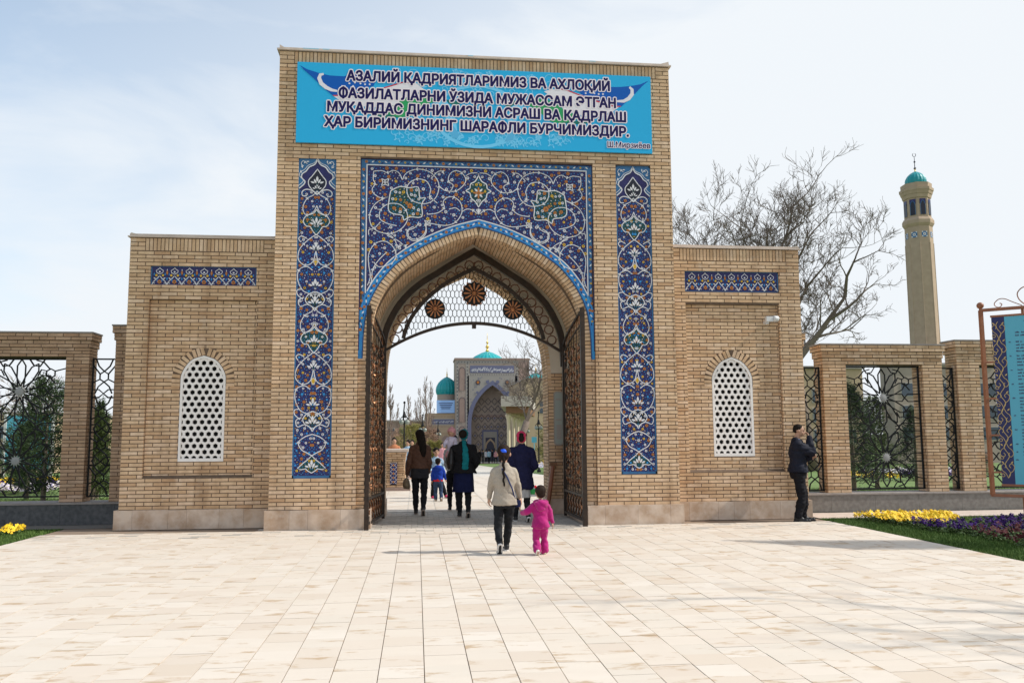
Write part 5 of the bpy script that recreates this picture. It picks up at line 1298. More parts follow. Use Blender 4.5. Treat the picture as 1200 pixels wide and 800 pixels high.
# ------------------------------------------------------------------ bare trees
def bare_tree(name,label,base,trunk,spread,seed,m,twig=.011,levels=5,group='bare trees of the park',cat='tree',nseg=4,limbs=None,up=.25,kids=(4,5)):
    rg=random.Random(seed); t=thing(name,label,cat,tuple(base),group)
    tr=MB(); cw=MB(); cnt=[0]
    def grow(p,d,L,r,lev,mb):
        pts=[p]; rad=[r]; q=Vector(p); dd=Vector(d)
        nn=nseg if lev<levels-1 else 3
        for i in range(nn):
            dd=(dd+Vector((rg.gauss(0,.085),rg.gauss(0,.085),rg.gauss(0,.05)+up*.12*(1 if lev else .3)))*(1+.4*lev)).normalized()
            q=q+dd*(L/nn); pts.append(q.copy()); rad.append(max(r*(1-.62*(i+1)/nn),twig*.6))
        sides=6 if lev<1 else 4 if lev<3 else 3
        mb.tube(pts,rad,sides,cap=False)
        if lev>=levels: return
        nk=rg.randint(*kids) if lev<levels-1 else rg.randint(4,6)
        for k in range(nk):
            f=rg.uniform(.32,1.0) if k<nk-1 else 1.0; ii=min(int(f*nn),nn-1); base_=pts[ii].lerp(pts[ii+1],f*nn-ii) if f<1 else pts[-1]
            axis=Vector((rg.gauss(0,1),rg.gauss(0,1),rg.gauss(0,.5))); side=(axis-dd*axis.dot(dd)).normalized()
            nd=(dd*rg.uniform(.55,.95)+side*rg.uniform(.5,.95)*spread+Vector((0,0,up*.5))).normalized()
            grow(base_,nd,L*rg.uniform(.50,.72),max(r*rg.uniform(.40,.55),twig),lev+1,cw)
    tr.tube([Vector(base),*[Vector(base).lerp(Vector(trunk[0]),f)+Vector((0,0,0)) for f in (.5,1)]],[trunk[1]*1.3,trunk[1]*1.05,trunk[1]],8)
    for (d,L,r) in limbs: grow(Vector(trunk[0]),Vector(d).normalized(),L,r,1,cw)
    tr.build('trunk',m,t,smooth=True); cw.build('crown',m,t)
    return t
# big plane tree behind the right wing, with the long limb that leans out to the right
bare_tree('bare_tree','tall bare tree with a long limb leaning out past the right wing',(21.0,45,zg(45)),((20.4,45,5.6),.34),1.0,11,M['bark_d'],twig=.014,levels=6,limbs=[((.10,0,1),5.6,.22),((-.15,.1,1),5.0,.19),((-.45,-.1,.95),4.0,.13),((.32,.1,1),4.4,.15),((-.7,.1,.7),2.8,.07),((.7,.1,.6),3.6,.09)],up=.30,kids=(3,4))
bare_tree('bare_tree','bare branching limb tree leaning right beside the tall bare tree',(21.3,44,zg(44)),((20.6,44,5.4),.30),.85,23,M['bark_d'],twig=.013,levels=6,limbs=[((.50,0,.9),4.5,.24),((.40,.1,.45),2.8,.07),((.2,-.2,1),3.0,.08)],up=.16,kids=(3,4))
bare_tree('bare_tree','smaller rounded bare tree showing between gateway and right wing roof',(16.4,44.5,zg(44)),((16.4,44.5,6.2),.22),.9,31,M['bark_d'],twig=.014,levels=6,limbs=[((.02,0,1),4.5,.14),((-.35,.1,1),4.2,.11),((.3,0,1),4.0,.11),((-.8,0,.8),3.4,.08),((.9,-.1,.7),3.2,.07)],up=.25,kids=(3,4))
bare_tree('bare_tree','bare tree right of the paving beyond the picture edge, throwing faint branch shadows',(13.2,5.3,-.03),((13.2,5.3,3.2),.17),.9,77,M['bark_d'],twig=.010,levels=4,limbs=[((.02,0,1),3.4,.10),((-.4,.1,1),3.0,.08),((.4,0,1),3.0,.08),((-.6,-.3,.8),2.6,.07)],up=.25,kids=(3,4),group=None)
# tree beside the walk, right, seen through the arch
bare_tree('bare_tree','crooked bare tree beside the walk at the columned porch',(6.9,62,zg(62)),((8.1,62,2.6),.24),.9,41,M['bark_d'],twig=.016,levels=5,limbs=[((.35,0,1),3.2,.16),((.9,.1,.6),2.6,.11),((-.3,.1,1),2.2,.09)],up=.2)
def poplar(p,h,seed,label,m='bark_far'):
    rg=random.Random(seed); t=thing('poplar_tree',label,'tree',p,'bare poplars beyond the gate'); tr=MB(); cw=MB()
    tr.tube([(p[0],p[1],p[2]),(p[0]+rg.uniform(-.2,.2),p[1],p[2]+h*.5),(p[0]+rg.uniform(-.2,.2),p[1],p[2]+h)],[h*.013,h*.009,.012],5)
    for i in range(46):
        f=rg.uniform(.18,.97); z=p[2]+h*f; a=rg.uniform(0,6.3); L=h*.17*(1.15-f)+.25; q=Vector((p[0],p[1],z)); d=Vector((math.cos(a)*.42,math.sin(a)*.42,1)).normalized()
        e=q+d*L; cw.tube([q,q+d*L*.5+Vector((math.cos(a)*.08*L,math.sin(a)*.08*L,0)),e],[.03,.02,.012],3,cap=False)
        for j in range(5):
            s_=q.lerp(e,rg.uniform(.25,.95)); a2=rg.uniform(0,6.3); e2=s_+Vector((math.cos(a2)*.4,math.sin(a2)*.4,rg.uniform(.4,1.0)))*L*.34; cw.tube([s_,e2],[.016,.010],3,cap=False)
    tr.build('trunk',M[m],t); cw.build('crown',M[m],t)
for i,(px,top,Y,lb) in enumerate(((458,452,75,'first bare poplar from the left inside the arch'),(466,474,95,'short pinkish poplar behind the street lamp'),(479,462,90,'bare poplar between the two nearer lamps'),(487,470,100,'slim bare poplar above the yellow shrub'),(499,441,95,'tall pale poplar left of the turquoise dome'),(505,448,99,'pale poplar nearest the turquoise dome'),(492,455,98,'faint poplar between the brown haired woman and the dome'))):
    a_=at(px,top,Y); poplar((a_.x,Y,zg(Y)),a_.z-zg(Y),50+i,lb)
# evergreens
def conifer(label,x,y,h,w,seed,m='conifer',n=5200,shape=1.0,cat='tree',name='conifer_tree',group='conifers inside the fence',leafs=.10):
    rg=random.Random(seed); zb=zg(y)-.03; t=thing(name,label,cat,(x,y,zb),group)
    tr=MB(); tr.tube([(x,y,zb),(x,y,zb+h*.9)],[.07,.015],6); tr.build('trunk',M['bark'],t)
    V=MB()
    nb=int(26+h*10)
    for i in range(nb):
        f=(i+.5)/nb; z=zb+.18+h*.93*f; a=i*2.4+rg.uniform(-.3,.3); rad=w*((1-f)**shape*.95+.06)*rg.uniform(.5,1.2)*(1 if f>.1 else .8)
        for j in range(n//nb):
            s_=rg.random()**.55; rr=rad*s_; aa=a+rg.gauss(0,.33)/(s_+.25)
            p=Vector((x+rr*math.cos(aa),y+rr*math.sin(aa),z+rr*.38+rg.gauss(0,.07)*h*.4))
            d=Vector((math.cos(aa)+rg.gauss(0,.5),math.sin(aa)+rg.gauss(0,.5),.55+rg.gauss(0,.5))).normalized(); L=leafs*rg.uniform(.6,1.5); s2=d.orthogonal().normalized()*(leafs*.13)
            V.add([tuple(p-s2),tuple(p+s2),tuple(p+d*L)],[(0,1,2)])
    V.build('crown',M[m],t)
conifer('large dark green conifer behind the left wheel grille',-9.05,22,2.95,1.35,1,n=9000,shape=.42)
conifer('dark conifer with pointed top at the edge of the left fence pillar',-8.35,23.5,2.5,.65,2,n=4500,shape=.8)
conifer('light olive rounded bush behind the narrow left grille',-7.75,21.6,2.15,.75,3,'needle',n=7000,shape=.4,name='bush_shrub',cat='shrub')
conifer('second dark conifer seen low behind the left wheel grille',-10.3,24,1.9,.8,4,n=4500,shape=.6)
conifer('tall dark conifer behind the left half of the right wheel grille',12.1,22.5,2.95,.95,5,n=9000,shape=.6)
conifer('olive green conifer in the middle of the right wheel grille',13.35,23.5,2.6,.8,6,'needle',n=6500,shape=.6)
conifer('dark conifer beside the right pillar of the wheel grille',14.9,24,2.3,.75,7,n=5000,shape=.6)
conifer('dark green conifer behind the narrow grille by the notice board',16.6,24,2.1,.6,8,n=3500,shape=.7)
conifer('dark conifer behind the man and the narrow right grille',11.2,25,1.4,.6,9,n=2500,shape=.7)
for i,(px,top,Y,w,mm,lb) in enumerate(((482,499,70,1.5,'bush_y','yellow green bush left of the walk beyond the gate'),(491,498,74,1.3,'bush_y','brighter yellow bush next to the second lamp'),(503,503,66,1.1,'dead_leaf','pinkish brown leafy bush below the side dome'),(510,520,60,.8,'bush_y','low yellow bush by the boy facing us'),(647,494,58,1.3,'bush_y','yellow green bush right of the walk beside the passage wall'),(466,512,84,1.4,'dead_leaf','brown leafless bush behind the brick pedestal'),(456,505,80,1.6,'dead_leaf','brown bush at the left edge of the archway view'),(652,512,52,1.0,'needle','low green bush near the passage wall'))):
    a_=at(px,top,Y); conifer(lb,a_.x,Y,a_.z-zg(Y),w,60+i,mm,n=2600,shape=.25,name='park_bush',cat='bush',group='bushes beyond the gate',leafs=.22)
for i,(x,y,h,w) in enumerate(((-13.2,23,.9,.5),(-12.5,26,.75,.45),(19,27,.8,.5))):
    conifer(('low dry brown bush at the left picture edge behind the grille','reddish dry bush behind the flower ribbon','dry reddish bush in the right park')[i],x,y,h,w,80+i,'dead_leaf',n=1500,shape=.3,name='park_bush',cat='bush',group=None,leafs=.12)
for i,(px,top,Y,lb) in enumerate(((38,432,52,'bare reddish tree above the blue board on the left'),(62,440,56,'bare tree rising over the dark conifer on the left'),(1012,452,50,'small bare tree behind the right wheel grille'))):
    a_=at(px,top,Y); hh=a_.z-zg(Y)
    bare_tree('bare_tree',lb,(a_.x,Y,zg(Y)),((a_.x,Y,zg(Y)+hh*.35),.08),.9,90+i,M['bark_far'],twig=.014,levels=4,limbs=[((.1,0,1),hh*.34,.05),((-.5,.1,1),hh*.3,.045),((.6,0,.9),hh*.3,.045)],up=.3,group=None)
# ------------------------------------------------------------------ pedestal on the walk
pd=thing('brick_pedestal','pale brick pedestal with blue tile strip left of the walk','pedestal',(-.80,25.3,0))
b=MB(); b.box(-1.5,-.17,24.85,25.9,0,.10); b.build('foot_slab',M['far_red'],pd)
b=MB(); b.box(-1.36,-.36,25.0,25.75,.10,1.12); b.build('body_core',M['mortar'],pd)
B=Bricks()
prof=lambda z: .06*math.cos((z-.1)/1.0*math.pi*2) if z<1.1 else .08
z=.10
k=0
while z<1.12:
    o=.02+.05*(math.cos((z-.1)/1.02*math.pi*2)*.5+.5)
    B.wall((-1.36-o,25.0-o,0),(1,0,0),(0,-1,0),1.0+2*o,z,z+PH,off=k,holes=(lambda zz,o=o:[(.60+o,.80+o)] if .2<zz<.80 else [])); B.wall((-.36+o,25.0-o,0),(0,1,0),(1,0,0),.75+2*o,z,z+PH,off=k); z+=PH; k+=1
B.build(pd,'brick')
b=MB(); b.box(-1.5,-.24,24.88,25.9,1.12,1.20); b.build('top_slab',M['cap'],pd)
b=MB(); b.box(-.76,-.56,24.93,24.99,.2,.80); bs=b.build('tile_strip',M['c_navy'],pd)
a=Art((0,24.93,0),eps=.003)
for k in range(5):
    zc=.26+k*.12; a.disc(-.66,zc,.045,CI['cyan'],1,8); a.flower(-.66,zc,.035,'o',2); a.ribbon([(-.75,zc-.06),(-.69,zc),(-.75,zc+.06)],.012,CI['white'],1); a.ribbon([(-.57,zc-.06),(-.63,zc),(-.57,zc+.06)],.012,CI['white'],1)
a.build('ornament',bs)
b=MB(); b.box(-.78,-.52,24.95,24.98,.93,1.05); b.build('plate',M['wood'],pd)
# ------------------------------------------------------------------ street lamps
def lamp(label,px,pt,pb,Y,lantern=True):
    T=at(px,pt,Y); x=T.x; zb=zg(Y); H=T.z-zb; t=thing('street_lamp',label,'street lamp',(x,Y,zb),'street lamps along the walk')
    b=MB(); k=H/3.6; b.lathe([(.12*k,0),(.12*k,.1),(.07*k,.16),(.05*k,.5),(.04*k,1.0),(.035*k,H*.7)],8,(x,Y,zb)); b.build('post',M['iron'],t)
    b=MB(); z=zb+H*.70
    b.lathe([(.06*k,0),(.10*k,.06*k),(.03*k,.30*k)],8,(x,Y,z+.30*k)); b.tube([(x,Y,z),(x-.05*k,Y,z+.3*k),(x,Y,z+.9*k),(x,Y,zb+H)],[.05*k,.035*k,.03*k,.02*k],5); b.sph((x,Y,zb+H-.06*k),.06*k,6,5)
    b.tube([(x-.20*k,Y,z+.22*k),(x-.12*k,Y,z+.34*k),(x+.12*k,Y,z+.34*k),(x+.20*k,Y,z+.22*k)],.028*k,4)
    b.build('bracket',M['iron'],t)
    for sx in (-1,1):
        b=MB(); b.lathe([(.04*k,0),(.11*k,.05*k),(.13*k,.16*k),(.05*k,.24*k)],8,(x+sx*.13*k,Y,z-.02*k)); b.build('lantern',M['glass_l'],t,smooth=True)
M['glass_l']=mat('glass_l',(.22,.25,.22),.3,coat=.3)
for q in (('tall black street lamp standing behind the brick pedestal',474,470,532,38),('black street lamp behind the long haired woman',495.5,485,532,50),('third black street lamp in front of the side building',513.5,494,530,66),('black street lamp right of the woman in the pink headscarf',631,482,545,48),('black street lamp under the porch roof',617,490,535,72)): lamp(*q)
# ------------------------------------------------------------------ the monument at the end of the walk
YM=120; ZM=zg(YM)
mon=thing('domed_portal','distant tiled portal building with a tall pointed niche and turquoise dome','mosque portal',(10.73,YM,ZM))
mx0,mx1,mz=5.41,16.05,12.25; mcx=10.75
pc=arch(mcx,[(3.05,2.6),(3.0,3.8),(2.75,5.1),(2.25,6.3),(1.5,7.35),(.75,8.1),(0,8.65)],ZM)
b=MB(); arch_slab(b,pc,mx0,mx1,mz,YM,YM+2.2,zb=ZM); b.box(mx0+.01,mx1-.01,YM+2.2,YM+5,ZM,mz-.02); b.build('wall',M['far_brick'],mon)
b=MB(); b.box(mx0-.1,mx1+.1,YM-.1,YM+5,mz,mz+.28); b.build('cornice',M['far_red'],mon)
a=Art((0,YM,0),eps=.02); FM=['far_brick','far_blue','far_grey','far_dark','c_white','far_red','far_teal','far_warm','c_orange']; FI={k:i for i,k in enumerate(FM)}
def rect(x0,z0,x1,z1,m,l=1): a.mb.add([a.P(x0,z0,l),a.P(x1,z0,l),a.P(x1,z1,l),a.P(x0,z1,l)],[(0,1,2,3)],FI[m])
# spandrel field of buff tile, arch band
po=offset_arch(pc,.55,mcx); pts=[(x,z) for x,z in po if z>2.3]
fz=10.0
for p,q in zip(po[:-1],po[1:]):
    if q[0]-p[0]>1e-6: a.mb.add([a.P(p[0],p[1],1),a.P(q[0],q[1],1),a.P(q[0],fz,1),a.P(p[0],fz,1)],[(0,1,2,3)],FI['far_grey'])
for p,q in zip(pc[:-1],pc[1:]):
    pass
kk=len(pc)
a.mb.add([a.P(x,z,2) for x,z in pc]+[a.P(x,z,2) for x,z in po],[(i,i+1,kk+i+1,kk+i) for i in range(kk-1)],FI['far_blue'])
rect(mx0+.15,ZM,mx0+.45,mz-.1,'far_grey'); rect(mx0+1.5,ZM,mx0+1.95,mz-.1,'far_grey'); rect(mx0+.15,mz-.5,mx1-1.6,mz-.12,'far_grey',1.2); rect(mx1-2.05,3.6,mx1-1.6,mz-.1,'far_grey'); rect(mx0+1.5,10.0,mx1-1.6,10.35,'far_grey',1.3)
rect(mx0+2.1,10.4,mx1-2.2,11.45,'far_blue',2)
rgm=random.Random(3)
for k in range(60):     # running script band
    x=mx0+2.25+(mx1-mx0-4.6)*k/60; z=10.55+rgm.uniform(0,.35); a.ribbon([(x,z),(x+.1,z+rgm.uniform(-.2,.4)),(x+.22,z+rgm.uniform(0,.3))],.06,FI['c_white'],3)
for k in range(28):
    zz=ZM+.4+k*.5
    for xx in (mx0+.3,mx0+1.72,mx1-1.82):
        if zz<mz-.4 and (xx<mx1-3 or zz>3.8): a.disc(xx,zz,.09,FI['far_dark'],3,5)
for k in range(20): a.disc(mx0+.5+k*.42,mz-.31,.08,FI['far_dark'],3,5); a.disc(mx0+2.2+k*.34,10.17,.07,FI['far_dark'],3,5)
for sg in (1,-1):
    a.disc(mcx+sg*2.1,9.05,.36,FI['far_dark'],3,8); a.disc(mcx+sg*2.1,9.05,.2,FI['c_orange'],4,8); a.disc(mcx+sg*.72,9.1,.26,FI['far_blue'],3,8); a.disc(mcx+sg*2.2,7.6,.2,FI['far_blue'],3,8)
rgm=random.Random(8)
for k in range(60):
    u=rgm.uniform(-3.2,3.2); z=rgm.uniform(5,9.8)
    if z>az(po,mcx+u)+.25: a.disc(mcx+u,z,.075,FI['far_blue'],3,5)
for (z0_,z1_) in ((7.9,11.2),(3.4,6.9),(ZM+.4,2.8)):
    pr=arch(mx0+.97,[(.42,z1_-.6),(.38,z1_-.3),(.2,z1_-.08),(0,z1_)],z0_); a.poly(pr,FI['far_red'],2); a.ribbon(pr,.07,FI['far_dark'],3)
rect(mx1-1.5,3.6,mx1-.1,mz-.2,'far_red',1)
a.mb.build('tilework',[M[k] for k in FM],mon)
# inside of the niche: lozenge brickwork and the doorway
a=Art((0,YM+2.18,0),eps=.03)
for (x0_,z0_,x1_,z1_) in ((mcx-2.95,4.1,mcx+2.95,4.45),): rect(x0_,z0_,x1_,z1_,'far_red',1)
for i in range(-3,4):
    for j in range(0,5):
        x=mcx+i*.95+(0 if j%2 else .475); z=-1.0+j*1.25
        if abs(x-mcx)<2.5: a.ribbon([(x-.42,z),(x,z+.55),(x+.42,z),(x,z-.55)],.09,FI['far_dark'],2,closed=True); a.disc(x,z,.15,FI['far_blue'],2,6)
for i in range(-2,3):
    for z in (5.3,6.4): 
        x=mcx+i*.95+(0.475 if z>6 else 0); 
        if abs(x-mcx)<2.2: a.ribbon([(x-.42,z),(x,z+.5),(x+.42,z),(x,z-.5)],.09,FI['far_dark'],2,closed=True)
rect(mcx-1.35,ZM,mcx+1.0,2.3,'far_blue',3); rect(mcx-1.15,ZM,mcx+.8,2.05,'far_grey',4); rect(mcx-.85,ZM,mcx+.5,1.2,'far_dark',5)
dr=arch(mcx-.17,[(.75,.1),(.6,.5),(.3,.85),(0,1.1)],-.3); a.poly(dr,FI['far_warm'],6); dr=arch(mcx-.17,[(.55,.0),(.4,.35),(.2,.6),(0,.75)],ZM); a.poly(dr,FI['far_dark'],7)
a.mb.build('niche_tilework',[M[k] for k in FM],mon)
def dome(parent,cx,cy,z0,r,h,ribs=24,drum=None,m='teal'):
    b=MB(); prof=[(r*.93,0),(r*1.0,h*.13),(r*1.02,h*.27),(r*.96,h*.45),(r*.80,h*.64),(r*.55,h*.81),(r*.25,h*.94),(r*.03,h)]
    b.lathe(prof,ribs*2,(cx,cy,z0),rib=lambda j:1.0 if j%2 else .955); b.build('dome',M[m],parent,smooth=False)
    b=MB(); s_=r*.055; z1=z0+h; b.lathe([(s_*1.6,-.02*h),(s_*.9,s_*1.2),(s_*.5,s_*2),(s_*1.6,s_*3.4),(s_*.5,s_*5),(s_*.4,s_*6),(s_*1.1,s_*7),(s_*.3,s_*8),(s_*.2,s_*12),(.01,s_*15)],8,(cx,cy,z1)); b.build('finial',M['goldm'],parent,smooth=True)
dome(mon,10.75,YM+9,10.3,3.5,4.1)
b=MB(); b.lathe([(3.2,0),(3.2,2.2)],24,(10.75,YM+9,8.2)); b.box(8,13.5,YM+5,YM+13,ZM,8.3); b.build('drum',M['far_warm'],mon)
side=thing('side_building','low tiled side building with turquoise ribbed dome left of the portal','building',(3.3,YM+1,ZM))
b=MB(); b.box(1.15,5.40,YM+.6,YM+6,ZM,4.68); b.build('wall',M['far_warm'],side)
b=MB(); b.lathe([(1.42,0),(1.42,2.75)],20,(4.35,YM+3.2,4.7)); b.build('drum',M['far_brick'],side)
dome(side,4.35,YM+3.2,7.45,1.62,2.6,20)
a=Art((0,YM+.6,0),eps=.02)
rect(2.0,3.0,5.3,3.95,'far_grey',1); rect(2.15,3.15,5.3,3.8,'far_blue',2)
for k in range(24): x=2.25+k*.125; a.ribbon([(x,3.3+rgm.uniform(0,.2)),(x+.1,3.5+rgm.uniform(-.1,.15))],.06,FI['c_white'],3)
rect(3.3,1.9,5.0,2.5,'far_warm',3); rect(1.6,ZM,2.9,2.5,'far_brick',2)
pr=arch(4.15,[(.75,.6),(.65,1.1),(.3,1.5),(0,1.65)],ZM); a.poly(pr,FI['far_red'],3); a.ribbon(pr,.14,FI['far_warm'],4)
for k in range(16): a.disc(2.1+k*.2,4.2,.05,FI['far_dark'],3,5); a.disc(2.1+k*.2,2.8,.05,FI['far_dark'],3,5)
a.mb.build('tilework',[M[k] for k in FM],side)
bb=thing('rooftop_billboard','light blue billboard with rows of small print under the side dome','billboard',(4.1,YM+.4,4.7))
b=MB(); b.box(2.8,5.36,YM+.3,YM+.42,4.72,6.52); pn=b.build('panel',M['billb'],bb)
a=Art((0,YM+.3,0),eps=.02)
for k in range(4): a.ribbon([(3.1+.12*k,6.1-k*.25),(5.1-.12*k,6.1-k*.25)],.09,0,1)
a.mb.build('print',[M['c_navy']],pn)
# porch with carved columns
pav=thing('columned_porch','flat roofed porch on pale columns in front of the portal','porch',(8.6,72,zg(72)))
P0=at(587,464,70); P1=at(617,465,70)
b=MB(); PB=at(590.5,464,86); vs=[(P0.x,70,3.95),(P1.x+.3,70,3.95),(P1.x+3,86,3.95),(PB.x,86,3.95)]; b.add(vs+[(x,y,4.8) for x,y,_ in vs],[(3,2,1,0),(4,5,6,7),(0,1,5,4),(1,2,6,5),(2,3,7,6),(3,0,4,7)]); b.build('roof_slab',M['conc'],pav)
b=MB(); vs=[(P0.x+.45,70.3,3.4),(P1.x+.2,70.3,3.4),(P1.x+2.9,85.8,3.4),(PB.x+.45,85.8,3.4)]; b.add(vs+[(x,y,3.952) for x,y,_ in vs],[(3,2,1,0),(4,5,6,7),(0,1,5,4),(1,2,6,5),(2,3,7,6),(3,0,4,7)]); b.build('cornice_board',M['wood'],pav)
for k,(px,Y) in enumerate(((596,71),(601.7,74.5),(606.6,78),(611,82),(615,85.5))):
    p=at(px,500,Y); b=MB(); z0=zg(Y); b.lathe([(.24,0),(.24,.25),(.13,.35),(.16,1.0),(.14,3.4),(.18,4.0),(.28,4.25),(.30,4.35)],12,(p.x+.0,Y,z0)); b.build('column',M['cream'],pav,smooth=True)
    b=MB(); b.lathe([(.38,0),(.40,zg(Y)*-1-.95)],8,(p.x,Y,z0+4.35)) if False else b.box(p.x-.2,p.x+.2,Y-.2,Y+.2,z0+4.3,3.42); b.build('capital',M['cream'],pav)
rb=thing('brick_hall','large plain brown brick hall right of the portal with high windows','building',(18,100,zg(100)))
b=MB(); q0=at(616,444,100); b.box(q0.x,q0.x+16,100,118,zg(100),q0.z); b.build('wall',M['far_warm'],rb)
for i in range(2):
    for j in range(2):
        q=at(635+7*j,473+8*i,100); b=MB(); b.box(q.x-.25,q.x+.25,99.96,100.1,q.z-.3,q.z+.3); b.build('window',M['glass_d'],rb)
q=at(628,452,108); dome(rb,q.x,108,q0.z,1.5,1.3,16)
b=MB(); b.box(q0.x-.1,q0.x+16.1,99.9,118.1,q0.z,q0.z+.15); b.build('cornice',M['far_brick'],rb)
sg_=thing('blue_sign','small blue sign board by the crooked tree','sign',tuple(at(626,516,60)))
q=at(626,515,60); b=MB(); b.box(q.x-.18,q.x+.18,60,60.04,q.z-.2,q.z+.2); b.tube([(q.x,60.02,zg(60)),(q.x,60.02,q.z-.2)],.03,5); b.build('board',M['sign_blue'],sg_)
def block(name,label,px0,px1,ptop,Y,m,wins,dep=12,roof='cap_grey'):
    A_=at(px0,ptop,Y); B_=at(px1,ptop,Y); zt=(A_.z+B_.z)/2; t=thing(name,label,'building',((A_.x+B_.x)/2,Y,zg(Y)),None)
    b=MB(); b.box(A_.x,B_.x,Y,Y+dep,zg(Y),zt); b.build('wall',M[m],t)
    b=MB(); b.box(A_.x-.15,B_.x+.15,Y-.15,Y+dep+.15,zt,zt+.2); b.build('roof_edge',M[roof],t)
    for (u,v,w,h) in wins:
        x=A_.x+(B_.x-A_.x)*u; z=zg(Y)+(zt-zg(Y))*v
        b=MB(); b.box(x-w/2,x+w/2,Y-.03,Y+.05,z-h/2,z+h/2); f_=b.build('window',M['conc'],t)
        b=MB(); b.box(x-w/2+.08,x+w/2-.08,Y-.05,Y-.03,z-h/2+.08,z+h/2-.08); b.build('pane',M['glass_d'],f_)
block('brick_block','long brown building with blue windows behind the brick pedestal',440,500,494,98,'far_red',[(u,v,.95,.75) for u in (.3,.5,.7,.88) for v in (.45,.78)])
block('beige_block','beige building with dark windows behind the right wing and man',925,1010,432,60,'far_warm',[(u,v,1.5,1.1) for u in (.42,.75) for v in (.30,.52,.72)],dep=2)
block('tan_block','taller tan building behind the right side of the wheel grille',1046,1165,428,66,'far_brick',[(u,v,1.6,1.2) for u in (.15,.36,.56,.76,.93) for v in (.30,.52,.75)],dep=2)
block('brown_block','low tan building at the left edge behind the blue board',-60,66,486,64,'far_warm',[(u,v,1.4,1.0) for u in (.15,.35,.55,.75) for v in (.35,.7)])
# blue board behind the left grille
ib=thing('park_board','blue information board with rows of print inside the left park','notice board',(-13.0,30,zg(30)))
b=MB(); b.box(-13.62,-12.20,30,30.06,.55,2.33); pn=b.build('panel',M['b_blue2'] if 'b_blue2' in M else M['sign_blue'],ib)
b=MB(); b.box(-13.70,-13.62,29.97,30.09,zg(30),2.38); b.box(-12.20,-12.12,29.97,30.09,zg(30),2.38); b.build('post',M['cctv'],ib)
a=Art((0,30,0),eps=.006)
for k in range(9):
    z=2.14-k*.165
    x=-13.4
    while x<-12.3: w=rgm.uniform(.06,.2); a.mb.add([a.P(x,z,1),a.P(x+w,z,1),a.P(x+w,z+.055,1),a.P(x,z+.055,1)],[(0,1,2,3)],0 if k<7 or x>-13 else 0); x+=w+.04
a.mb.build('print',[M['c_navy']],pn)
# ------------------------------------------------------------------ minaret
mn=thing('minaret','tall eight sided brick minaret with turquoise dome right of the fence','minaret',(45,70,zg(70)))
mc_=(44.98,70,0); A0=R(22.5-7)
def octa(mb,r0,r1,z0,z1,mi=0): mb.lathe([(r0,z0),(r1,z1)],8,mc_,mi,a0=A0)
b=MB(); octa(b,1.22,1.15,zg(70),20.2); b.build('shaft',M['minar'] if 'minar' in M else M['far_warm'],mn)
b=MB()
for k in range(8):   # raised corner fillets leave long sunk panels on each face
    an=A0+k*math.pi/4; c_1=Vector((mc_[0]+1.0*math.cos(an),mc_[1]+1.0*math.sin(an),0)); u1=Vector((math.cos(an),math.sin(an),0)); b.tube([Vector(mc_)+u1*1.21+Vector((0,0,zg(70))),Vector(mc_)+u1*1.14+Vector((0,0,18.4))],.055,6)
b.build('corner_rib',M['minar'],mn)
b=MB()
for z0_,z1_,r0_,r1_ in ((19.95,20.2,1.36,1.52),(20.2,20.5,1.52,1.52),(20.5,20.75,1.52,1.36),(20.75,22.6,1.28,1.28),(22.55,22.9,1.36,1.46),(22.9,23.2,1.50,1.60),(23.2,23.45,1.64,1.66),(23.45,23.9,1.48,1.50)): octa(b,r0_*.87,r1_*.87,z0_,z1_)
b.build('lantern_storey',M['minar'],mn)
for k in range(8):
    an=A0+(k+.5)*math.pi/4; n_=Vector((math.cos(an),math.sin(an),0)); u_=Vector((-n_.y,n_.x,0)); ap=math.cos(math.pi/8)
    a=Art(Vector(mc_)+n_*(1.13*ap),u=tuple(u_),v=(0,0,1),n=tuple(n_),eps=.012)
    def rc(x0,z0,x1,z1,m,l): a.mb.add([a.P(x0,z0,l),a.P(x1,z0,l),a.P(x1,z1,l),a.P(x0,z1,l)],[(0,1,2,3)],CI[m])
    rc(-.25,18.9,.25,19.42,'steel',3); a.flower(0,19.17,.16,'w',4)
    for sg in (1,-1):
        for s2 in (1,-1): a.disc(sg*.19,19.17+s2*.2,.07,CI['white'],4,6)
    a.build('tile_square',mn); a.mb=MB()
    rc(-.27,21.95,.27,22.4,'navy',2)
    pr=arch(0,[(.22,21.7),(.2,21.95),(.1,22.15),(0,22.25)],20.95); a.poly(pr,CI['black'],3); a.ribbon(pr,.04,CI['steel'],4)
    a.build('tile_window',mn)
dome(mn,mc_[0],70,23.9,.90,1.30,18)
b=MB(); b.lathe([(.05,0),(.04,.3),(.13,.4),(.04,.5),(.03,.9),(.10,1.0),(.03,1.1),(.02,1.5)],8,(mc_[0],70,25.1)); b.tube([(mc_[0]+.16*math.cos(t),70,26.75+.16*math.sin(t)) for t in [R(120+i*20) for i in range(16)]],.025,4); b.build('crescent_finial',M['far_dark'],mn)
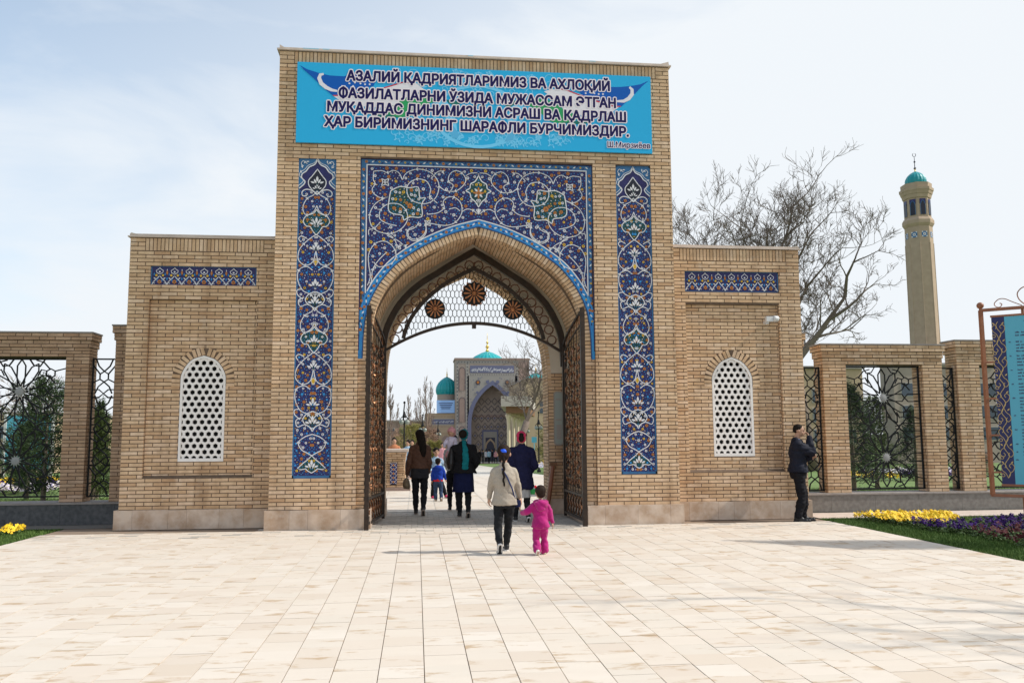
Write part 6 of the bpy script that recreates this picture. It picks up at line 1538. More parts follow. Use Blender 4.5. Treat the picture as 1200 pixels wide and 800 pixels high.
# ------------------------------------------------------------------ people
def cloth(n,c,r=.85,v=None,vs=14,sheen=.0,**k): return mat(n,c,r,spec=.15,var=v or (tuple(x*.6 for x in c),.6),vs=vs,sheen=sheen,bump=.25,bs=18,**k)
M['skin']=mat('skin',(.46,.27,.185),.55,var=((.38,.20,.14),.4),vs=12); M['hair']=mat('hair',(.008,.006,.005),.75,spec=.12,bump=.5,bs=30,var=((.03,.02,.015),.5),vs=50,stretch=(1,1,.15))
M['hair_b']=mat('hair_b',(.016,.010,.008),.75,spec=.12,bump=.5,bs=30,var=((.05,.03,.02),.5),vs=50,stretch=(1,1,.15))
M['beige_knit']=cloth('beige_knit',(.40,.35,.29),.95,((.30,.26,.21),.7),60); M['leggings']=cloth('leggings',(.016,.017,.020),.8); M['jeans_d']=cloth('jeans_d',(.030,.032,.042),.85)
M['magenta']=cloth('magenta',(.40,.008,.16),.75,((.26,.005,.10),.6),10,sheen=.3); M['shoe_b']=mat('shoe_b',(.012,.012,.014),.45); M['shoe_w']=mat('shoe_w',(.70,.68,.66),.5); M['shoe_t']=mat('shoe_t',(.48,.38,.28),.6)
M['brown_j']=cloth('brown_j',(.115,.060,.042),.7); M['charcoal']=cloth('charcoal',(.03,.03,.035)); M['black_j']=cloth('black_j',(.012,.012,.014)); M['navy_s']=cloth('navy_s',(.010,.014,.055))
M['teal_s']=cloth('teal_s',(.005,.17,.20),.7); M['pink']=cloth('pink',(.68,.33,.36)); M['lilac']=cloth('lilac',(.62,.58,.72)); M['blue_h']=cloth('blue_h',(.012,.045,.34)); M['red']=cloth('red',(.55,.02,.03))
M['jeans']=cloth('jeans',(.035,.06,.12)); M['navy_c']=cloth('navy_c',(.012,.013,.045)); M['pink_s']=cloth('pink_s',(.62,.05,.13)); M['grey_s']=cloth('grey_s',(.40,.40,.40)); M['green']=cloth('green',(.05,.35,.10))
M['navy_u']=cloth('navy_u',(.012,.014,.026),.7); M['black_t']=cloth('black_t',(.009,.009,.012),.75); M['shirt_b']=cloth('shirt_b',(.18,.26,.45)); M['light_b']=cloth('light_b',(.35,.50,.66)); M['bag_t']=cloth('bag_t',(.22,.17,.11),.6); M['bag_b']=mat('bag_b',(.014,.013,.014),.4)
M['scr_blue']=mat('scr_blue',(.01,.10,.75),.5); M['strap']=mat('strap',(.02,.035,.12),.6); M['sole']=mat('sole',(.35,.28,.24),.8); M['eye']=mat('eye',(.02,.015,.012),.2); M['lip']=mat('lip',(.40,.14,.12),.5); M['orange_c']=cloth('orange_c',(.5,.2,.1)); M['white_c']=cloth('white_c',(.62,.62,.64))
class Blob:
    """capsules and ellipsoids melted into one continuous surface"""
    def __init__(s): s.mb=MB()
    def cap(s,a,b,r0,r1=None,n=10):
        a=Vector(a); b=Vector(b); r1=r0 if r1 is None else r1; d=b-a; L=d.length
        if L<1e-5: return s.sph(a,r0)
        d.normalize(); pts=[];rad=[]
        for t in (-.98,-.8,-.5,-.2): pts.append(a+d*r0*t); rad.append(r0*math.sqrt(1-t*t))
        pts.append(a); rad.append(r0); pts.append(b); rad.append(r1)
        for t in (.2,.5,.8,.98): pts.append(b+d*r1*t); rad.append(r1*math.sqrt(1-t*t))
        s.mb.tube(pts,rad,n); return s
    def sph(s,c,r,n=14,m=10): s.mb.sph(c,r,n,m); return s
    def loft(s,rings,n=20,fold=0,nf=7,ph=0):
        """rings: (z, rx, ry, cx, cy)"""
        b=len(s.mb.v); k=len(rings)
        for (z,rx,ry,cx,cy) in rings:
            for j in range(n):
                t=2*math.pi*j/n; f=1+fold*math.sin(nf*t+ph+z*3)*(1-(z-rings[0][0])/(rings[-1][0]-rings[0][0]+1e-6)); s.mb.v.append((cx+rx*f*math.cos(t),cy+ry*f*math.sin(t),z))
        up=rings[-1][0]>rings[0][0]
        for i in range(k-1):
            for j in range(n):
                q=(b+i*n+j,b+i*n+(j+1)%n,b+(i+1)*n+(j+1)%n,b+(i+1)*n+j); s.mb.f.append(q if up else q[::-1]); s.mb.m.append(0)
        c0=tuple(range(b,b+n)); c1=tuple(range(b+(k-1)*n,b+k*n))
        s.mb.f.append(c0[::-1] if up else c0); s.mb.m.append(0); s.mb.f.append(c1 if up else c1[::-1]); s.mb.m.append(0); return s
    def build(s,name,m,parent,vox=.011,it=3,fac=.5,wr=0,wrs=16,seed=0):
        me=bpy.data.meshes.new(name); me.from_pydata(s.mb.v,[],s.mb.f); o=bpy.data.objects.new(name,me); COL.objects.link(o)
        r=o.modifiers.new('r','REMESH'); r.mode='VOXEL'; r.voxel_size=vox
        if it: q=o.modifiers.new('s','SMOOTH'); q.iterations=it; q.factor=fac
        dg=bpy.context.evaluated_depsgraph_get(); m2=bpy.data.meshes.new_from_object(o.evaluated_get(dg)); bpy.data.objects.remove(o); bpy.data.meshes.remove(me)
        if wr:
            n=len(m2.vertices); v=np.zeros(n*3); m2.vertices.foreach_get('co',v); v=v.reshape(-1,3); nr=np.zeros(n*3); m2.vertices.foreach_get('normal',nr); nr=nr.reshape(-1,3)
            d=(.5*np.sin(v[:,2]*wrs*3.7+np.sin(v[:,0]*wrs*3.1)*1.3+seed)+np.sin(v[:,2]*wrs+np.sin(v[:,0]*wrs*.9+seed)*1.6+v[:,1]*wrs*.5)+.6*np.sin(v[:,2]*wrs*2.3+v[:,0]*wrs*1.7+seed*2))*wr
            m2.vertices.foreach_set('co',(v+nr*d[:,None]).ravel())
        m2.name=name; m2.materials.clear(); m2.materials.append(M[m]); m2.polygons.foreach_set('use_smooth',[True]*len(m2.polygons)); m2.update()
        o=bpy.data.objects.new(name,m2); COL.objects.link(o); o.parent=parent; return o
def ik(a,c,l1,l2,pole):
    a=Vector(a); c=Vector(c); d=c-a; L=min(d.length,(l1+l2)*.999); d=d.normalized() if d.length>0 else Vector((0,0,-1)); c=a+d*L
    x=(l1*l1-l2*l2+L*L)/(2*L); h=math.sqrt(max(l1*l1-x*x,0)); p=Vector(pole); p=(p-d*p.dot(d)); p.normalize(); return a+d*x+p*h, c
def hand(bl,w,d,palm,H,curl=.5,side=1):
    """palm and five bent fingers; w wrist, d hand direction, palm = palm normal"""
    d=Vector(d).normalized(); p=Vector(palm); p=(p-d*p.dot(d)).normalized(); s=d.cross(p)*side; k=H/1.7; w=Vector(w)
    bl.cap(w,w+d*.03*k,.022*k,.024*k); 
    for i in range(4): bl.cap(w+d*.02*k+s*(i-1.5)*.014*k,w+d*.085*k+s*(i-1.5)*.019*k,.013*k,.0105*k)
    for i,l in enumerate((.066,.076,.071,.054)):
        b=w+d*.085*k+s*(i-1.5)*.0195*k; dd=(d+p*curl*.45).normalized(); m_=b+dd*l*.5*k; d2=(d+p*curl*1.5).normalized(); bl.cap(b,m_,.0098*k,.0088*k,8); bl.cap(m_,m_+d2*l*.5*k,.0088*k,.0072*k,8)
    t0=w+d*.02*k-s*.028*k; t1=t0+(d*.6-s*.65+p*.35)*.042*k; bl.cap(t0,t1,.0125*k,.0105*k,8); bl.cap(t1,t1+(d*.95-s*.1+p*.45)*.034*k,.010*k,.008*k,8)
def person(label,x,y,H,rot,look=0,child=0,feet=None,hands=None,poles=None,palm=None,curl=(.6,.6),lean=0,z=0,sex='f',name='person',head_tilt=0,face=True,vox=None,neck=.0,hand_dir=None):
    """local frame: +y is where the person faces; returns joints and the empty"""
    t=thing(name,label,'person',(x,y,z),None,rot); k=H
    hh=.130 if not child else (.20 if H<1 else .165)
    hipz=.50*k if not child else (.44*k if H<1 else .47*k); shz=(.815 if not child else (.745 if H<1 else .785))*k
    sw=(.112 if sex=='f' else .128)*k if not child else .115*k; hw=.052*k
    J={}; L1=hipz*.50; L2=hipz*.48-.048*k
    feet=feet or ((-.055*k,0,0),(.055*k,.0,0)); hs=hands or ((-.17*k,.0,hipz*.93),(.17*k,.0,hipz*.93)); poles=poles or ((-.3,-1,0),(.3,-1,0))
    la=Vector((0,lean,0)); bl=Blob()
    hip=Vector((0,0,hipz)); chest=Vector((0,.0,shz-.10*k))+la; neckp=Vector((0,-.005*k,shz+.01*k))+la
    headc=Vector((0,.012*k,H-hh*.5*k))+la*1.15+Vector((0,neck,0))
    R1=.070*k if sex=='f' else .078*k
    bl.loft([(hipz-.05*k,.075*k,.06*k,0,0),(hipz+.03*k,.085*k,.062*k,0,0),(hipz+.11*k,.070*k,.052*k,0,lean*.4),(shz-.13*k,.085*k,.06*k,0,lean*.8),(shz-.04*k,.095*k,.055*k,0,lean),(shz+.005*k,.055*k,.04*k,0,lean)],18)
    bl.cap(neckp-Vector((0,0,.03*k)),headc-Vector((0,.008*k,.02*k)),.030*k if not child else .026*k,.030*k)
    r=hh*k
    HB=[headc]
    cr,sr=math.cos(look),math.sin(look)
    def hp(a,b,c): # head local: a right, b forward, c up
        b2=b*math.cos(head_tilt)+c*math.sin(head_tilt); c2=c*math.cos(head_tilt)-b*math.sin(head_tilt)
        return headc+Vector((a*cr+b2*sr,-a*sr+b2*cr,c2))*r
    bl.sph(hp(0,-.06,.10),(r*.36,r*.42,r*.38)); bl.sph(hp(0,.10,-.12),(r*.29,r*.32,r*.34)); bl.cap(hp(0,.20,-.30),hp(0,.26,-.36),r*.15,r*.10)
    bl.cap(hp(0,.38,.02),hp(0,.47,-.13),r*.045,r*.07,8); bl.cap(hp(-.13,.36,.08),hp(.13,.36,.08),r*.07,r*.07,8); bl.cap(hp(-.07,.38,-.25),hp(.07,.38,-.25),r*.055,r*.055,8)
    for sg in (-1,1): bl.sph(hp(sg*.36,-.02,-.05),(r*.06,r*.09,r*.12),8,6); bl.sph(hp(sg*.18,.27,-.12),(r*.10,r*.10,r*.09),8,6)
    for i,sg in enumerate((-1,1)):
        f=Vector(feet[i]); an=Vector((f.x,f.y,f.z+.045*k)); hj=Vector((sg*hw,0,hipz-.02*k)); kn,an2=ik(hj,an,L1,L2,(sg*.05,1,0)); J['hip%d'%i]=hj; J['knee%d'%i]=kn; J['ank%d'%i]=an2
        bl.cap(hj,kn,.046*k,.032*k); bl.cap(kn,kn.lerp(an2,.35),.032*k,.032*k); bl.cap(kn.lerp(an2,.35),an2,.032*k,.020*k)
        sh=Vector((sg*sw*.80,0,shz-.034*k))+la; wr=Vector(hs[i]); A1,A2=(.170*k,.145*k) if not child else (.145*k,.12*k); el,wr2=ik(sh,wr,A1,A2,poles[i]); J['sh%d'%i]=sh; J['el%d'%i]=el; J['wr%d'%i]=wr2
        bl.cap(sh,el,.030*k,.023*k); bl.cap(el,wr2,.023*k,.0165*k)
        hd=(hand_dir[i] if hand_dir and hand_dir[i] else (wr2-el).normalized()*.8+Vector((0,0,-.2))); pn=(palm[i] if palm else Vector((-sg,.2,0)))
        hand(bl,wr2,hd,pn,H*(1.12 if child else 1),curl[i],sg)
        J['hd%d'%i]=Vector(hd).normalized()
    J.update(hip=hip,chest=chest,neck=neckp,head=headc,r=r,hp=hp,k=k,hipz=hipz,shz=shz,sw=sw,t=t,la=la)
    bl.build('body','skin',t,vox or .0082*max(H/1.7,.62),2,.45)
    if face:
        for sg in (-1,1):
            b=Blob(); b.sph(hp(sg*.155,.36,.0),(r*.06,r*.035,r*.035),8,6); e=b.mb.build('eye',M['eye'],t,smooth=True,local=True)
            b=MB(); b.tube([hp(sg*.25,.33,.12),hp(sg*.15,.385,.15),hp(sg*.07,.40,.12)],r*.022,5); b.build('eyebrow',M['hair'],t,local=True)
        b=MB(); b.tube([hp(-.11,.40,-.24),hp(0,.445,-.245),hp(.11,.40,-.24)],[r*.02,r*.035,r*.02],6); b.build('mouth',M['lip'],t,local=True,smooth=True)
    return J
def pants(J,m,w=1.18,flare=1.0,name='trousers',low=0.0,seed=0,vox=None,wr=.0042):
    k=J['k']; b=Blob()
    hz=J['hipz']
    b.loft([(hz-.06*k,.082*k*w,.068*k*w,0,0),(hz+.02*k,.088*k*w,.070*k*w,0,0),(hz+.09*k,.078*k*w,.060*k*w,0,0)],18)
    for i in (0,1):
        h,kn,a=J['hip%d'%i],J['knee%d'%i],J['ank%d'%i]; a=kn.lerp(a,1-low)
        b.cap(h,kn,.050*k*w,.036*k*w); b.cap(kn,kn.lerp(a,.35),.036*k*w,.034*k*w*flare); b.cap(kn.lerp(a,.35),a,.034*k*w*flare,.024*k*w*flare**2)
    return b.build(name,m,J['t'],vox or .012*max(k/1.7,.6),3,.5,wr=wr*k/1.7,wrs=26,seed=seed)
def top(J,m,hem,w=1.12,hw=.105,sleeve=.0,name='jacket',d=.075,sl=1.0,seed=0,collar=True,open_=0,waist=1.0,wr=.0055,vox=None,fold=.0):
    """coat or jacket: body from the shoulders to hem (fraction of height) and two sleeves"""
    k=J['k']; b=Blob(); z0=hem*k; hz=J['hipz']; sz=J['shz']; l=J['la'].y
    rings=[(z0,hw*k*w,d*k*w*1.0,0,0)]
    if z0<hz-.02*k: rings.append((hz,(.5*hw+.5*.094)*k*w,d*k*w,0,0))
    if z0<hz+.10*k: rings.append((hz+.12*k,.086*k*w*waist,.066*k*w,0,l*.4))
    rings+= [(sz-.14*k,.100*k*w,.072*k*w,0,l*.8),(sz-.055*k,.102*k*w,.068*k*w,0,l),(sz-.01*k,.078*k*w,.054*k*w,0,l),(sz+.028*k,.040*k*w,.038*k*w,0,l)]
    b.loft(rings,22,fold,6,seed)
    for i in (0,1):
        s,e,wv=J['sh%d'%i],J['el%d'%i],J['wr%d'%i]; wv=e.lerp(wv,.97-sleeve)
        b.cap(J['neck']+Vector(((-1,1)[i]*.03*k,0,-.015*k)),s,.026*k*w,.036*k*w*sl); b.cap(s,e,.037*k*w*sl,.033*k*w*sl); b.cap(e,wv,.033*k*w*sl,.024*k*w*sl)
    if collar: b.cap(J['neck']+Vector((-.02*k,-.012*k,.012*k)),J['neck']+Vector((.02*k,-.012*k,.012*k)),.030*k,.030*k)
    return b.build(name,m,J['t'],vox or .012*max(k/1.7,.6),3,.5,wr=wr*k/1.7,wrs=22,seed=seed)
def skirt(J,m,z0,z1,w0,w1,name='skirt',fold=.05,d=.75,cy=0):
    k=J['k']; b=Blob(); b.loft([(z0*k,w0*k,w0*d*k,0,cy),((z0+z1)/2*k,(w0+w1)/2*k*1.02,(w0+w1)/2*d*k,0,cy*.6),(z1*k,w1*k,w1*d*k,0,0)],32,fold,8); return b.build(name,m,J['t'],.012,2,.4)
def shoes(J,m,sole='sole',heelup=(0,0),size=1,low=True,rotz=(0,0)):
    k=J['k']
    for i in (0,1):
        a=J['ank%d'%i]; p=heelup[i]; q=math.cos(p),math.sin(p); rz=rotz[i]
        def F(x,y,z): 
            # foot local, toes +y, pitched about the toe so the heel rises
            yy=y*q[0]+z*q[1]; zz=z*q[0]-y*q[1]; return Vector((a.x+x*math.cos(rz)-yy*math.sin(rz)*-1,a.y+yy*math.cos(rz),a.z+zz))
        s=k*size; b=Blob(); b.cap(F(0,-.012*s,-.012*s),F(0,.03*s,-.02*s),.024*s,.023*s); b.cap(F(0,.02*s,-.028*s),F(.002*s,.095*s,-.032*s),.021*s,.018*s); b.cap(F(0,-.02*s,-.03*s),F(0,.02*s,-.032*s),.020*s,.019*s); b.cap(F(-.008*s,.07*s,-.033*s),F(.008*s,.07*s,-.033*s),.019*s,.019*s)
        o=b.build('shoe',m,J['t'],.0075*max(s/1.7,.6),2,.4)
        n=MB(); pts=[(-.018,-.035),(-.024,0),(-.020,.04),(-.026,.075),(-.018,.108),(0,.117),(.018,.108),(.026,.075),(.020,.04),(.024,0),(.018,-.035),(0,-.044)]
        vs=[F(x*s,y*s,-.046*s) for x,y in pts]+[F(x*s,y*s,-.036*s) for x,y in pts]; kk=len(pts)
        n.add([tuple(v) for v in vs],[tuple(range(kk))[::-1],tuple(range(kk,2*kk))]+[(j,(j+1)%kk,kk+(j+1)%kk,kk+j) for j in range(kk)])
        sl=n.build('sole',M[sole],J['t'],local=True); sl.parent=o
def hair_cap(J,m='hair',fr=.22,back=1.0,name='hair',extra=None,low=-.25,vox=None,s=1.0):
    r=J['r']; hp=J['hp']; b=Blob(); b.sph(hp(0,-.10,.15),(r*.40*s,r*.43*s,r*.385*s)); b.sph(hp(0,-.20,low+.15),(r*.33*s,r*.28*s,r*.32*s))
    if extra: extra(b,hp,r)
    return b.build(name,m,J['t'],vox or .009*max(J['k']/1.7,.55),2,.5)
PI=math.pi
# world heading: the walkers face the gate (+y)
# 1 girl in the beige tunic, back to us
J=person('girl with a long braid in a grey beige tunic leading the child in magenta',1.21,11.75,1.46,0,child=1,look=.15,
  feet=((-.085,-.20,.075),(.045,.16,0)),hands=((-.20,.12,.73),(.245,.10,.655)),poles=((-1,-.6,-.1),(.5,-1,0)),curl=(1.2,1.3),hand_dir=(None,(.3,.1,-1)))
pants(J,'leggings',1.08,1.08,'leggings',seed=1); top(J,'beige_knit',.435,1.10,.118,name='tunic',seed=2,sl=.98,wr=.004,fold=.03)
def ex(b,hp,r):
    b.cap(hp(0,-.48,.18),hp(0,-.56,-.05),r*.13,r*.12)
hair_cap(J,'hair_b',extra=ex)
b=Blob(); hp=J['hp']; r=J['r']; q0=hp(0,-.56,.02)
for i in range(9):
    f=i/8; c=q0.lerp(Vector((-.02,-.145,.93)),f); b.sph(c+Vector((.006*(-1)**i,0,0)),(.024-.010*f,.021-.008*f,.040))
b.build('braid','hair',J['t'],.007,1,.4)
b=Blob(); b.sph(hp(.02,-.58,.16),(.035,.025,.028),10,8); b.cap(hp(-.1,-.56,.2),hp(.12,-.58,.12),.016,.016); b.build('scrunchie','scr_blue',J['t'],.006,1)
b=MB(); b.tube([(-.04,.0,1.165),(-.035,-.092,1.13),(.03,-.118,1.02),(.10,-.105,.86),(.145,-.05,.72)],.011,5); b.build('shoulder_strap',M['strap'],J['t'],local=True)
b=Blob(); b.loft([(.60,.07,.03,.165,.02),(.70,.075,.035,.160,.02)],14); b.build('shoulder_bag','navy_s',J['t'],.010,2)
shoes(J,'shoe_b','shoe_w',(.85,0),1.12)
# 2 small child in magenta
J=person('small child in a magenta hooded tracksuit led by the hand of the girl in beige',1.665,11.42,.915,0,child=1,look=-.2,
  feet=((-.055,-.06,.03),(.06,.06,0)),hands=((-.235,.10,.545),(.185,.02,.36)),poles=((-.4,-1,-.6),(.6,-1,0)),curl=(1.0,.8),hand_dir=((-.5,.3,.75),None))
pants(J,'magenta',1.42,1.32,'track_trousers',seed=3,wr=.008); 
top(J,'magenta',.40,1.24,.118,name='hooded_top',seed=5,sl=1.18,wr=.009,d=.088)
b=Blob(); z=J['shz']; b.sph((0,-.075,z-.015),(.095,.05,.062)); b.sph((0,-.09,z-.06),(.06,.035,.045)); b.cap((-.07,-.02,z+.015),(.07,-.02,z+.015),.035); b.build('hood','magenta',J['t'],.009,3,.5,wr=.003,wrs=40)
hair_cap(J,'hair_b',s=1.05,low=-.22); shoes(J,'shoe_t','shoe_w',(.85,0),1.30)
b=Blob(); b.sph(J['hp'](-.38,-.05,.42),(.018,.015,.022)); b.build('hair_bow','red',J['t'],.005,1)
# 3 woman in the brown jacket
J=person('long haired woman in a brown hooded jacket and black leggings carrying a handbag',.07,17.35,1.71,0,look=.2,
  feet=((-.075,.18,0),(.07,-.17,.06)),hands=((-.25,.09,.82),(.17,.07,.84)),poles=((-.25,-1,0),(.25,-1,0)),curl=(1.2,.7))
pants(J,'leggings',1.08,1.05,'leggings',seed=6); top(J,'brown_j',.545,1.12,.098,sleeve=.0,name='jacket',seed=7,d=.078)
skirt(J,'charcoal',.43,.58,.108,.100,'shirt_tail',.02)
b=Blob(); z=J['shz']; b.sph((0,-.10,z-.04),(.10,.045,.07)); b.build('hood','brown_j',J['t'],.012,3)
def ex(b,hp,r):
    h=hp(0,0,0); b.loft([(h.z-r*1.95,.030,.022,h.x+.075,h.y-.155),(h.z-r*1.5,.062,.035,h.x+.065,h.y-.16),(h.z-r*.9,.085,.045,h.x+.045,h.y-.135),(h.z-r*.35,.092,.06,h.x+.02,h.y-.075),(h.z+r*.1,.092,.08,h.x,h.y-.03)],22,.10,7)
hair_cap(J,'hair',extra=ex,s=1.08)
b=Blob(); b.loft([(.52,.06,.10,-.27,.08),(.60,.085,.155,-.27,.08),(.70,.06,.13,-.27,.08),(.735,.03,.10,-.27,.08)],18); b.build('handbag','bag_t',J['t'],.012,3,.5,wr=.004)
b=MB(); b.tube([(-.27,.0,.70),(-.26,.05,.80),(-.25,.09,.82),(-.26,.13,.80),(-.27,.17,.70)],.009,5); b.build('handbag_handle',M['bag_t'],J['t'],local=True)
shoes(J,'shoe_b','sole',(0,.65),1.0)
# 4 woman in the black jacket and teal scarf with a baby
J=person('woman in a black jacket, teal headscarf and navy skirt carrying a baby on her shoulder',.92,16.75,1.71,0,look=-.1,sex='m',
  feet=((-.065,.14,0),(.085,-.16,.055)),hands=((-.06,.20,1.16),(.21,.12,.95)),poles=((-1,-.4,-.5),(.35,-1,0)),curl=(.8,.9))
pants(J,'leggings',1.12,1.0,'tights',seed=8); top(J,'black_j',.50,1.22,.130,name='jacket',seed=9,d=.092,sl=1.15,fold=.03)
skirt(J,'navy_s',.285,.56,.122,.108,'skirt',.045)
b=Blob(); r=J['r']; hp=J['hp']; b.sph(hp(0,-.02,.13),(r*.45,r*.47,r*.42)); b.sph(hp(0,-.16,-.12),(r*.37,r*.30,r*.36)); b.build('headscarf','teal_s',J['t'],.010,3,.5,wr=.003,wrs=40)
b=Blob(); b.sph(hp(-.10,-.34,.08),(r*.38,r*.26,r*.40)); b.build('hair','hair',J['t'],.010,2)
b=Blob(); b.loft([(.93,.060,.022,.02,-.170),(1.10,.066,.026,.035,-.172),(1.30,.058,.030,.03,-.150),(1.43,.042,.035,.01,-.105),(1.50,.05,.04,0,-.06)],16,.12,5); b.build('scarf_tail','teal_s',J['t'],.009,3,.5,wr=.004,wrs=30)
b=Blob(); b.loft([(.93,.06,.12,-.255,-.02),(1.05,.085,.15,-.255,-.03),(1.22,.07,.11,-.245,-.02),(1.36,.03,.05,-.235,.0)],18); b.build('shoulder_bag','bag_b',J['t'],.012,3,.5)
shoes(J,'shoe_b','sole',(0,.6),1.05)
# baby in her arms (faces back over her shoulder)
bt=thing('person','baby in a pink knitted hat and pale lilac jacket carried on the left shoulder','person',(.70,16.90,1.28),None,PI*.85)
b=Blob(); b.cap((0,0,.05),(0,.02,.22),.07,.075); b.sph((0,.035,.37),(.068,.075,.082)); b.cap((0,.02,.26),(0,.03,.32),.03); b.cap((0,.11,.36),(0,.115,.355),.012)
for sg in (-1,1): b.cap((sg*.08,.02,.24),(sg*.12,.09,.14),.028,.022); b.cap((sg*.12,.09,.14),(sg*.10,.15,.09),.02,.016); b.cap((sg*.04,.0,.03),(sg*.07,.08,-.08),.042,.03); b.cap((sg*.07,.08,-.08),(sg*.06,.06,-.18),.03,.02); hand(b,(sg*.10,.15,.09),(0,.6,-.5),(-sg,0,-.3),.75,.8,sg)
b.build('body','skin',bt,.0065,2)
for sg in (-1,1): q=MB(); q.sph((sg*.026,.103,.385),.007,6,5); q.build('eye',M['eye'],bt,local=True)
b=Blob(); b.loft([(-.02,.085,.08,0,0),(.10,.095,.09,0,.01),(.24,.085,.078,0,.02),(.29,.05,.05,0,.025)],16)
for sg in (-1,1): b.cap((sg*.08,.02,.24),(sg*.12,.09,.14),.042,.036); b.cap((sg*.12,.09,.14),(sg*.103,.145,.094),.036,.028)
b.build('jacket','lilac',bt,.010,3,.5,wr=.003,wrs=40)
b=Blob(); b.sph((0,.02,.40),(.086,.088,.075)); b.sph((0,-.03,.35),(.07,.05,.06)); b.sph((0,.01,.475),(.02,.02,.02)); b.build('knitted_hat','pink',bt,.008,2)
b=Blob()
for sg in (-1,1): b.cap((sg*.04,.0,.02),(sg*.07,.08,-.08),.052,.04); b.cap((sg*.07,.08,-.08),(sg*.06,.06,-.18),.04,.03)
b.build('leggings','pink',bt,.010,2)
# 5 adult mostly hidden behind her
J=person('adult in dark trousers and a pale grey top half hidden behind the woman in black',.80,18.35,1.60,0,hands=((-.12,.12,.85),(.16,.05,.8)),feet=((-.08,.02,0),(.09,-.05,0)),sex='m')
pants(J,'black_t',1.08,1.0,seed=11); top(J,'grey_s',.50,1.0,.100,name='top',seed=12); hair_cap(J); shoes(J,'shoe_b','sole',(0,0),1.0)
# 6 boy in the blue hoodie
J=person('little boy in a bright blue hooded top and jeans with a red hem, back turned',.53,20.9,1.04,0,child=1,look=.5,feet=((-.06,-.02,0),(.075,-.10,.03)),hands=((-.16,.03,.48),(.19,.06,.50)),poles=((-.7,-1,0),(.7,-1,0)))
pants(J,'jeans',1.25,1.15,'jeans',seed=13,wr=.005); top(J,'blue_h',.50,1.22,.110,name='hooded_top',seed=14,sl=1.12,wr=.006); skirt(J,'red',.455,.54,.112,.108,'shirt_hem',.02,.8)
b=Blob(); z=J['shz']; b.sph((0,-.08,z-.02),(.10,.05,.06)); b.cap((-.06,-.02,z+.01),(.06,-.02,z+.01),.035); b.build('hood','blue_h',J['t'],.010,3)
hair_cap(J,'hair',s=1.06,low=-.22); shoes(J,'shoe_t','shoe_b',(0,.6),1.25)
# 7 boy facing us in a light blue jacket
J=person('smiling boy in a light blue jacket facing the camera behind the boy in blue',.50,21.9,1.28,PI+.25,child=1,look=.1,feet=((-.24,.10,0),(.09,-.02,0)),hands=((-.16,.16,.72),(.17,.14,.70)),poles=((-.8,-1,0),(.8,-1,0)))
pants(J,'black_t',1.2,1.1,seed=15); top(J,'light_b',.50,1.2,.108,name='jacket',seed=16,sl=1.1,wr=.006); hair_cap(J,'hair',s=1.04,low=-.05); shoes(J,'pink_s','sole',(0,0),1.1)
# 8 woman in the navy coat
J=person('woman in a long navy coat and pink headscarf with her hair in a dark bun',1.95,15.75,1.66,0,look=.1,sex='m',feet=((-.10,.15,0),(.10,-.15,.05)),hands=((-.10,.22,1.0),(.17,.18,.90)),poles=((-.5,-.8,-.2),(.5,-.8,-.2)),curl=(.9,.9))
pants(J,'leggings',1.08,1.05,'leggings',seed=17); top(J,'navy_c',.355,1.20,.118,name='coat',seed=18,d=.085,sl=1.12,fold=.03); skirt(J,'grey_s',.265,.40,.100,.100,'skirt_hem',.03,.8)
b=Blob(); r=J['r']; hp=J['hp']; b.sph(hp(0,-.02,.14),(r*.44,r*.47,r*.42)); b.cap(hp(-.30,-.12,-.25),hp(-.26,-.05,.1),r*.12,r*.14); b.cap(hp(.30,-.12,-.25),hp(.26,-.05,.1),r*.12,r*.14); b.sph(hp(0,-.14,-.28),(r*.34,r*.30,r*.22)); b.build('headscarf','pink_s',J['t'],.009,3,.5,wr=.002,wrs=40)
b=Blob(); b.sph(hp(0,-.46,-.10),(r*.25,r*.20,r*.34)); b.sph(hp(0,-.42,.22),(r*.22,r*.14,r*.16)); b.build('hair_bun','hair',J['t'],.009,2)
shoes(J,'shoe_b','shoe_w',(0,.55),1.05)
b=Blob(); b.loft([(.46,.10,.03,.19,-.02),(.60,.11,.04,.19,-.02),(.66,.08,.02,.19,-.02)],14,.06,5); pb=b.build('plastic_bag','white_c',J['t'],.010,2)
b=Blob(); b.loft([(.50,.05,.01,.20,-.062),(.60,.05,.01,.20,-.064)],10); g_=b.build('bag_print','green',J['t'],.008,1); g_.parent=pb
# 9 man by the right wing
J=person('man in black jacket and trousers standing at the right wing, hand to his mouth',7.03,15.08,1.76,-PI*.5-.40,look=-.05,sex='m',head_tilt=.22,
  feet=((-.11,.05,0),(.12,-.04,0)),hands=((-.02,.235,1.17),(.03,.215,1.50)),poles=((-.8,-.9,-.4),(.12,.1,-1)),palm=((1,0,0),(-.2,-1,.1)),curl=(.9,1.3),hand_dir=(None,(-.35,-.1,.6)),lean=.0,neck=.02)
pants(J,'black_t',1.24,1.15,'trousers',seed=19,wr=.005); top(J,'navy_u',.50,1.24,.104,name='jacket',seed=20,d=.088,sl=1.22,wr=.006)
b=Blob(); k=J['k']; b.cap(J['neck']+Vector((-.04*k,-.01*k,.012*k)),J['neck']+Vector((.04*k,-.01*k,.012*k)),.032*k); b.cap(J['neck']+Vector((-.04*k,.02*k,-.01*k)),J['neck']+Vector((-.012*k,.05*k,-.04*k)),.02*k); b.cap(J['neck']+Vector((.04*k,.02*k,-.01*k)),J['neck']+Vector((.012*k,.05*k,-.04*k)),.02*k); b.build('collar','navy_u',J['t'],.009,2)
b=Blob(); b.cap(J['neck']+Vector((-.02*k,.018*k,.0)),J['neck']+Vector((.02*k,.018*k,.0)),.026*k); b.build('shirt_collar','shirt_b',J['t'],.009,2)
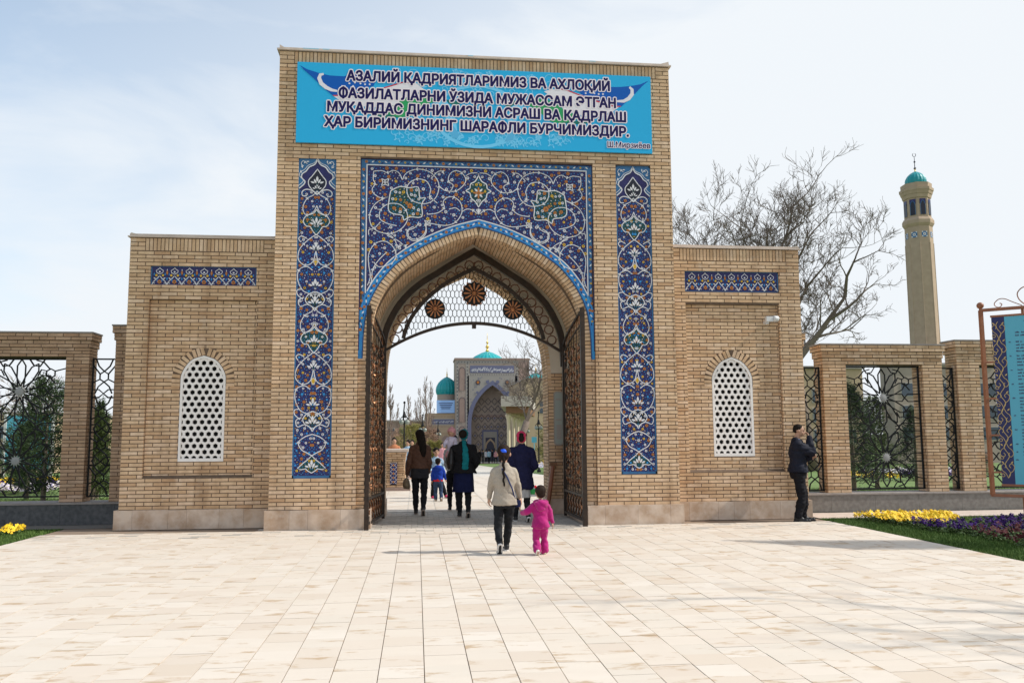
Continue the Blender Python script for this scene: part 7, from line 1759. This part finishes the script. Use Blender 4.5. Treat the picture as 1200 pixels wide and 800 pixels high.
b=Blob(); r=J['r']; hp=J['hp']; b.sph(hp(0,-.11,.17),(r*.385,r*.40,r*.355)); b.sph(hp(0,-.22,-.02),(r*.30,r*.24,r*.26)); b.cap(hp(-.34,.0,.05),hp(-.33,.0,-.05),r*.04); b.cap(hp(.34,.0,.05),hp(.33,.0,-.05),r*.04); b.build('hair','hair',J['t'],.008,2)
shoes(J,'shoe_b','shoe_b',(0,0),1.12)
# 10 people farther off
def small(label,px,ptop,Y,H,cols,rot=0,z=None,arm=.1):
    z=zg(Y) if z is None else z; q=at(px,ptop,Y); x=q.x; t=thing('person',label,'person',(x,Y,z),None,rot); k=H/1.7; rgp=random.Random(int(px*7))
    b=Blob(); s_=rgp.uniform(.05,.16)
    b.cap((0,0,1.40*k),(0,0,1.50*k),.05*k); b.sph((0,.01,1.59*k),(.085*k,.10*k,.12*k)); b.loft([(.82*k,.15*k,.10*k,0,0),(1.1*k,.13*k,.09*k,0,0),(1.36*k,.17*k,.10*k,0,0),(1.42*k,.08*k,.07*k,0,0)],12)
    for sg in (-1,1): b.cap((sg*.08*k,0,.86*k),(sg*.09*k,sg*s_*.5,.46*k),.08*k,.055*k); b.cap((sg*.09*k,sg*s_*.5,.46*k),(sg*.09*k,sg*s_,.06*k),.055*k,.04*k); b.cap((sg*.18*k,0,1.34*k),(sg*.24*k,.02,1.05*k),.045*k,.038*k); b.cap((sg*.24*k,.02,1.05*k),(sg*.22*k,arm,.84*k),.036*k,.028*k); b.cap((sg*.09*k,sg*s_,.04*k),(sg*.09*k,sg*s_+.14*k,.035*k),.04*k,.03*k)
    b.build('body','skin',t,.022,1)
    b=Blob(); b.loft([(.78*k,.19*k,.13*k,0,0),(1.1*k,.16*k,.115*k,0,0),(1.36*k,.20*k,.12*k,0,0),(1.45*k,.09*k,.08*k,0,0)],14)
    for sg in (-1,1): b.cap((sg*.18*k,0,1.34*k),(sg*.24*k,.02,1.05*k),.06*k,.05*k); b.cap((sg*.24*k,.02,1.05*k),(sg*.225*k,arm*.8,.88*k),.05*k,.04*k)
    b.build('top',cols[0],t,.024,2,.5,wr=.004)
    b=Blob()
    for sg in (-1,1): b.cap((sg*.08*k,0,.84*k),(sg*.09*k,sg*s_*.5,.46*k),.10*k,.07*k); b.cap((sg*.09*k,sg*s_*.5,.46*k),(sg*.09*k,sg*s_,.10*k),.07*k,.055*k)
    b.build('trousers',cols[1],t,.024,2)
    b=Blob(); b.sph((0,-.02*k,1.63*k),(.10*k,.115*k,.11*k)); b.build('hair',cols[2],t,.022,1)
small('bare headed person in white half hidden behind the brick pedestal',462,519,33,1.66,('orange_c','black_t','hair'),PI)
small('person in light blue passing behind the brick pedestal',478,521,36,1.62,('light_b','jeans_d','hair'),2.4)
small('person in white standing right of the brick pedestal',483,523,40,1.7,('white_c','jeans_d','hair'),2.9)
small('distant woman in pink behind the smiling boy',518.5,524,43,1.6,('pink','pink','hair_b'),PI)
small('distant person in pink by the right hand lamp',646,526,50,1.6,('pink_s','jeans','hair'),PI)
small('person in blue under the crooked tree',640,528,62,1.6,('blue_h','jeans_d','hair'),PI)
crowd=[(547,'black_j','far visitor in black at the left of the portal crowd'),(551,'white_c','far visitor in white left of the portal doorway'),(556,'navy_s','far visitor in navy left of the portal doorway'),(562,'black_j','far visitor in black in front of the portal doorway'),(566,'charcoal','far visitor in charcoal before the doorway'),(569.5,'white_c','far visitor in white before the doorway'),(573,'light_b','far visitor in pale blue before the doorway'),(577,'black_j','far visitor in black right of the doorway'),(581,'pink','far visitor in pink right of the doorway'),(586,'navy_s','far visitor in navy below the porch'),(591,'charcoal','far visitor in charcoal beside the first column'),(595,'grey_s','far visitor in grey beside the porch columns')]
for i,(px,c_1,lb) in enumerate(crowd): small(lb,px,525,100+(i*7)%13,1.62+.03*(i%4),(c_1,('black_t','jeans_d','charcoal')[i%3],'hair'),i*1.1)
# leaning brown wooden post at the passage mouth
wp=thing('wooden_post','brown wooden post leaning at the right side of the passage','post',(2.72,17.0,0))
b=MB(); b.tube([(2.60,16.98,.0),(2.69,17.05,.55),(2.76,17.12,1.0)],[.045,.05,.04],6); b.build('shaft',M['frame_brown'],wp)
b=MB(); b.box(2.70,2.84,17.07,17.14,.97,1.03); b.build('top_piece',M['wood'],wp)
